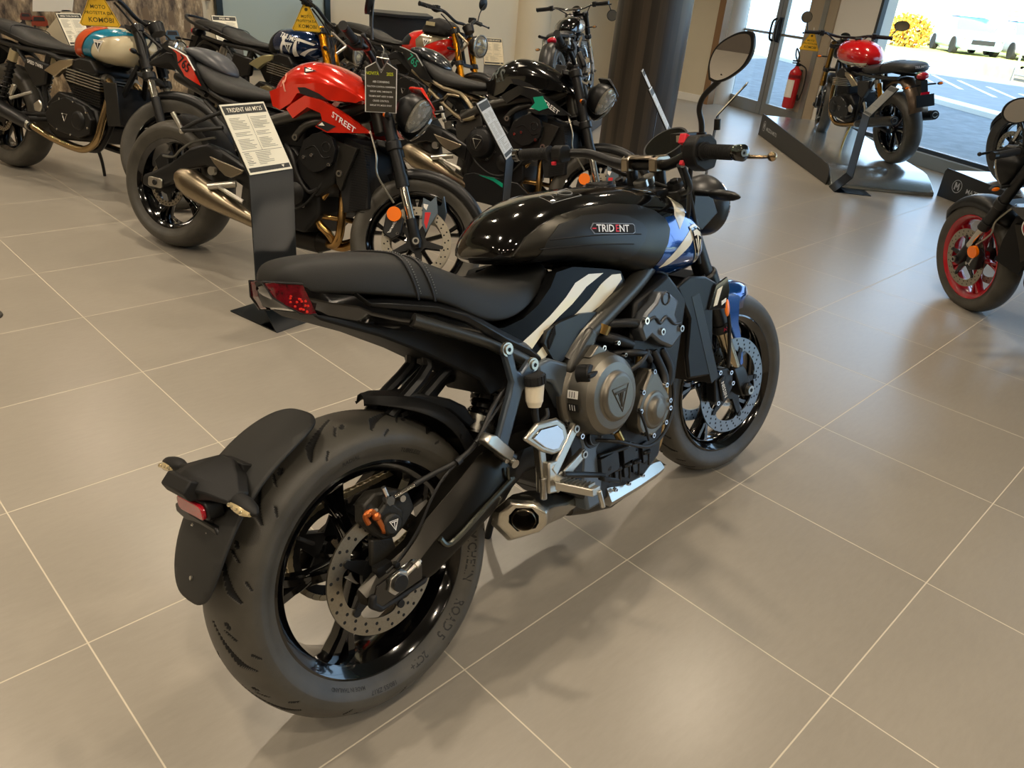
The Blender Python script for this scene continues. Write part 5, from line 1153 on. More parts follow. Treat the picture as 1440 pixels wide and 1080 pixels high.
    # cable bundle by the right fork
    mb=MB(T); mb.tube([(1.02,-.19,1.02),(1.09,-.16,.95),(1.14,-.14,.86),(1.17,-.13,.74)],.007); mb.tube([(1.03,-.22,1.03),(1.07,-.18,.95),(1.10,-.15,.88),(1.10,-.12,.80)],.006); mb.tube([(1.0,-.22,1.02),(1.05,-.20,.96),(1.09,-.14,.94),(1.13,-.10,.93)],.007); mb.tube([(1.12,.15,1.0),(1.16,.08,.96),(1.15,0,.94),(1.12,-.08,.93)],.008); mb.tube([(1.2,-.12,.70),(1.27,-.15,.60),(1.30,-.14,.48),(1.31,-.13,.40)],.0055); mb.tube([(1.06,-.07,.97),(1.12,-.12,.93),(1.16,-.13,.85)],.005)
    build('control_cable',mb,HOSE,R0)
    # front fender
    mb=MB(T); secs=[]
    for i in range(22):
        a=rad(150-84*i/21); k=sin(PI*i/21); r=.318; w=.064*(.5+.5*min(1,k*2.5)); dp=.055+.03*k
        secs.append([(FC[0]+rr*cos(a),y,FC[2]+rr*sin(a)) for y,rr in ((-w-.004,r-dp),(-w-.004,r-dp*.4),(-w*.93,r-.004),(-w*.6,r+.008),(0,r+.013),(w*.6,r+.008),(w*.93,r-.004),(w+.004,r-dp*.4),(w+.004,r-dp))])
    mb.loft(secs,caps=False,closed=False); ff=build('front_fender',mb,BLU,R0,sharp=60); m=ff.modifiers.new('t','SOLIDIFY'); m.thickness=.003
    mb=MB(T)
    mb.prism([(1.36,.53),(1.366,.61),(1.415,.60),(1.44,.585),(1.436,.50),(1.455,.44),(1.466,.36),(1.450,.35),(1.42,.45),(1.395,.50)],-.062,-.072,'y'); mb.mirror()
    build('fender_stay',mb,BLU,ff,bevel=.003)
    # bars
    bar=[(.98,-.385,1.052),(1.005,-.30,1.053),(1.035,-.245,1.051),(1.068,-.19,1.045),(1.088,-.12,1.022),(1.10,-.07,1.012),(1.10,0,1.012),(1.10,.07,1.012),(1.088,.12,1.022),(1.068,.19,1.045),(1.035,.245,1.051),(1.005,.30,1.053),(.98,.385,1.052)]
    mb=MB(T); mb.tube(bar,[.011,.012,.014,.0145,.0145,.014,.012,.011],n=14); hb=build('handlebar',mb,SBLK,R0)
    for s in (-1,1):
        a=V((1.000,s*.285,1.054)); b=V((.976,s*.400,1.052)); d=(b-a)
        mb=MB(T); mb.cyl(a,a+d*.05,.022,n=24); mb.cyl(a+d*.05,a+d*.93,.0165,.0165,n=24)
        for k in range(12): mb.cyl(a+d*(.12+.062*k),a+d*(.145+.062*k),.0174,n=24)
        gp_=build('handlebar_grip',mb,RUB2,R0)
        mb=MB(T); mb.cyl(a+d*.95,a+d*1.14,.0175,.019,n=24); mb.cyl(a+d*1.14,a+d*1.17,.019,.014,n=24); build('bar_end_weight',mb,BLK,gp_)
        mb=MB(T); mb.cyl(a+d*1.165,a+d*1.175,.008,n=20,m=0); mb.cyl(a+d*1.1755,a+d*1.178,.004,n=6,m=1); build('bar_end_bolt',mb,[STE,DBLK],gp_)
        # lever
        mb=MB(T); mb.tube([(1.045,s*.225,1.045),(1.066,s*.27,1.040),(1.070,s*.34,1.036),(1.062,s*.400,1.035),(1.060,s*.425,1.036)],[.010,.009,.008,.0065,.006],n=10,flat=.7); mb.ball((1.060,s*.432,1.036),.011); build('brake_lever' if s<0 else 'clutch_lever',mb,mat('lever_polished','#b59c7c',.2,metal=1) if s<0 else SBLK,R0)
        if s>0: continue
        # mirror
        st_=[V(p) for p in ((1.018,-.262,1.062),(1.018,-.262,1.115),(1.008,-.263,1.150),(1.0,-.282,1.178),(1.004,-.312,1.202),(1.006,-.335,1.222))]
        for p in st_: p.y*=-s
        mb=MB(T); mb.tube(st_,[.0075,.007,.0065,.0065,.007,.010],n=10); mb.cyl(st_[0]-V((0,0,.012)),st_[0]+V((0,0,.035)),.012,n=16)
        mm=build('mirror_stalk',mb,SBLK,R0)
        gl=[(-.303,1.216),(-.304,1.251),(-.327,1.283),(-.368,1.300),(-.400,1.301),(-.411,1.290),(-.408,1.262),(-.388,1.234),(-.352,1.214),(-.322,1.208)]
        C2=sum((V(p) for p in gl),V((0,0)))/len(gl)
        pts=[V(p) for p in cr([(a_,b_,0) for a_,b_ in gl+[gl[0]]],5)[:-1]]
        fx=lambda y_,z_: 1.0-.10*(y_+.36)-.05*(z_-1.25)
        def P_(p,sc,dx): y_=C2.x+(p.x-C2.x)*sc; z_=C2.y+(p.y-C2.y)*sc; return (fx(y_,z_)+dx,-s*y_,z_)
        mb=MB(T); mb.loft([[P_(p,.97,-.001) for p in pts],[P_(p,1.06,0) for p in pts],[P_(p,1.07,.006) for p in pts],[P_(p,.95,.016) for p in pts],[P_(p,.6,.026) for p in pts]]); build('mirror_shell',mb,SBLK,mm,sharp=60)
        mb=MB(T); mb.add([P_(p,.95,-.0022) for p in pts],[tuple(range(len(pts)))]); build('mirror_glass',mb,MIR,mm)
    # switch blocks
    mb=MB(T); mb.prism([(.967,1.075),(.985,1.092),(1.03,1.092),(1.052,1.075),(1.055,1.035),(1.045,1.012),(1.008,1.006),(.975,1.022),(.963,1.045)],-.245,-.283,'y'); sg=build('switch_housing',mb,MBLK,R0,bevel=.005)
    for c_,d_ in (((.985,-.238,1.083),(.022,.020,.024)),((.970,-.243,1.030),(.010,.012,.012))): mb=MB(T); mb.box(c_,d_,Matrix.Rotation(.4,3,'Y')); build('switch_button',mb,mat('switch_red','#e2283a',.4),sg,bevel=.002,label='red switch')
    mb=MB(T); mb.prism([(.992,1.068),(1.005,1.076),(1.03,1.074),(1.04,1.05),(1.03,1.028),(.998,1.024),(.988,1.04)],.232,.272,'y'); sg2=build('switch_housing',mb,MBLK,R0,bevel=.004)
    mb=MB(T); mb.box((.990,.258,1.026),(.010,.014,.010)); build('switch_button',mb,MATS['switch_red'],sg2,bevel=.002,label='red switch')
    mb=MB(T); mb.box((1.045,-.190,1.085),(.05,.058,.022),m=0); mb.box((1.019,-.195,1.083),(.002,.026,.016),m=1); mb.cyl((1.045,-.19,1.05),(1.045,-.19,1.075),.012,m=0); mb.tube([(1.04,-.29,1.10),(1.04,-.292,1.125)],.008); build('brake_reservoir',mb,[SBLK,mat('sight_glass','#9d8f7c',.3)],R0,bevel=.003)
    # clamps
    mb=MB(T)
    for y in (-.052,.052): mb.prism([(1.070,.995),(1.070,1.030),(1.082,1.038),(1.120,1.038),(1.130,1.030),(1.130,.995)],y-.014,y+.014,'y')
    mb.prism([(1.076,1.029),(1.082,1.037),(1.118,1.037),(1.124,1.029)],-.052,.052,'y')
    cm=build('bar_clamp',mb,mat('clamp_titanium','#9a9080',.28,metal=1),R0,bevel=.004,seg=3)
    for y in (-.052,.052): mb=MB(T); mb.cyl((1.10,y,1.0),(1.105,y,.955),.016,n=16); build('bar_riser',mb,SBLK,R0)
    bolts('clamp_bolt',[(x,y,1.037) for x in (1.080,1.122) for y in (-.052,.052)],(0,0,1),cm,.005,DBLK,T=T,h=.002)
    # instrument
    mb=MB(T); Rm=Matrix.Rotation(rad(-50),3,'Y'); secs=[]
    for h,rr in ((-.022,.045),(-.016,.064),(.0,.068),(.006,.066)): secs.append([V((1.185,0,1.055))+Rm@V((h*-1*-1,0,0))*0+Matrix.Rotation(rad(38),3,'Y')@V((rr*cos(t),rr*sin(t),h)) @ Matrix.Identity(3) if False else V((1.185,0,1.060))+Matrix.Rotation(rad(-35),3,'Y')@V((rr*cos(t),rr*sin(t),h)) for t in [2*PI*i/40 for i in range(40)]])
    mb.loft(secs); ins=build('instrument',mb,SBLK,R0,sharp=50)
    mb=MB(T); mb.add([V((1.185,0,1.060))+Matrix.Rotation(rad(-35),3,'Y')@V((.060*cos(t),.060*sin(t),.0066)) for t in [2*PI*i/40 for i in range(40)]],[tuple(range(40))]); build('instrument_glass',mb,mat('dark_screen','#0a0d0c',.06,coat=1),ins)
    # headlight
    mb=MB(T); secs=[]
    for x,r in ((1.255,.03),(1.268,.055),(1.29,.076),(1.325,.088),(1.35,.090),(1.358,.087)): secs.append([(x,r*cos(t),.872+r*sin(t)) for t in [2*PI*i/40 for i in range(40)]])
    mb.loft(secs); hl=build('headlight_shell',mb,SBLK,R0,sharp=50)
    mb=MB(T); secs=[]
    for x,r in ((1.357,.086),(1.372,.080),(1.382,.05),(1.386,.0001)): secs.append([(x,r*cos(t),.872+r*sin(t)) for t in [2*PI*i/40 for i in range(40)]])
    mb.loft(secs); build('headlight_lens',mb,mat('headlight_clear','#dfe6ea',.05,metal=.7,coat=1),hl)
    for s in (-1,1): mb=MB(T); mb.prism([(1.20,.93),(1.27,.92),(1.30,.86),(1.23,.82),(1.19,.85)],s*.085,s*.092,'y'); build('headlight_bracket',mb,SBLK,R0,bevel=.003)
    for s in (-1,1):
        o=indicator(s,(1.165,s*.125,.935),(1.175,s*.262,.925),R0,T,False)
hero()

# ================================================================ other motorcycles
def common_front(R0,T,FC,Rf,Wf,rimm,fork,yf=.10,style='usd',rot=.155,stan=None,fend=SBLK,lower=.26,top=.74,two=True,rimw=.048,stripe=None,fstyle=None,fgold=None,cal=None,rimst='y',spokes=5):
    fw=rim(R0,'front_wheel',FC,rimw,T,rimm,spokes,hub=.032,hubw=.05,sw=.013,style=rimst,n=64,stripe=stripe)
    tyre(fw,FC,Rf,Wf,T,n=72)
    for s in ((-1,1) if two else (-1,)): disc(R0,FC,s*.070,rot,rot*.76,T,'front_brake_disc',rows=((.92,24,.0042),(.82,24,.0042)),lobes=5,boss=.045,n=48)
    ax0=V(FC)
    def fk(t,y,o=0): p=ax0+AXV*t; return V((p.x+o,y,p.z))
    for s in (-1,1):
        y=s*yf
        if style=='usd':
            mb=MB(T); mb.tube([fk(lower,y),fk(top,y)],.0265,n=20,sub=1); mb.cyl(fk(lower-.02,y),fk(lower+.03,y),.030,n=20); fl=build('fork_leg',mb,fork,R0)
            mb=MB(T); mb.cyl(fk(.05,y),fk(lower,y),.020,n=20); build('fork_stanchion',mb,stan or mat('fork_chrome','#cfcac0',.12,metal=1),fl)
            mb=MB(T); mb.tube([fk(-.03,y),fk(0,y),fk(.10,y)],[.018,.026,.024],n=14,sub=1); mb.cyl(fk(0,y-s*.02),fk(0,y+s*.035),.019,n=18); build('fork_bottom',mb,SBLK,fl)
        else:
            mb=MB(T); mb.tube([fk(-.03,y),fk(.0,y),fk(.30,y)],[.022,.026,.025],n=18,sub=1); mb.cyl(fk(0,y-s*.02),fk(0,y+s*.035),.019,n=18); fl=build('fork_leg',mb,fork,R0)
            mb=MB(T); mb.cyl(fk(.30,y),fk(top,y),.0205,n=20); build('fork_stanchion',mb,stan or mat('fork_chrome','#cfcac0',.12,metal=1),fl)
            mb=MB(T); mb.cyl(fk(.46,y),fk(top-.02,y),.030,n=20); build('fork_shroud',mb,SBLK,fl)
        mb=MB(T); mb.cyl(fk(0,y+s*.034),fk(0,y+s*.042),.015,n=18,m=0); mb.cyl(fk(0,y+s*.0421),fk(0,y+s*.0428),.009,n=12,m=1); build('axle_end',mb,[STE,DBLK],fl)
        if two or s<0:
            o=(-.14,.07) ; mb=MB(T); cx,cz=FC[0]-.115,FC[2]+.045
            mb.prism([(cx-.035,cz+.045),(cx+.01,cz+.065),(cx+.045,cz+.04),(cx+.045,cz-.03),(cx+.01,cz-.06),(cx-.035,cz-.04)],s*.08,s*.118,'y'); cl=build('front_caliper',mb,cal or SBLK,R0,bevel=.005)
            mb=MB(T); mb.text('brembo',.022,lambda X,Y_: (cx+.004-Y_*.9-X*.33*-s*-1,s*.1186,cz+X*.95-Y_*.3)); build('caliper_lettering',mb,WHD,cl)
            bolts('caliper_bolt',[(cx-.02,s*.118,cz+.045),(cx+.03,s*.118,cz+.045),(cx+.03,s*.118,cz-.03)],(0,s,0),cl,.008,CHR,T=T)
    for tt in (.42,top-.03):
        mb=MB(T)
        for s in (-1,1): mb.cyl(fk(tt-.02,s*yf),fk(tt+.02,s*yf),.036,n=20)
        mb.loft([[fk(tt+dt,y,d) for dt in (-.015,.015) for d in ((-.075,.015) if dt<0 else (.015,-.075))] for y in (-yf,-.03,.03,yf)])
        build('fork_yoke',mb,SBLK,R0,bevel=.005)
    if fend is not None:
        mb=MB(T); secs=[]
        for i in range(18):
            a=rad(125-108*i/17); k=sin(PI*i/17); r=Rf+.018; w=(Wf/2+.004)*(.5+.5*min(1,k*2.5)); dp=.03+.015*k
            secs.append([(FC[0]+rr*cos(a),y,FC[2]+rr*sin(a)) for y,rr in ((-w-.004,r-dp),(-w*.93,r-.004),(-w*.6,r+.008),(0,r+.013),(w*.6,r+.008),(w*.93,r-.004),(w+.004,r-dp))])
        mb.loft(secs,caps=False,closed=False); ff=build('front_fender',mb,fend,R0,sharp=60); m=ff.modifiers.new('t','SOLIDIFY'); m.thickness=.003
    return fk
def bars(R0,T,c,w=.385,rise=.04,back=-.12,m=None,grips=True,levers=True,lev=None):
    x,z=c
    pts=[(x+back,s*w if s else 0,z+rise) for s in (-1,)]+[(x+back*.8,-.29,z+rise),(x+back*.35,-.20,z+rise*.85),(x,-.09,z),(x,0,z),(x,.09,z),(x+back*.35,.20,z+rise*.85),(x+back*.8,.29,z+rise),(x+back,w,z+rise)]
    mb=MB(T); mb.tube(pts,.0125,n=12); build('handlebar',mb,m or SBLK,R0)
    for s in (-1,1):
        a=V((x+back*.78,s*.27,z+rise)); b=V((x+back*1.02,s*(w+.01),z+rise)); d=b-a
        mb=MB(T); mb.cyl(a,a+d*.08,.021,n=18); mb.cyl(a+d*.08,b,.0165,n=18); g=build('handlebar_grip',mb,RUB2,R0)
        mb=MB(T); mb.cyl(b,b+d*.18,.016,.019,n=18); build('bar_end_weight',mb,SBLK,g)
        mb=MB(T); mb.prism([(a.x-.03,a.z+.022),(a.x+.03,a.z+.026),(a.x+.036,a.z-.02),(a.x,a.z-.03),(a.x-.032,a.z-.018)],s*.225,s*.262,'y'); build('switch_housing',mb,MBLK,R0,bevel=.004)
        mb=MB(T); mb.tube([(a.x+.045,s*.22,a.z-.01),(a.x+.068,s*.27,a.z-.015),(a.x+.068,s*.34,a.z-.018),(a.x+.055,s*.41,a.z-.018)],[.009,.008,.0065,.006],n=8); mb.ball((a.x+.055,s*.418,a.z-.018),.010,n=10); build('brake_lever' if s<0 else 'clutch_lever',mb,lev or SBLK,R0)
def round_mirror(R0,T,base,head,r=.05,m=None,barend=False,oval=1.0,facing=(-1,0,.1)):
    mb=MB(T); b=V(base);h=V(head); mb.tube([b,b+(h-b)*.35+V((0,0,.02)),h+V((.02,0,0))],[.0055,.005,.006],n=8); st=build('mirror_stalk',mb,SBLK,R0)
    n=V(facing).normalized(); u=n.cross(V((0,0,1))).normalized(); w=u.cross(n)
    def ring(rr,o): return [h+n*o+u*(rr*cos(t)*oval)+w*(rr*sin(t)) for t in [2*PI*i/24 for i in range(24)]]
    mb=MB(T); mb.loft([ring(r*.95,.0),ring(r*1.06,-.001),ring(r*1.02,-.010),ring(r*.6,-.022)]); build('mirror_shell',mb,m or SBLK,st)
    mb=MB(T); mb.add(ring(r*.95,.001),[tuple(range(24))]); build('mirror_glass',mb,MIR,st)
def simple_indicator(R0,T,base,tip,lens=ORG):
    b=V(base);t=V(tip); mb=MB(T); mb.tube([b,b+(t-b)*.5],.007,n=8,sub=1); d=(t-b).normalized()
    mb.ball(b+(t-b)*.75,(.016,.028,.014),n=12); o=build('indicator',mb,SBLK,R0)
    mb=MB(T); mb.ball(b+(t-b)*.75+V((-.006,0,0)),(.014,.022,.011),n=12); build('indicator_lens',mb,lens,o)
def naked765(name,label,P,steer,C,hood=None,tag_text=None,rear=True,rimm=None,belly=None,trellis=None,lite=False,accent=None,white=None):
    R0=empty('motorcycle',P); T=steerM(steer); tag(R0,label,'motorcycle'); rimm=rimm or RIMB
    FC=(1.405,0,.30); WC=(0,0,.315)
    if rear:
        rw=rim(R0,'rear_wheel',WC,.068,None,rimm,5,hub=.045,hubw=.065,sw=.015,n=72,stripe=C.get('stripe')); tyre(rw,WC,.315,.182,None,n=96)
        disc(R0,WC,-.085,.11,.085,None,'rear_brake_disc',lobes=5,n=48)
        mb=MB(); secs=[]
        for x,zb,zt in ((-.09,.295,.345),(-.03,.28,.37),(.08,.33,.43),(.20,.42,.52),(.30,.45,.555),(.40,.44,.54),(.58,.38,.48)):
            secs.append([(x,-.155,zb+.01),(x,-.150,zb),(x,-.11,zb),(x,-.105,zb+.01),(x,-.105,zt-.01),(x,-.115,zt),(x,-.145,zt),(x,-.155,zt-.015)])
        mb.loft(secs); mb.loft([[(x,-y,z) for x,y,z in s] for s in secs]); mb.cyl((.58,-.13,.43),(.58,.13,.43),.045); sa=build('swingarm',mb,SBLK,R0,bevel=.003)
        mb=MB(); mb.prism(rrect(-.045,.045,.297,.343,.012),-.156,-.166,'y',m=0); mb.cyl((0,-.15,.32),(0,-.17,.32),.014,n=20,m=1); build('chain_adjuster',mb,[ALU,SBLK],sa,bevel=.002)
        mb=MB(); mb.prism([(-.06,.42),(-.02,.46),(.03,.45),(.04,.38),(-.03,.37)],-.08,-.12,'y'); build('rear_caliper',mb,SBLK,R0,bevel=.005)
        mb=MB(); mb.tube([(0,-.12,.45),(.10,-.15,.46),(.16,-.17,.50),(.24,-.17,.55),(.36,-.16,.59)],.006,n=8); build('brake_hose',mb,mat('braided_hose','#6c6c68',.4,metal=.7),R0)
        mb=MB(); secs=[]
        for i in range(12):
            a=rad(92-66*i/11); r=.335+.01*sin(i/11*PI); w=.08*(.3 if i==0 else .8 if i==1 else 1)
            secs.append([(rr*cos(a),y,.315+rr*sin(a)) for y,rr in ((-w-.01,r-.03),(-w,r),(0,r+.016),(w,r),(w+.01,r-.03))])
        mb.loft(secs,caps=False,closed=False); o=build('hugger',mb,MBLK,R0); o.modifiers.new('t','SOLIDIFY').thickness=.003
        # passenger pegs on long rods
        for s in (-1,1):
            mb=MB(); mb.tube([(.373,s*.15,.707),(.27,s*.19,.645),(.19,s*.20,.596)],.009,n=8,sub=2); mb.tube([(.40,s*.16,.640),(.29,s*.195,.61),(.19,s*.20,.592)],.009,n=8,sub=2); pf=build('passenger_hanger',mb,SBLK,R0)
            mb=MB(); mb.cyl((.19,s*.19,.590),(.14,s*.21,.665),.010,.012,n=12); mb.ball((.19,s*.195,.590),.016,n=12); build('passenger_footrest',mb,ALU,pf)
        mb=MB(); mb.prism([(.37,.502),(.573,.471),(.56,.455),(.504,.427),(.47,.43),(.438,.448),(.40,.475)],-.19,-.205,'y'); build('heel_plate',mb,mat('heel_plate_bronze','#a59a86',.35,metal=1),R0,bevel=.003)
        mb=MB(); mb.cyl((.50,-.16,.40),(.39,-.22,.366),.016,n=12); mb.tube([(.43,-.20,.375),(.50,-.22,.362),(.60,-.215,.333)],.010,n=8); mb.cyl((.40,-.20,.44),(.40,-.22,.44),.02,n=16); build('rider_footrest',mb,ALU,R0)
        mb=MB(); mb.prism([(.16,.82),(.10,.86),(-.02,.93),(-.07,.935),(-.18,.875),(-.17,.86),(-.05,.89),(.10,.80),(.30,.73),(.40,.68),(.48,.60),(.52,.64),(.42,.74)],-.07,.07,'y'); build('undertray',mb,MBLK,R0,bevel=.006)
        # tail with bright panel
        def tlx(off): return lambda x,z: None
        for s in (-1,1):
            f=lambda o_: (lambda x,z:(x,s*(.105+.04*min(1,max(0,(x+.05)/.25))+o_),z))
            mb=MB(); mb.patch([(-.075,.965),(-.004,.962),(.06,.945),(.13,.93),(.20,.87),(.29,.785),(.19,.797),(.077,.869),(.02,.93),(-.06,.95)],f(0),h=.02,m=0,rim=f(-.05)); mb.patch([(.007,.956),(.058,.931),(.075,.885),(.126,.838),(.244,.805),(.205,.851),(.155,.911),(.130,.926),(.06,.951)],f(.003),h=.02,m=1)
            fx=f(.0055); a_=rad(-30)
            mb.text('765',.072,lambda X,Y_:fx(.118+(X*cos(a_)-Y_*sin(a_))*.85*(-s),.889+(X*sin(a_)+Y_*cos(a_))*.85) if s<0 else fx(.118-(X*cos(a_)+Y_*sin(a_))*.85,.889+(X*sin(a_)+Y_*cos(a_))*.85),m=2)
            mb.tube([fx(.0,.958),fx(.06,.947),fx(.135,.927),fx(.20,.868)],.0035,n=5,sub=1,m=3)
            build('tail_panel',mb,[SBLK,C['tail'],C['num'],C.get('tailedge',WHD)],R0)
        mb=MB(); hw=interp([.03,.10,.18,.26,.30],[.07,.105,.115,.085,.03])
        mb.loft([[(x,y*hw(x),zb_+(zt_-zb_)*z) for y,z in ((-1,0),(-1.0,.5),(-.8,.85),(-.4,1),(.4,1),(.8,.85),(1.0,.5),(1,0))] for x,zb_,zt_ in ((.03,.955,.965),(.07,.94,.982),(.12,.92,.985),(.19,.89,.975),(.26,.87,.935),(.30,.87,.885))]); build('seat_cowl',mb,C['cowl'],R0,sharp=50,sub=1)
    mb=MB(); secs=[]
    zt=smooth_interp([.14,.20,.28,.36,.44,.55,.64],[.925,.910,.880,.855,.845,.838,.835]); zb=interp([.14,.20,.30,.40,.55,.64],[.88,.845,.775,.76,.775,.79]); hw=smooth_interp([.14,.2,.3,.4,.5,.6,.64],[.10,.13,.155,.16,.14,.11,.10])
    for x in (.14,.16,.20,.25,.30,.36,.42,.48,.54,.60,.64):
        t,b,w=zt(x),zb(x),hw(x); secs.append([(x,y*w,b+z*(t-b)) for y,z in ((-1,0),(-1,.4),(-.95,.72),(-.8,.9),(-.5,.98),(0,1),(.5,.98),(.8,.9),(.95,.72),(1,.4),(1,0))])
    mb.loft(secs); build('seat',mb,SEAT,R0,sharp=60,sub=1)
    # tank
    w=smooth_interp([.60,.63,.68,.76,.86,.96,1.06,1.13,1.16],[.07,.10,.13,.155,.165,.165,.145,.11,.07]); t=smooth_interp([.60,.64,.70,.77,.86,.95,1.02,1.09,1.14,1.16],[.83,.91,.965,.995,1.0,.982,.955,.92,.88,.86])
    b=interp([.60,.70,.80,.9,1.0,1.16],[.80,.79,.84,.85,.84,.845]); cz=lambda x:b(x)+(t(x)-b(x))*.35
    Y=surfY(w,t,b,cz,2.3,2.6); mb=MB(); superloft(mb,[.60,.605,.615,.63,.65,.68,.71,.75,.80,.85,.9,.95,1.0,1.04,1.08,1.11,1.135,1.15,1.16],w,t,b,cz,2.3,2.6,n=48,m=0)
    for s in (-1,1):
        q=lambda x,z,s=s:(x,s*(Y(x,z)+.003),z)
        for p_ in C.get('tankpatch',[]): mb.patch(p_,q,h=.02,m=2)
        pp=[(.81,.962),(.885,.952),(.83,.935)]; mb.patch(pp,q,h=.01,m=1); mb.patch([(.825,.955),(.870,.950),(.834,.941)],lambda x,z,s=s:(x,s*(Y(x,z)+.005),z),h=.01,m=2)
        if C.get('rmark'): 
            k=[(.700,.905),(.715,.85)]
            mb.text(C['rmark'],.12,lambda X,Y_,s=s:(lambda x,z:(x,s*(Y(x,z)+.0035),z))(.705+(-s)*X*.8+Y_*.0,.880+Y_*.95+(-s)*X*-.15),m=3)
    build('fuel_tank',mb,[C['tank'],DBLK,C.get('tp2',WHD),C.get('rm',WHD)],R0,sharp=50)
    # side wing of the tank and radiator flank
    for s in (-1,1):
        f=lambda o_,s=s:(lambda x,z:(x,s*(.15+.05*min(1,max(0,(x-.68)/.25))-.07*max(0,(x-1.05)/.15)+o_),z))
        mb=MB(); mb.patch([(.63,.835),(.655,.775),(.70,.765),(.765,.80),(.80,.845),(.86,.86),(.99,.84),(1.11,.848),(1.136,.867),(1.06,.895),(.95,.905),(.80,.885),(.72,.875)],f(-.012),h=.03,m=0,rim=f(-.06)); mb.patch([(.804,.871),(.852,.876),(.939,.86),(.989,.840),(.875,.842),(.826,.848)],f(-.008),h=.02,m=1); build('tank_wing',mb,[C['tank'],DBLK],R0,sharp=40)
        mb=MB(); mb.patch([(.764,.774),(.80,.80),(.872,.841),(.97,.835),(1.063,.801),(1.186,.735),(1.02,.706),(.953,.722),(.986,.753),(.973,.781),(.896,.796),(.85,.765),(.812,.739)],f(.012),h=.025,m=0,rim=f(-.03)); mb.patch([(.960,.725),(.990,.752),(1.06,.738),(1.02,.712)],f(.015),h=.02,m=1); mb.patch([(.972,.730),(.99,.745),(1.005,.733)],f(.017),h=.02,m=2)
        g=f(.0165); a_=rad(-28); txt='STREET'
        if not C.get('plain'): mb.text(txt,.036,lambda X,Y_:g(1.085+(-s)*(X*cos(a_))*.95-Y_*sin(a_)*.3,.760+(-s)*X*sin(a_)*.95+Y_*.9),m=2)
        build('radiator_flank',mb,[C['flank'],DBLK,WHD],R0,sharp=40)
    # frame and trellis
    mb=MB()
    for s in (-1,1):
        mb.tube([(.52,s*.15,.62),(.62,s*.155,.68),(.71,s*.155,.72),(.87,s*.14,.775),(1.0,s*.09,.80),(1.09,s*.04,.86)],.027,n=12,sub=3); mb.tube([(.80,s*.15,.65),(.86,s*.15,.72),(.95,s*.13,.755)],.018,n=10)
    mb.cyl((1.16,0,.74),(1.08,0,.92),.035); mb.prism([(.50,.66),(.62,.70),(.66,.60),(.64,.38),(.60,.28),(.52,.28),(.53,.42),(.48,.56)],-.15,-.125,'y'); mb.prism([(.50,.66),(.62,.70),(.66,.60),(.64,.38),(.60,.28),(.52,.28),(.53,.42),(.48,.56)],.15,.125,'y'); build('frame',mb,FRM,R0,bevel=.004)
    mb=MB(); tm=trellis or SBLK
    for s in (-1,1):
        mb.tube([(.25,s*.12,.80),(.366,s*.145,.765),(.485,s*.155,.750),(.56,s*.16,.70),(.61,s*.16,.655)],.013,n=8,sub=2); mb.tube([(.25,s*.12,.745),(.40,s*.15,.668),(.53,s*.16,.612),(.61,s*.16,.640)],.013,n=8,sub=2); mb.tube([(.366,s*.14,.70),(.40,s*.15,.735),(.485,s*.155,.735)],.009,n=8,sub=1); mb.tube([(.10,s*.10,.84),(.25,s*.12,.77)],.013,n=8,sub=1)
    build('subframe',mb,tm,R0)
    # engine
    mb=MB(); mb.prism([(.56,.30),(.54,.50),(.62,.60),(.80,.62),(.95,.50),(.98,.35),(.90,.25),(.62,.25)],-.15,.15,'y'); mb.prism([(.82,.52),(.86,.66),(.97,.72),(1.06,.66),(1.05,.50),(.96,.42)],-.17,.17,'y'); mb.box((.70,0,.68),(.24,.2,.14)); en=build('engine',mb,ENGD,R0,bevel=.012)
    mb=MB(); mb.prism([(.884,.647),(.93,.69),(.98,.705),(1.035,.685),(1.058,.645),(1.052,.59),(1.0,.545),(.956,.528),(.90,.55),(.874,.58)],-.172,-.198,'y'); mb.tube([(.90,-.199,.62),(.95,-.2,.64),(1.0,-.2,.60),(1.04,-.2,.61)],.003,n=6); mb.lathe([(.018,0),(.020,-.004),(.024,0)],(1.01,-.198,.645),20); build('head_cover',mb,ENGD,en,bevel=.006)
    mb=MB(); mb.lathe([(0,-.075),(.04,-.075),(.046,-.068),(.075,-.06),(.085,-.045),(.09,-.01),(.10,.0)],(.68,-.15,.50),48); cv=build('clutch_cover',mb,ENGD,en,sharp=30)
    mb=MB(); q=lambda x,z:(.68+x,-.2262,.50+z); mb.tube([q(-.028,.02),q(.028,.02),q(0,-.034),q(-.028,.02)],.002,n=6,sub=1); build('cover_emblem',mb,STE,en)
    mb=MB(); mb.lathe([(0,-.055),(.03,-.052),(.05,-.04),(.055,0)],(.86,-.15,.42),36); build('generator_cover',mb,ENGD,en,sharp=30)
    bolts('engine_bolt',[(.68+.097*cos(rad(a)),-.152,.50+.097*sin(rad(a))) for a in (10,50,90,130,200,250,300,340)]+[(.86+.06*cos(rad(a)),-.152,.42+.06*sin(rad(a))) for a in (20,90,160,230,300)]+[(.94,-.199,.60),(1.035,-.199,.575),(.90,-.199,.585)],(0,-1,0),en,.008,CHR)
    if not lite: bolts('frame_bolt',[(.822,-.17,.66),(.60,-.165,.655),(.53,-.165,.61),(1.07,-.165,.545)],(0,-1,0),R0,.016,STE)
    mb=MB(); mb.tube([(.75,-.14,.62),(.82,-.18,.58),(.86,-.18,.50),(.92,-.17,.44),(.97,-.17,.46)],.010); mb.tube([(.62,-.17,.44),(.70,-.2,.38),(.80,-.19,.34),(.90,-.18,.37),(.97,-.17,.46),(1.0,-.16,.52)],.005); build('hose',mb,HOSE,R0)
    # exhaust
    mb=MB()
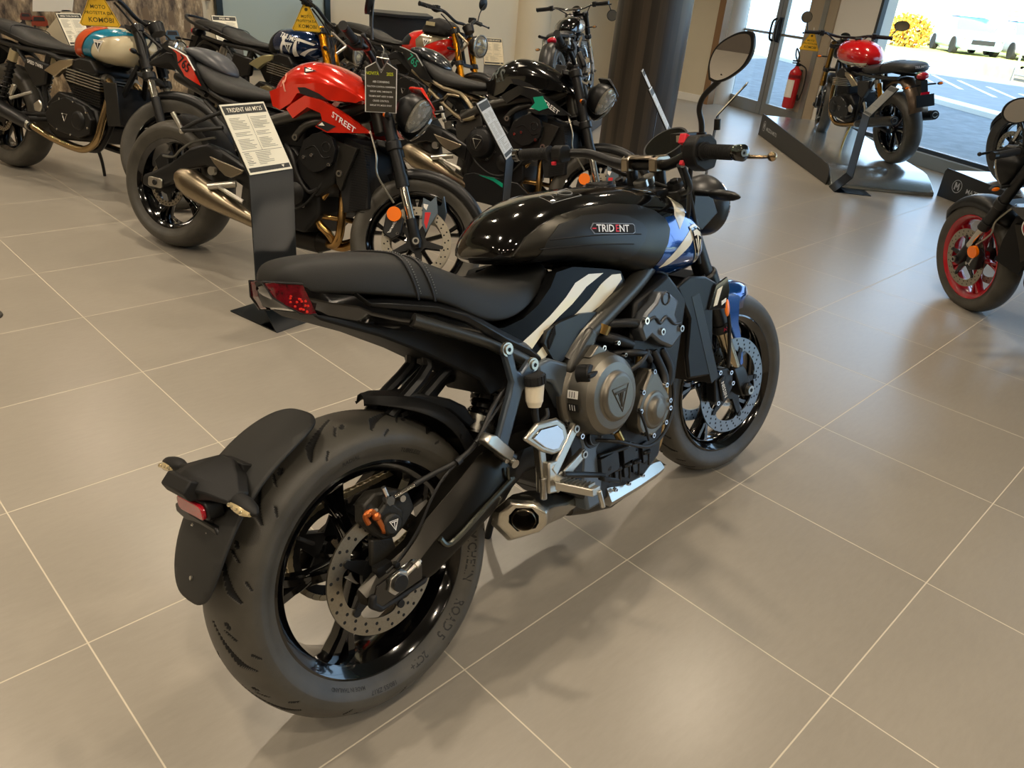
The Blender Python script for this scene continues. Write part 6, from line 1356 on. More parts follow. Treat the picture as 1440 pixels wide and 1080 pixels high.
    mb.tube([(.985,-.085,.53),(.975,-.11,.46),(.93,-.11,.375),(.94,-.10,.305),(.99,-.085,.262),(1.0,-.05,.225)],.0185,n=14); mb.tube([(1.02,-.05,.50),(1.045,-.075,.36),(1.045,-.075,.27),(1.01,-.055,.215),(.95,-.03,.205)],.020,n=14); mb.tube([(1.05,.04,.5),(1.10,.0,.34),(1.095,-.01,.25),(1.04,-.02,.205),(.97,-.02,.20)],.019,n=14); mb.tube([(1.0,.08,.52),(1.07,.09,.36),(1.06,.06,.25),(.98,.0,.20)],.0185,n=12)
    mb.tube([(.955,-.10,.335),(1.05,-.075,.340),(1.10,0,.335)],.013,n=10); eh=build('exhaust_header',mb,BRZ,R0)
    mb=MB(); mb.tube([(.96,-.02,.205),(.91,-.02,.205)],[.03,.052],n=20,sub=1); mb.tube([(.91,-.02,.205),(.78,-.02,.205)],.055,n=20,sub=1); build('catalyst',mb,[mat('dark_heat_steel','#2c2823',.4,metal=.6)],eh)
    mb=MB(); secs=[]
    for x,zl,zh,y0,y1 in ((.74,.19,.25,-.06,-.14),(.62,.21,.275,-.09,-.17),(.50,.235,.32,-.11,-.20),(.36,.26,.385,-.12,-.225),(.25,.285,.425,-.125,-.235),(.20,.315,.42,-.13,-.235),(.18,.345,.405,-.14,-.225)):
        zm=(zl+zh)/2; ym=(y0+y1)/2; h=(zh-zl)/2; ww=(y0-y1)/2
        secs.append([(x,ym+ww*math.copysign(abs(cos(a))**.75,cos(a)),zm+h*math.copysign(abs(sin(a))**.75,sin(a))) for a in [2*PI*i/20 for i in range(20)]])
    mb.loft(secs); build('silencer',mb,C.get('can',mat('silencer_titanium','#9b8e78',.28,metal=1,noise=.05,nscale=50)),R0,sharp=35)
    if belly: mb=MB(); mb.prism([(.60,.31),(.66,.33),(.96,.323),(1.07,.25),(1.06,.215),(.88,.165),(.66,.17),(.58,.22)],-.17,-.155,'y'); mb.mirror(); bl=build('belly_pan',mb,SBLK,R0,bevel=.004); mb=MB(); mb.prism([(.70,.322),(.80,.325),(.90,.29),(.88,.275),(.80,.305)],-.1712,-.173,'y'); build('belly_stripe',mb,belly,bl)
    mb=MB(); mb.prism([(1.06,.70),(1.16,.68),(1.20,.55),(1.22,.42),(1.10,.38),(1.06,.50)],-.14,.14,'y',m=0)
    if not lite:
        for k in range(26): z=.40+.011*k; mb.box((1.165-.02*(z-.4),-.1415,z),(.085,.003,.0022),m=1)
    build('radiator',mb,[DBLK,ENGD],R0)
    mb=MB(); mb.prism([(1.025,.68),(1.145,.665),(1.10,.53),(1.085,.47),(1.06,.50),(1.03,.60)],-.145,-.165,'y'); mb.mirror(); build('radiator_guard',mb,mat('guard_bronze_black','#2b2924',.45,metal=.4),R0,bevel=.003)
    fk=common_front(R0,T,FC,.30,.122,rimm,SBLK,style='usd',stripe=C.get('stripe'),fend=C.get('fend',SBLK),top=.73)
    for s in (-1,1):
        mb=MB(T); p=fk(-.01,s*.10); mb.cyl((1.292,s*.118,.394),(1.290,s*.134,.394),.032,n=28); build('side_reflector',mb,ORG,R0,label='orange round reflector')
    for s in (-1,1): mb=MB(T); mb.tube([(1.12,s*.11,.72),(1.17,s*.15,.62),(1.19,s*.14,.54),(1.28,s*.13,.44)],.0045,n=6); build('brake_line',mb,mat('steel_braid','#aaa69a',.35,metal=.9),R0)
    if C.get('deflector'):
        mb=MB(T); mb.prism([(1.400,.49),(1.435,.48),(1.455,.51),(1.475,.44),(1.44,.345),(1.415,.38)],-.130,-.124,'y',m=0); mb.prism([(1.42,.43),(1.445,.435),(1.44,.36),(1.425,.385)],-.1302,-.132,'y',m=1); mb.prism([(1.406,.465),(1.428,.465),(1.424,.44),(1.410,.45)],-.1302,-.132,'y',m=2); mb.mirror(); build('fork_guard',mb,[mat('guard_grey_blue','#566470',.35,metal=.3),RED,WHD],R0,bevel=.002)
    bars(R0,T,(1.09,1.0),w=.385,rise=.03,back=-.10)
    mb=MB(T); mb.box((1.09,0,.985),(.07,.16,.03)); mb.box((1.13,0,1.03),(.03,.14,.09),Matrix.Rotation(-.6,3,'Y')); build('instrument',mb,SBLK,R0,bevel=.01)
    # twin bug-eye headlights with little cowls
    for s in (-1,1):
        c_=V((1.30,s*.085,.835)); d=V((.80,s*.45,-.40)).normalized(); u=V((.35,s*-.1,.9)); u=(u-d*u.dot(d)).normalized(); w_=d.cross(u)
        def ring(a_,b_,o,n=28): return [c_+d*o+u*(b_*sin(t))+w_*(a_*cos(t)*(1+.25*sin(t))) for t in [2*PI*i/n for i in range(n)]]
        mb=MB(T); mb.loft([ring(.03,.03,-.10),ring(.06,.075,-.06),ring(.068,.088,-.01),ring(.066,.086,.01)]); h_=build('headlight_shell',mb,SBLK,R0,sharp=60)
        mb=MB(T); mb.loft([ring(.062,.082,.008),ring(.060,.078,.022),ring(.04,.05,.034),ring(.0005,.0005,.038)],caps=False); build('headlight_lens',mb,LENS,h_)
        mb=MB(T); mb.loft([ring(.042,.062,.006),ring(.036,.052,.003),ring(.018,.026,-.006),ring(.0005,.001,-.008)],caps=False); mb.c=1
        for k in range(5): mb.ball(c_+d*.010+u*(-.036+.018*k)+w_*(.012*(-1)**k),.010,n=8)
        build('reflector_bowl',mb,[CHR,mat('bulb_cool','#f4f7ff',.1,metal=.6)],h_)
        mb=MB(T); a1=c_+u*.088; fwd=d
        mb.loft([[c_+u*.070+w_*x_-d*.10 for x_ in (-.035,.035)]+[c_+u*.085+w_*x_-d*.10 for x_ in (.03,-.03)],[c_+u*.088+w_*x_-d*.03 for x_ in (-.06,.06)]+[c_+u*.104+w_*x_-d*.03 for x_ in (.05,-.05)],[c_+u*.070+w_*x_+d*.03 for x_ in (-.05,.05)]+[c_+u*.078+w_*x_+d*.03 for x_ in (.04,-.04)]]); build('headlight_cowl',mb,hood or SBLK,h_,bevel=.004)
    for s in (-1,1): simple_indicator(R0,T,(1.19,s*.10,.79),(1.19,s*.23,.78),ORG)
    return R0,T
B2M=dict(tank=mat('pearl_red','#e02a14',.2,metal=.25,coat=.9),tail=mat('pearl_red','#e02a14'),num=DBLK,cowl=mat('cowl_grey','#3c3f44',.4),flank=mat('pearl_red','#e02a14'),rmark='R',rm=mat('outline_pale','#f0a890',.4),deflector=1,tp2=WHD)
B2R,B2T=naked765('b2','bright red naked sport motorcycle with grey seat cowl, behind the nearest card stand',pose(.6903,3.0771,-1.2074,.215),.4989,B2M,hood=mat('pearl_red','#e02a14'),rimm=RIMB)
TEAL=mat('teal_accent','#17a382',.3,coat=.4)
B4M=dict(tank=SBLK if 0 else mat('deep_black_paint','#0b0c0d',.14,coat=.9),tail=mat('tail_black','#141517',.3,coat=.3),num=TEAL,cowl=mat('cowl_smoke','#23272b',.25,coat=.6),flank=mat('tail_black','#141517'),rmark='RS',rm=mat('outline_grey','#5d6360',.4),deflector=1,tailedge=mat('edge_grey','#9a9d9c',.4),stripe=None)
B4R,B4T=naked765('b4','black naked sport motorcycle with green tail numerals and a golden-grey subframe',pose(2.1468,3.1804,-1.2615,.192),.4192,B4M,trellis=mat('subframe_titanium','#a1957c',.3,metal=1),belly=TEAL,rimm=RIMB)
mb=MB()
mb.patch([(.983,.792),(1.039,.806),(1.08,.752),(1.034,.727),(.98,.738),(1.0,.765)],lambda x,z:(x,-.2185+.07*max(0,(x-1.05)/.15),z),h=.02,rim=lambda x,z:(x,-.20,z)); build('green_panel',mb,TEAL,B4R,label='bright green flank panel')
# reflective poster-like picture on the tank side comes from the room, built as the glossy tank itself
# dark motorcycle with red wheels at the right edge
B10M=dict(plain=1,tank=mat('deep_black_paint','#0b0c0d'),tail=mat('tail_black','#141517'),num=RED,cowl=SEAT,flank=mat('tail_black','#141517'),tp2=WHD)
REDW=mat('red_wheel_paint','#b30f1e',.2,coat=.8)
B10R,B10T=naked765('b10','dark motorcycle with bright red wheels entering at the right edge',pose(3.5618,-1.2263,1.3281,.3797),-.4678,B10M,rimm=REDW,lite=True)
mb=MB(); mb.lathe([(0,.004),(.060,.004),(.062,0),(0,0)],(0,0,0),40,axis='z',m=0); mb.lathe([(0,.0045),(.054,.0045)],(0,0,0),40,axis='z',m=1); mb.text('8',.085,lambda x,y:(x,y,.006),m=0)
o=build('round_badge',mb,[WHD,mat('badge_crimson','#a8142e',.4)],B10R); o.matrix_local=Matrix.Translation((1.02,.215,.70))@Matrix.Rotation(-PI/2,4,'X')@Matrix.Rotation(PI,4,'Z')@Matrix.Rotation(-.4,4,'Z')
round_mirror(B10R,B10T,(1.01,.26,1.04),(.93,.40,1.24),.05,oval=1.3,facing=(-1,.15,.1))
round_mirror(B2R,B2T,(1.09,-.33,1.03),(1.045,-.33,1.185),.055,oval=1.5,facing=(-1,-.1,.1))
# ---- hanging tags
def hang_tag(T4,loc,rz,kind,label,group=None,size=1.0,tilt=0):
    r=empty('hanging_tag',Matrix.Translation(loc)@Matrix.Rotation(rz,4,'Z')@Matrix.Rotation(tilt,4,'Y')@Matrix.Scale(size,4))
    if kind=='tri':
        mb=MB(); P=[(-.10,-.16),(-.088,-.172),(.088,-.172),(.10,-.16),(.022,.0),(-.022,.0)]
        hole=[(.012*cos(t),-.028+.012*sin(t)) for t in [2*PI*i/12 for i in range(12)]]
        mb.prism(P,-.0015,.0015,'y',m=0); mb.add([(x,-.0019,z) for x,z in hole],[tuple(range(12))],1)
        e=[(x*.93,z*.955-.005) for x,z in P]
        mb.tube([(x,-.0018,z) for x,z in e+[e[0]]],.0012,n=4,sub=1,m=1)
        for t_,z_,s_ in (('MOTO',-.075,.026),('PROTETTA DA',-.105,.022),('KOMOBI',-.140,.034)): mb.text(t_,s_,lambda X,Y_,z_=z_:(X*.95+(.008 if z_<-.13 else 0),-.002,z_+Y_),m=1)
        build('tag_card',mb,[mat('tag_yellow','#fbc62e',.45),mat('tag_ink','#5a4a12',.6)],r)
        mb=MB(); mb.tube([(0,0,-.02),(.004,.012,.02),(0,.02,.05)],.002,n=6); build('tag_loop',mb,mat('tag_loop_white','#e8e4da',.5),r)
    else:
        mb=MB(); P=[(-.062,-.20),(.062,-.20),(.062,-.035),(.022,-.012),(0,-.05),(-.022,-.012),(-.062,-.035)]
        mb.prism(P,-.001,.001,'y',m=0); q=[(x*.94,z*.975-.003) for x,z in P]; mb.prism(q,-.0012,-.0018,'y',m=1)
        for t_,z_,s_,mi,x_ in (('NOVITÀ',-.055,.017,2,-.034),('2025',-.055,.017,2,.034),('ABS CORNERING',-.085,.0105,0,0),('TRACTION CONTROL CORNERING',-.103,.0085,0,0),('RIDE BY WIRE, 3 MODALITÀ',-.121,.0085,0,0),('TRIUMPH SHIFT ASSIST DI SERIE',-.139,.0085,0,0),('CRUISE CONTROL',-.156,.0095,0,0),('DISPLAY TFT, MODO SPORT',-.173,.0085,0,0)): mb.text(t_,s_,lambda X,Y_,z_=z_,x_=x_:(X*.8+x_,-.0021,z_+Y_),m=mi)
        build('tag_card',mb,[WHD,mat('tag_dark','#3f3a30',.5),mat('tag_lime','#d8e020',.5)],r)
        mb=MB(); mb.tube([(-.02,0,-.012),(0,0,-.042),(.02,0,-.012),(.03,0,.0),(-.018,0,.005),(-.02,0,-.012)],.0022,n=6,sub=1); mb.tube([(0,0,0),(.01,.01,.03),(0,.02,.05)],.002,n=6); build('tag_clip',mb,STE,r)
    tag(r,label,'tag',group); return r

def classic(label,P,steer,o):
    R0=empty('motorcycle',P); T=steerM(steer,o.get('trail',1.53)); tag(R0,label,'motorcycle')
    L=o.get('L',1.43); Rr=o.get('Rr',.32); Rf=o.get('Rf',.32); WC=(0,0,Rr); FC=(L,0,Rf); rm=o.get('rim',RIMB)
    rw=rim(R0,'rear_wheel',WC,.062,None,rm,7,hub=.045,hubw=.06,sw=.012,style='s',n=64,ro=.216); tyre(rw,WC,Rr,.155,None,rb=.216,n=72)
    disc(R0,WC,-.085,.10,.075,None,'rear_brake_disc',lobes=5,n=40)
    fk=common_front(R0,T,FC,Rf,.115,rm,o.get('fork',SBLK),yf=.10,style=o.get('fstyle','usd'),two=o.get('two',True),fend=o.get('fend',SBLK),top=.71,rimw=.045,rimst=o.get('rimst','s'),spokes=o.get('spk',7),stan=o.get('stan'),rot=.15)
    # swingarm, shocks, frame
    mb=MB()
    for s in (-1,1): mb.tube([(-.06,s*.115,Rr),(.0,s*.115,Rr),(.3,s*.115,Rr+.04),(.52,s*.10,Rr+.07)],.020,n=10,sub=3)
    mb.cyl((.52,-.11,.39),(.52,.11,.39),.03); build('swingarm',mb,o.get('swing',SBLK),R0)
    for s in (-1,1):
        a=V((.06,s*.135,Rr+.06)); b=V((.20,s*.125,.74)); d=b-a
        mb=MB(); spring(mb,a+d*.12,a+d*.78,.024,.0055,8,n=5,per=10); sh=build('shock_spring',mb,o.get('spring',SBLK),R0)
        mb=MB(); mb.cyl(a,a+d*.4,.014,n=12,m=0); mb.cyl(a+d*.4,b,.019,n=14,m=0); mb.cyl(a+d*.78,a+d*.95,.027,n=16,m=1); mb.cyl(a-d*.02,a+d*.12,.025,n=16,m=0); build('shock_body',mb,[SBLK,o.get('shocktop',STE)],sh)
        if o.get('piggy'): mb=MB(); mb.cyl(a+d*.45+V((-.05,s*.01,0)),a+d*.9+V((-.05,s*.01,0)),.020,n=16); build('shock_reservoir',mb,GOLD,sh)
    fm=o.get('frame',SBLK); mb=MB()
    for s in (-1,1):
        mb.tube([(-.10,s*.10,.77),(.20,s*.12,.745),(.50,s*.12,.74),(.62,s*.10,.72),(.95,s*.06,.74),(1.10,s*.03,.86)],.015,n=8,sub=3)
        mb.tube([(.50,s*.12,.74),(.46,s*.12,.55),(.52,s*.12,.33),(.60,s*.12,.26),(.88,s*.12,.24),(.98,s*.11,.30),(1.08,s*.07,.58),(1.15,s*.03,.76)],.016,n=8,sub=4); mb.tube([(.20,s*.12,.745),(.36,s*.12,.60),(.48,s*.12,.42)],.013,n=8)
    mb.cyl((1.20,0,.70),(1.11,0,.90),.032); build('frame',mb,fm,R0)
    # engine: parallel twin with fins
    mb=MB(); mb.prism([(.54,.30),(.52,.46),(.62,.54),(.80,.52),(.95,.48),(.99,.38),(.93,.29),(.62,.26)],-.15,.15,'y'); mb.prism([(.70,.50),(.73,.70),(.95,.68),(.96,.48)],-.12,.12,'y'); en=build('engine',mb,ENGD,R0,bevel=.012)
    mb=MB()
    for k in range(5): z=.60+.016*k; mb.box((.845,0,z),(.29,.31,.005),Matrix.Rotation(.08,3,'Y'),m=0)
    for k in range(6): z=.51+.014*k; mb.box((.84,0,z),(.26,.27,.005),Matrix.Rotation(.08,3,'Y'),m=1)
    build('cooling_fins',mb,[o.get('fin',ALU),ENGD],en)
    mb=MB(); mb.prism([(.72,.68),(.74,.735),(.80,.755),(.90,.75),(.95,.70),(.94,.66)],-.145,.145,'y'); build('cam_cover',mb,ENGD,en,bevel=.015)
    sidey=-1 if not o.get('left') else 1
    for s in (-1,1):
        mb=MB(); mb.prism([(.56,.40),(.62,.47),(.74,.52),(.90,.49),(.965,.42),(.95,.34),(.86,.30),(.66,.315),(.58,.35)],s*.15,s*.19,'y'); mb.lathe([(0,s*.062),(.045,s*.060),(.055,s*.05),(.058,s*.03)],(.86,s*.145,.40),32); cv=build('crankcase_cover',mb,o.get('case',ENGD),en,bevel=.012)
        mb=MB(); q=lambda x,z,s=s:(.74+x,s*.1915,.405+z); mb.tube([q(-.022,.016),q(.022,.016),q(0,-.027),q(-.022,.016)],.002,n=5,sub=1); build('cover_emblem',mb,STE,cv)
        bolts('cover_bolt',[(.60,s*.191,.44),(.70,s*.191,.50),(.82,s*.191,.50),(.93,s*.191,.455),(.945,s*.191,.37),(.80,s*.191,.31),(.68,s*.191,.325)],(0,s,0),cv,.006,CHR)
        mb=MB(); mb.prism([(.50,.64),(.56,.68),(.64,.715),(.755,.735),(.75,.70),(.66,.66),(.60,.615)],s*.125,s*.155,'y'); build('throttle_cover',mb,o.get('tbc',mat('brushed_cover','#b9ab92',.3,metal=1)),R0,bevel=.006)
        mb=MB(); mb.prism([(.32,.70),(.52,.68),(.50,.56),(.40,.53),(.30,.64)],s*.10,s*.145,'y'); sc_=build('side_cover',mb,o.get('cover',SBLK),R0,bevel=.012)
        if o.get('covertxt') and s==sidey: mb=MB(); mb.text(o['covertxt'],.028,lambda X,Y_,s=s:(.41+(-s)*X*.9,s*.1465,.665+Y_-.12*X*(-s))); build('cover_lettering',mb,WHD,sc_)
    # exhaust
    pm=o.get('pipe',BRZ)
    for s in (-1,1):
        mb=MB(); mb.cyl((.955,s*.085,.655),(.985,s*.088,.65),.034,n=18,m=1); mb.tube([(.94,s*.085,.66),(1.0,s*.095,.635),(1.025,s*.12,.56),(1.005,s*.145,.42),(.975,s*.155,.31),(.90,s*.155,.25),(.80,s*.16,.235),(.60,s*.165,.26),(.40,s*.17,.31)],.021,n=14,m=0); eh=build('exhaust_header',mb,[pm,STE],R0)
        mb=MB(); mb.tube([(.42,s*.17,.30),(.30,s*.172,.33),(.05,s*.18,.385),(-.22,s*.185,.44),(-.26,s*.185,.448)],[.026,.042,.045,.043,.036],n=20,sub=2); mb.c=1; mb.cyl((.41,s*.17,.303),(.38,s*.17,.311),.032,n=16); m_=build('silencer',mb,[o.get('can',SBLK),STE],R0)
        mb=MB(); mb.cyl((-.262,s*.185,.4485),(-.245,s*.185,.4455),.024,n=20,m=0); mb.cyl((-.2665,s*.185,.4495),(-.262,s*.185,.4487),.018,n=20,m=1); build('silencer_outlet',mb,[STE,DBLK],m_)
        mb=MB(); mb.cyl((.52,s*.15,.36),(.50,s*.24,.352),.013,n=12); mb.cyl((.505,s*.20,.355),(.50,s*.25,.351),.017,n=12); build('rider_footrest',mb,RUB2,R0)
        mb=MB(); mb.tube([(.36,s*.13,.50),(.28,s*.17,.46),(.24,s*.19,.44)],.011,n=8,sub=2); mb.prism([(.25,.46),(.29,.52),(.27,.53),(.23,.47)],s*.175,s*.195,'y'); build('passenger_footrest',mb,ALU,R0,bevel=.003)
        mb=MB(); mb.prism([(.47,.44),(.52,.47),(.55,.44),(.53,.40),(.48,.40)],s*.185,s*.20,'y'); build('heel_plate',mb,ALU,R0,bevel=.006)
    # tank
    x0,x1=o.get('tx',(.60,1.10)); zt_=o.get('tz',.955); zb_=o.get('tb',.755); W=o.get('tw',.15)
    u=lambda x:(x-x0)/(x1-x0)
    w=lambda x: W*smooth_interp([0,.02,.06,.15,.35,.6,.8,.93,.98,1],[.30,.45,.60,.80,.97,1.0,.90,.66,.42,.22])(u(x))
    t=lambda x: zb_+.02+(zt_-zb_-.02)*smooth_interp([0,.02,.06,.15,.35,.6,.8,.93,.98,1],[.36,.50,.62,.80,.96,1.0,.96,.84,.66,.5])(u(x))
    b=lambda x: zb_+smooth_interp([0,.05,.3,.7,.9,1],[.03,.005,-.002,0,.03,.09])(u(x))
    cz=lambda x:b(x)+(t(x)-b(x))*.42; n1,n2=2.2,2.4; Y=surfY(w,t,b,cz,n1,n2)
    xs=[x0+(x1-x0)*k for k in (0,.006,.015,.03,.05,.08,.12,.17,.23,.30,.38,.46,.54,.62,.70,.77,.83,.88,.92,.95,.97,.985,.995,1)]
    mb=MB(); superloft(mb,xs,w,t,b,cz,n1,n2,n=56,m=0)
    for s in (-1,1):
        for p_,mi in o.get('patch',[]): mb.patch([(x0+(x1-x0)*a_,zb_+(zt_-zb_)*b_) for a_,b_ in p_],lambda x,z,s=s,mi=mi:(x,s*(Y(x,z)+.0015+.0006*mi),z),h=.016,m=mi)
        ex,ez=x0+(x1-x0)*o.get('ex',.5),zb_+(zt_-zb_)*o.get('ez',.5)
        tri=[(-.040,.022),(.040,.022),(.0,-.045)]
        mb.patch([(ex+x*1.0,ez+z) for x,z in tri],lambda x,z,s=s:(x,s*(Y(x,z)+.004),z),h=.012,m=4); mb.patch([(ex+x*.7,ez+.001+z*.68) for x,z in tri],lambda x,z,s=s:(x,s*(Y(x,z)+.0048),z),h=.012,m=5); mb.patch([(ex+x,ez+z) for x,z in ((-.026,.014),(.026,.014),(.024,.007),(.005,.006),(.001,-.026),(-.004,.006),(-.024,.007))],lambda x,z,s=s:(x,s*(Y(x,z)+.0056),z),h=.012,m=4)
        if o.get('word'): mb.text(o['word'],.062,lambda X,Y_,s=s:(lambda x,z:(x,s*(Y(x,z)+.005),z))(ex+.0+(-s)*X*.8,ez+.055+Y_*.8-.1*X*(-s)),m=4)
    tank=build('fuel_tank',mb,[o['paint'],o.get('p1',WHT),o.get('p2',WHT),o.get('p3',WHT),WHD,DBLK],R0,sharp=50)
    mb=MB(); mb.lathe([(0,.014),(.030,.014),(.034,.008),(.036,-.006)],(x0+(x1-x0)*.6,0,zt_),28,axis='z'); build('filler_cap',mb,o.get('cap',CHR),tank)
    # seat
    if o.get('seat')!='solo':
        sx=(-.26,x0+.03); zt2=smooth_interp([-.26,-.22,-.1,.05,.18,.30,.45,.63],[.86,.885,.895,.885,.865,.825,.81,.80]); hw=smooth_interp([-.26,-.22,-.1,.2,.4,.63],[.06,.10,.125,.13,.135,.09]); zb2=interp([-.26,.0,.3,.63],[.82,.80,.745,.755])
        mb=MB(); secs=[]
        for k in range(17):
            x=sx[0]+(sx[1]-sx[0])*k/16; T1,B1,w1=zt2(x),zb2(x),hw(x); secs.append([(x,y*w1,B1+z*(T1-B1)) for y,z in ((-1,0),(-1.02,.45),(-.95,.75),(-.8,.92),(-.5,1),(0,1.03),(.5,1),(.8,.92),(.95,.75),(1.02,.45),(1,0))])
        mb.loft(secs); st=build('seat',mb,SEAT,R0,sharp=60,sub=1)
        mb=MB(); mb.tube([(x,-hw(x)-.002,zb2(x)+.45*(zt2(x)-zb2(x))) for x in (-.2,0,.2,.4,.58)],.003,n=5); mb.tube([(.16,y,z) for y,z in ((-.132,.80),(-.13,.84),(-.10,.868),(0,.874),(.10,.868),(.13,.84),(.132,.80))],.003,n=5); build('seat_piping',mb,o.get('piping',MATS['seat_piping']),st)
        if o.get('rail'): mb=MB(); mb.tube([(.02,-.13,.82),(-.20,-.14,.86),(-.31,-.10,.90),(-.33,0,.91),(-.31,.10,.90),(-.20,.14,.86),(.02,.13,.82)],.011,n=8); build('grab_rail',mb,SBLK,R0)
        if o.get('seattxt'): mb=MB(); mb.text(o['seattxt'],.03,lambda X,Y_:(-.262-.0*X,-X*.9,.868+Y_)); build('seat_lettering',mb,WHD,st)
        tlx=-.30; tlz=.80
    else:
        mb=MB(); mb.ball((.36,0,.755),(.18,.145,.045),n=20); build('seat',mb,mat('seat_leather','#141518',.35),R0,sharp=80); tlx=.02; tlz=.72
    # rear fender, tail light, indicators
    mb=MB(); secs=[]
    e0,e1=(70,150) if o.get('seat')!='solo' else (40,160)
    for i in range(12):
        a=rad(e0+(e1-e0)*i/11); r=Rr+.05+(.09 if o.get('seat')!='solo' else 0)*max(0,1-abs(i/11-.45)*1.6); secs.append([(rr*cos(a),y,Rr+rr*sin(a)) for y,rr in ((-.085,r-.03),(-.075,r),(0,r+.02),(.075,r),(.085,r-.03))])
    mb.loft(secs,caps=False,closed=False); rf=build('rear_fender',mb,o.get('rfend',SBLK),R0,sharp=60); rf.modifiers.new('t','SOLIDIFY').thickness=.003
    mb=MB(); mb.ball((tlx,0,tlz),(.04,.055,.032),n=16); tl=build('tail_light',mb,mat('tail_light_bright','#c01028',.1,coat=1),R0); mb=MB(); mb.ball((tlx+.02,0,tlz),(.04,.06,.037),n=16); build('lamp_housing',mb,o.get('lampm',SBLK),tl)
    mb=MB(); mb.prism([(tlx-.03,tlz-.03),(tlx+.06,tlz-.03),(tlx+.02,tlz-.10),(tlx-.07,tlz-.20),(tlx-.08,tlz-.19)],-.03,.03,'y'); mb.box((tlx-.08,0,tlz-.19),(.012,.16,.10),Matrix.Rotation(.3,3,'Y')); pb2=build('plate_holder',mb,SBLK,R0,bevel=.003)
    mb=MB(); mb.box((tlx-.065,0,tlz-.135),(.01,.075,.028)); build('rear_reflector',mb,REDL if 0 else mat('reflector_bright','#e01030',.2,coat=.6),pb2)
    for s in (-1,1): simple_indicator(R0,None,(tlx-.02,s*.03,tlz-.07),(tlx-.03,s*.19,tlz-.075),o.get('ind',ORG)); simple_indicator(R0,T,(1.19,s*.12,.80),(1.20,s*.23,.80),o.get('ind',ORG))
    # bars, clock, headlight
    bz=o.get('bz',1.0); bars(R0,T,(1.12,bz),w=o.get('bw',.38),rise=o.get('rise',.05),back=-.12,m=o.get('barm'))
    mb=MB(T); d=V((-.55,0,.83)); c_=V((1.19,0,1.0)); mb.cyl(c_-d*.05,c_,.042,.048,n=28,m=0); mb.cyl(c_,c_+d*.008,.050,.047,n=28,m=1); mb.cyl(c_+d*.008,c_+d*.009,.044,n=28,m=2); build('instrument',mb,[SBLK,o.get('bezel',CHR),mat('dark_screen','#0a0d0c')],R0)
    mb=MB(T); secs=[]; hx,hz=1.25,.865
    for x,r in ((0,.02),(.012,.05),(.04,.075),(.08,.085),(.10,.086)): secs.append([(hx+x,r*cos(q),hz+r*sin(q)) for q in [2*PI*i/28 for i in range(28)]])
    mb.loft(secs); hl=build('headlight_shell',mb,o.get('hlm',SBLK),R0,sharp=50)
    mb=MB(T); mb.lathe([(.086,.098),(.092,.100),(.092,.112),(.084,.116)],(hx,0,hz),36,axis='x'); build('headlight_ring',mb,o.get('ring',CHR),hl)
    mb=MB(T); mb.loft([[(hx+x,r*cos(q),hz+r*sin(q)) for q in [2*PI*i/28 for i in range(28)]] for x,r in ((.108,.084),(.122,.07),(.13,.03),(.131,.0005))],caps=False); build('headlight_lens',mb,LENS,hl)
    mb=MB(T); mb.loft([[(hx+x,r*cos(q),hz+r*sin(q)) for q in [2*PI*i/28 for i in range(28)]] for x,r in ((.105,.082),(.09,.05),(.085,.0005))],caps=False); mb.c=1; mb.ball((hx+.10,.0,hz+.035),(.012,.05,.018),n=10); mb.ball((hx+.10,0,hz-.03),(.012,.035,.022),n=10); mb.box((hx+.105,0,hz),(.006,.15,.012)); build('reflector_bowl',mb,[CHR,mat('bulb_warm','#ffeeb0',.2,metal=.4)],hl)
    for s in (-1,1):
        mb=MB(T); bm=o.get('brk',SBLK)
        mb.tube([(1.185,s*.105,.93),(1.30,s*.095,.865)],.009,n=8,sub=1); mb.tube([(1.245,s*.105,.80),(1.30,s*.095,.865)],.009,n=8,sub=1); build('headlight_bracket',mb,bm,R0)
    mb=MB(T); mb.tube([(1.05,-.20,bz+.03),(1.14,-.14,bz-.05),(1.22,-.12,.85),(1.24,-.12,.70)],.006,n=6); mb.tube([(1.05,.20,bz+.03),(1.14,.10,bz-.04),(1.18,.0,.90),(1.16,-.04,.80)],.006,n=6); build('control_cable',mb,HOSE,R0)
    if o.get('rad'): mb=MB(); mb.prism([(1.04,.62),(1.08,.63),(1.13,.42),(1.09,.41)],-.13,.13,'y'); build('radiator',mb,DBLK,R0); mb=MB(); mb.prism([(1.0,.64),(1.11,.65),(1.16,.42),(1.05,.40)],-.145,-.135,'y'); mb.mirror(); build('radiator_guard',mb,SBLK,R0,bevel=.004)
    if o.get('stand_puck'): mb=MB(); mb.box((.60,.33,-.10),(.12,.08,.03)); build('side_stand_foot',mb,SBLK,R0)
    mb=MB(); mb.tube([(.60,.13,.24),(.57,.20,.12),(.55,.25,-.045)],[.012,.010,.010],n=8); mb.box((.55,.255,-.052),(.06,.04,.008),Matrix.Rotation(.2,3,'X')); build('side_stand',mb,o.get('kick',SBLK),R0)
    return R0,T
CREAM=mat('cream_paint','#e6dcbc',.18,coat=.9); TORG=mat('tank_orange','#d2501c',.2,coat=.9); TBLU=mat('tank_teal_blue','#1583a6',.2,coat=.9); LINE=mat('tank_line','#2a2420',.3)
sw_blue=[(.27,.04),(.42,-.01),(.52,.43),(.62,.60),(.72,.69),(.95,.83),(.985,.90),(.93,.94),(.73,.93),(.60,.88),(.50,.757),(.40,.524)]
sw_org=[(.12,.10),(.26,.02),(.39,.55),(.48,.76),(.60,.90),(.50,.98),(.38,.94),(.27,.776),(.18,.45)]
sw_line=[(.255,.02),(.275,.02),(.405,.54),(.50,.76),(.62,.89),(.60,.905),(.475,.765),(.385,.55)]
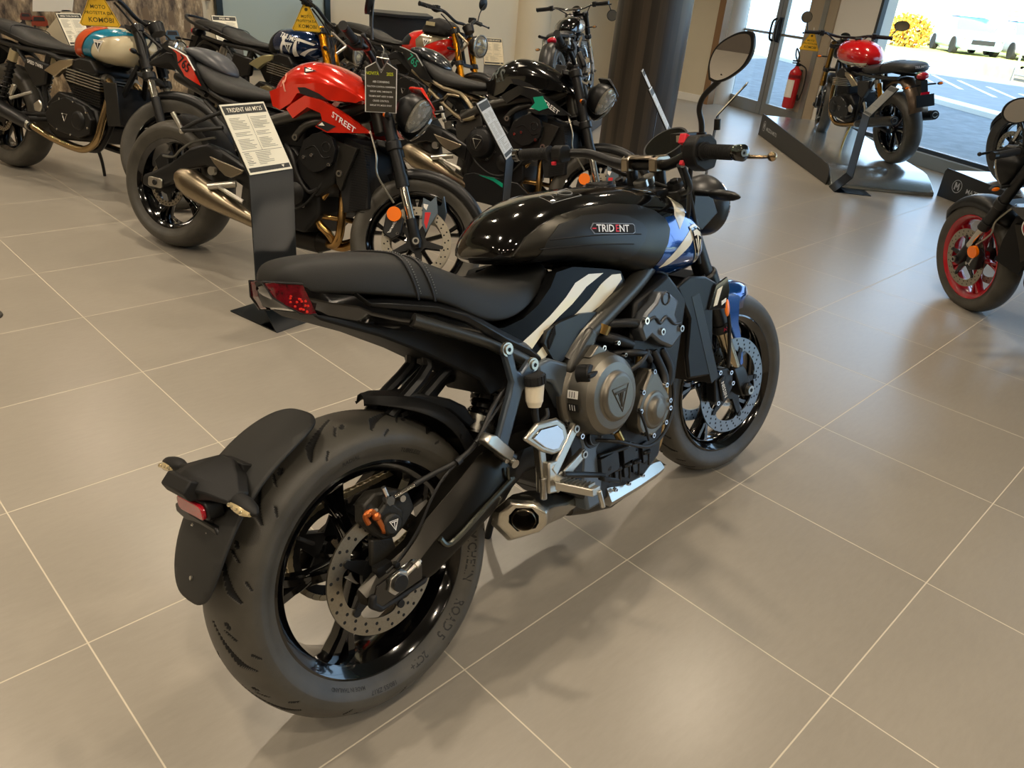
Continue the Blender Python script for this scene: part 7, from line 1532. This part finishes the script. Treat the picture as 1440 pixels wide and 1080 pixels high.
B1=classic('classic roadster with cream tank striped orange and blue at the far left',pose(.49,5.08,-1.25,.2),.45,dict(paint=CREAM,p1=TORG,p2=TBLU,p3=LINE,patch=[(sw_org,1),(sw_blue,2),(sw_line,3)],tx=(.655,1.185),tz=.955,tb=.745,tw=.155,fstyle='conv',fork=SBLK,covertxt='SPEED TWIN',ex=.60,ez=.45,two=True,fend=SBLK,L=1.43,shocktop=mat('shock_cream','#c9bb95',.35,metal=.6),case=ENGD,pipe=mat('header_bronze','#a78f68',.24,metal=1),stan=mat('fork_chrome','#cfcac0'),cap=SBLK,ind=ORG,bz=1.0,rad=True,hlm=SBLK))
B3=classic('blue-tanked roadster with flag graphics and gold forks behind the red naked motorcycle',pose(1.9989,5.3389,-1.3595,.18),.45,dict(paint=mat('deep_blue_paint','#0c2f5c',.15,metal=.5,coat=1),p1=SBLK,p2=WHD,patch=[([(0.02,.05),(.0,.5),(.10,.80),(.28,.95),(.20,.5),(.28,.05)],1),([(.36,.10),(.40,.08),(.50,.62),(.46,.66)],2),([(.40,.62),(.44,.70),(.50,.40),(.47,.34)],2),([(.60,.06),(.66,.55),(.70,.60),(.69,.10)],2),([(.72,.15),(.90,.40),(.96,.44),(.78,.12)],2),([(.66,.58),(.92,.50),(.94,.56),(.68,.66)],2)],word='TRIUMPH',tx=(.60,1.14),tz=.945,tb=.735,fork=GOLD,fstyle='usd',fend=SBLK,L=1.39,Rr=.315,Rf=.30,ex=.55,ez=.35,rail=True,tbc=mat('cover_olive','#b9b48c',.35,metal=.8),brk=ALU,ring=STE,two=True,case=mat('case_champagne','#8a8062',.35,metal=.7),cap=SBLK))
B5=classic('red and silver classic with gold forks and a black cover on its tank',pose(3.5063,5.6127,-1.411,.18),.0,dict(paint=mat('signal_red_paint','#d81c10',.15,coat=1),p1=mat('silver_band','#a89c84',.25,metal=.7,coat=.6),p2=SBLK,patch=[([(.42,.55),(.55,.98),(.95,.98),(.98,.80),(.80,.62),(.55,.30),(.46,.28)],1),([(.03,.30),(.02,.62),(.20,.72),(.32,.60),(.30,.35)],2)],tx=(.52,1.10),tz=.935,tb=.70,fork=GOLD,fstyle='usd',stan=GOLD,fend=SBLK,L=1.42,ex=.62,ez=.55,brk=mat('bracket_champagne','#b8a58c',.3,metal=.9),ring=STE,bz=1.02,rise=.06,two=True))
mb=MB(); secs=[]
for x,h,w_ in ((.78,.05,.10),(.84,.11,.14),(.95,.13,.15),(1.02,.10,.13),(1.05,.05,.10)): secs.append([(x,y*w_,.90+h*z) for y,z in ((-1,0),(-1,.6),(-.7,1),(.7,1),(1,.6),(1,0))])
mb.loft(secs); mb.c=1; mb.add([(.86+.10*a_,-.153,.955+.03*b_) for a_,b_ in ((0,0),(1,0),(1,1),(0,1))],[(0,1,2,3)]); build('tank_cover',mb,[mat('cloth_black','#121110',.8),mat('cover_label','#b9ae8a',.6)],B5[0],bevel=.01)
round_mirror(B5[0],B5[1],(1.06,.28,1.08),(1.02,.36,1.24),.05)
B6=classic('black and silver bobber with single saddle seen from behind near the column',pose(5.4991,4.8279,.5036,.18,.14),.0,dict(paint=GBLK,p1=mat('tank_silver','#c5cdd2',.2,metal=.4,coat=1),patch=[([(.30,.0),(.20,.35),(.35,.72),(.62,.78),(.88,.60),(.94,.20),(.7,.0)],1)],seat='solo',fork=CHR,stan=CHR,fstyle='conv',L=1.50,ex=.5,ez=.4,ind=mat('lens_amber_clear','#d69a60',.2,coat=.6),case=CHR,can=CHR,pipe=CHR,fin=ALU,bz=1.0,barm=CHR,rise=.03,tz=.93,tb=.74,lampm=CHR,cap=CHR,tbc=CHR))
round_mirror(B6[0],B6[1],(1.0,-.40,1.03),(1.02,-.44,.90),.055,facing=(-1,-.4,.1))
B8=classic('classic with a bright red tank standing on the ramp before the window',pose(6.9203,1.8287,.9078,.2065,.162),-.4051,dict(paint=mat('tank_red','#c81418',.14,coat=1),p1=WHT,p2=mat('band_grey','#4a4a4a',.4),patch=[([(.02,.05),(.02,.22),(.5,.24),(.97,.30),(.93,.12),(.6,.0),(.2,.0)],1),([(.10,.08),(.12,.16),(.45,.18),(.46,.06),(.2,.04)],2)],tx=(.50,1.06),tz=1.0,tb=.78,tw=.165,fork=GOLD if 0 else mat('fork_bronze','#8a6a34',.3,metal=1),fstyle='usd',L=1.415,Rr=.315,Rf=.30,piggy=True,ex=.3,ez=.12,ind=ORG,seattxt='TRIUMPH',cap=SBLK,left=True,kick=mat('stand_brass','#b09a5c',.35,metal=.8),rise=.03,case=ENGD,rfend=mat('fender_bronze','#6f5f50',.35,metal=.6)))
round_mirror(B8[0],B8[1],(1.0,.39,1.03),(1.02,.42,1.16),.05,oval=1.0,facing=(-1,0,.15)); round_mirror(B8[0],B8[1],(1.0,-.39,1.03),(1.02,-.47,1.14),.045,oval=1.5)
# bike on the second platform, only its front end reaches into the picture
B9=classic('dark motorcycle on the second platform, its front tyre against the window',pose(5.9766,-.4043,1.0,.2,.2),.0,dict(paint=GBLK,L=1.40,Rr=.315,Rf=.315,fork=SBLK,fstyle='usd',case=ENGD,ring=SBLK,cap=SBLK,tbc=SBLK))
# tags
def tagat(R,T,p,kind,rz,label,size=1.0,tilt=0):
    bpy.context.view_layer.update(); q=R.matrix_world@(T@V(p)); return hang_tag(None,q,rz,kind,label,size=size,tilt=tilt)
tagat(B1[0],B1[1],(1.00,-.30,1.04),'tri',-.35,'yellow triangular tag hanging over the cream tank',1.0)
tagat(B3[0],B3[1],(1.03,-.26,1.03),'tri',-.53,'yellow triangular tag hanging above the blue tank',.95)
tagat(B8[0],B8[1],(1.05,.33,1.02),'tri',-1.17,'yellow triangular tag hanging from the bar of the red-tanked motorcycle',.95)
tagat(B2R,B2T,(1.135,-.30,.975),'novita',-.56,'dark tag with a pale border hanging from the red motorcycle bar',1.05)
o=build('low_plinth',MB().box((.72,0,.07),(2.1,.75,.139)),mat('plinth_dark','#2a2a2a',.5),bevel=.005); o.matrix_world=Matrix.Translation((5.4991,4.8279,0))@Matrix.Rotation(.5036,4,'Z'); tag(o,'low dark plinth under the black and silver bobber','display platform')
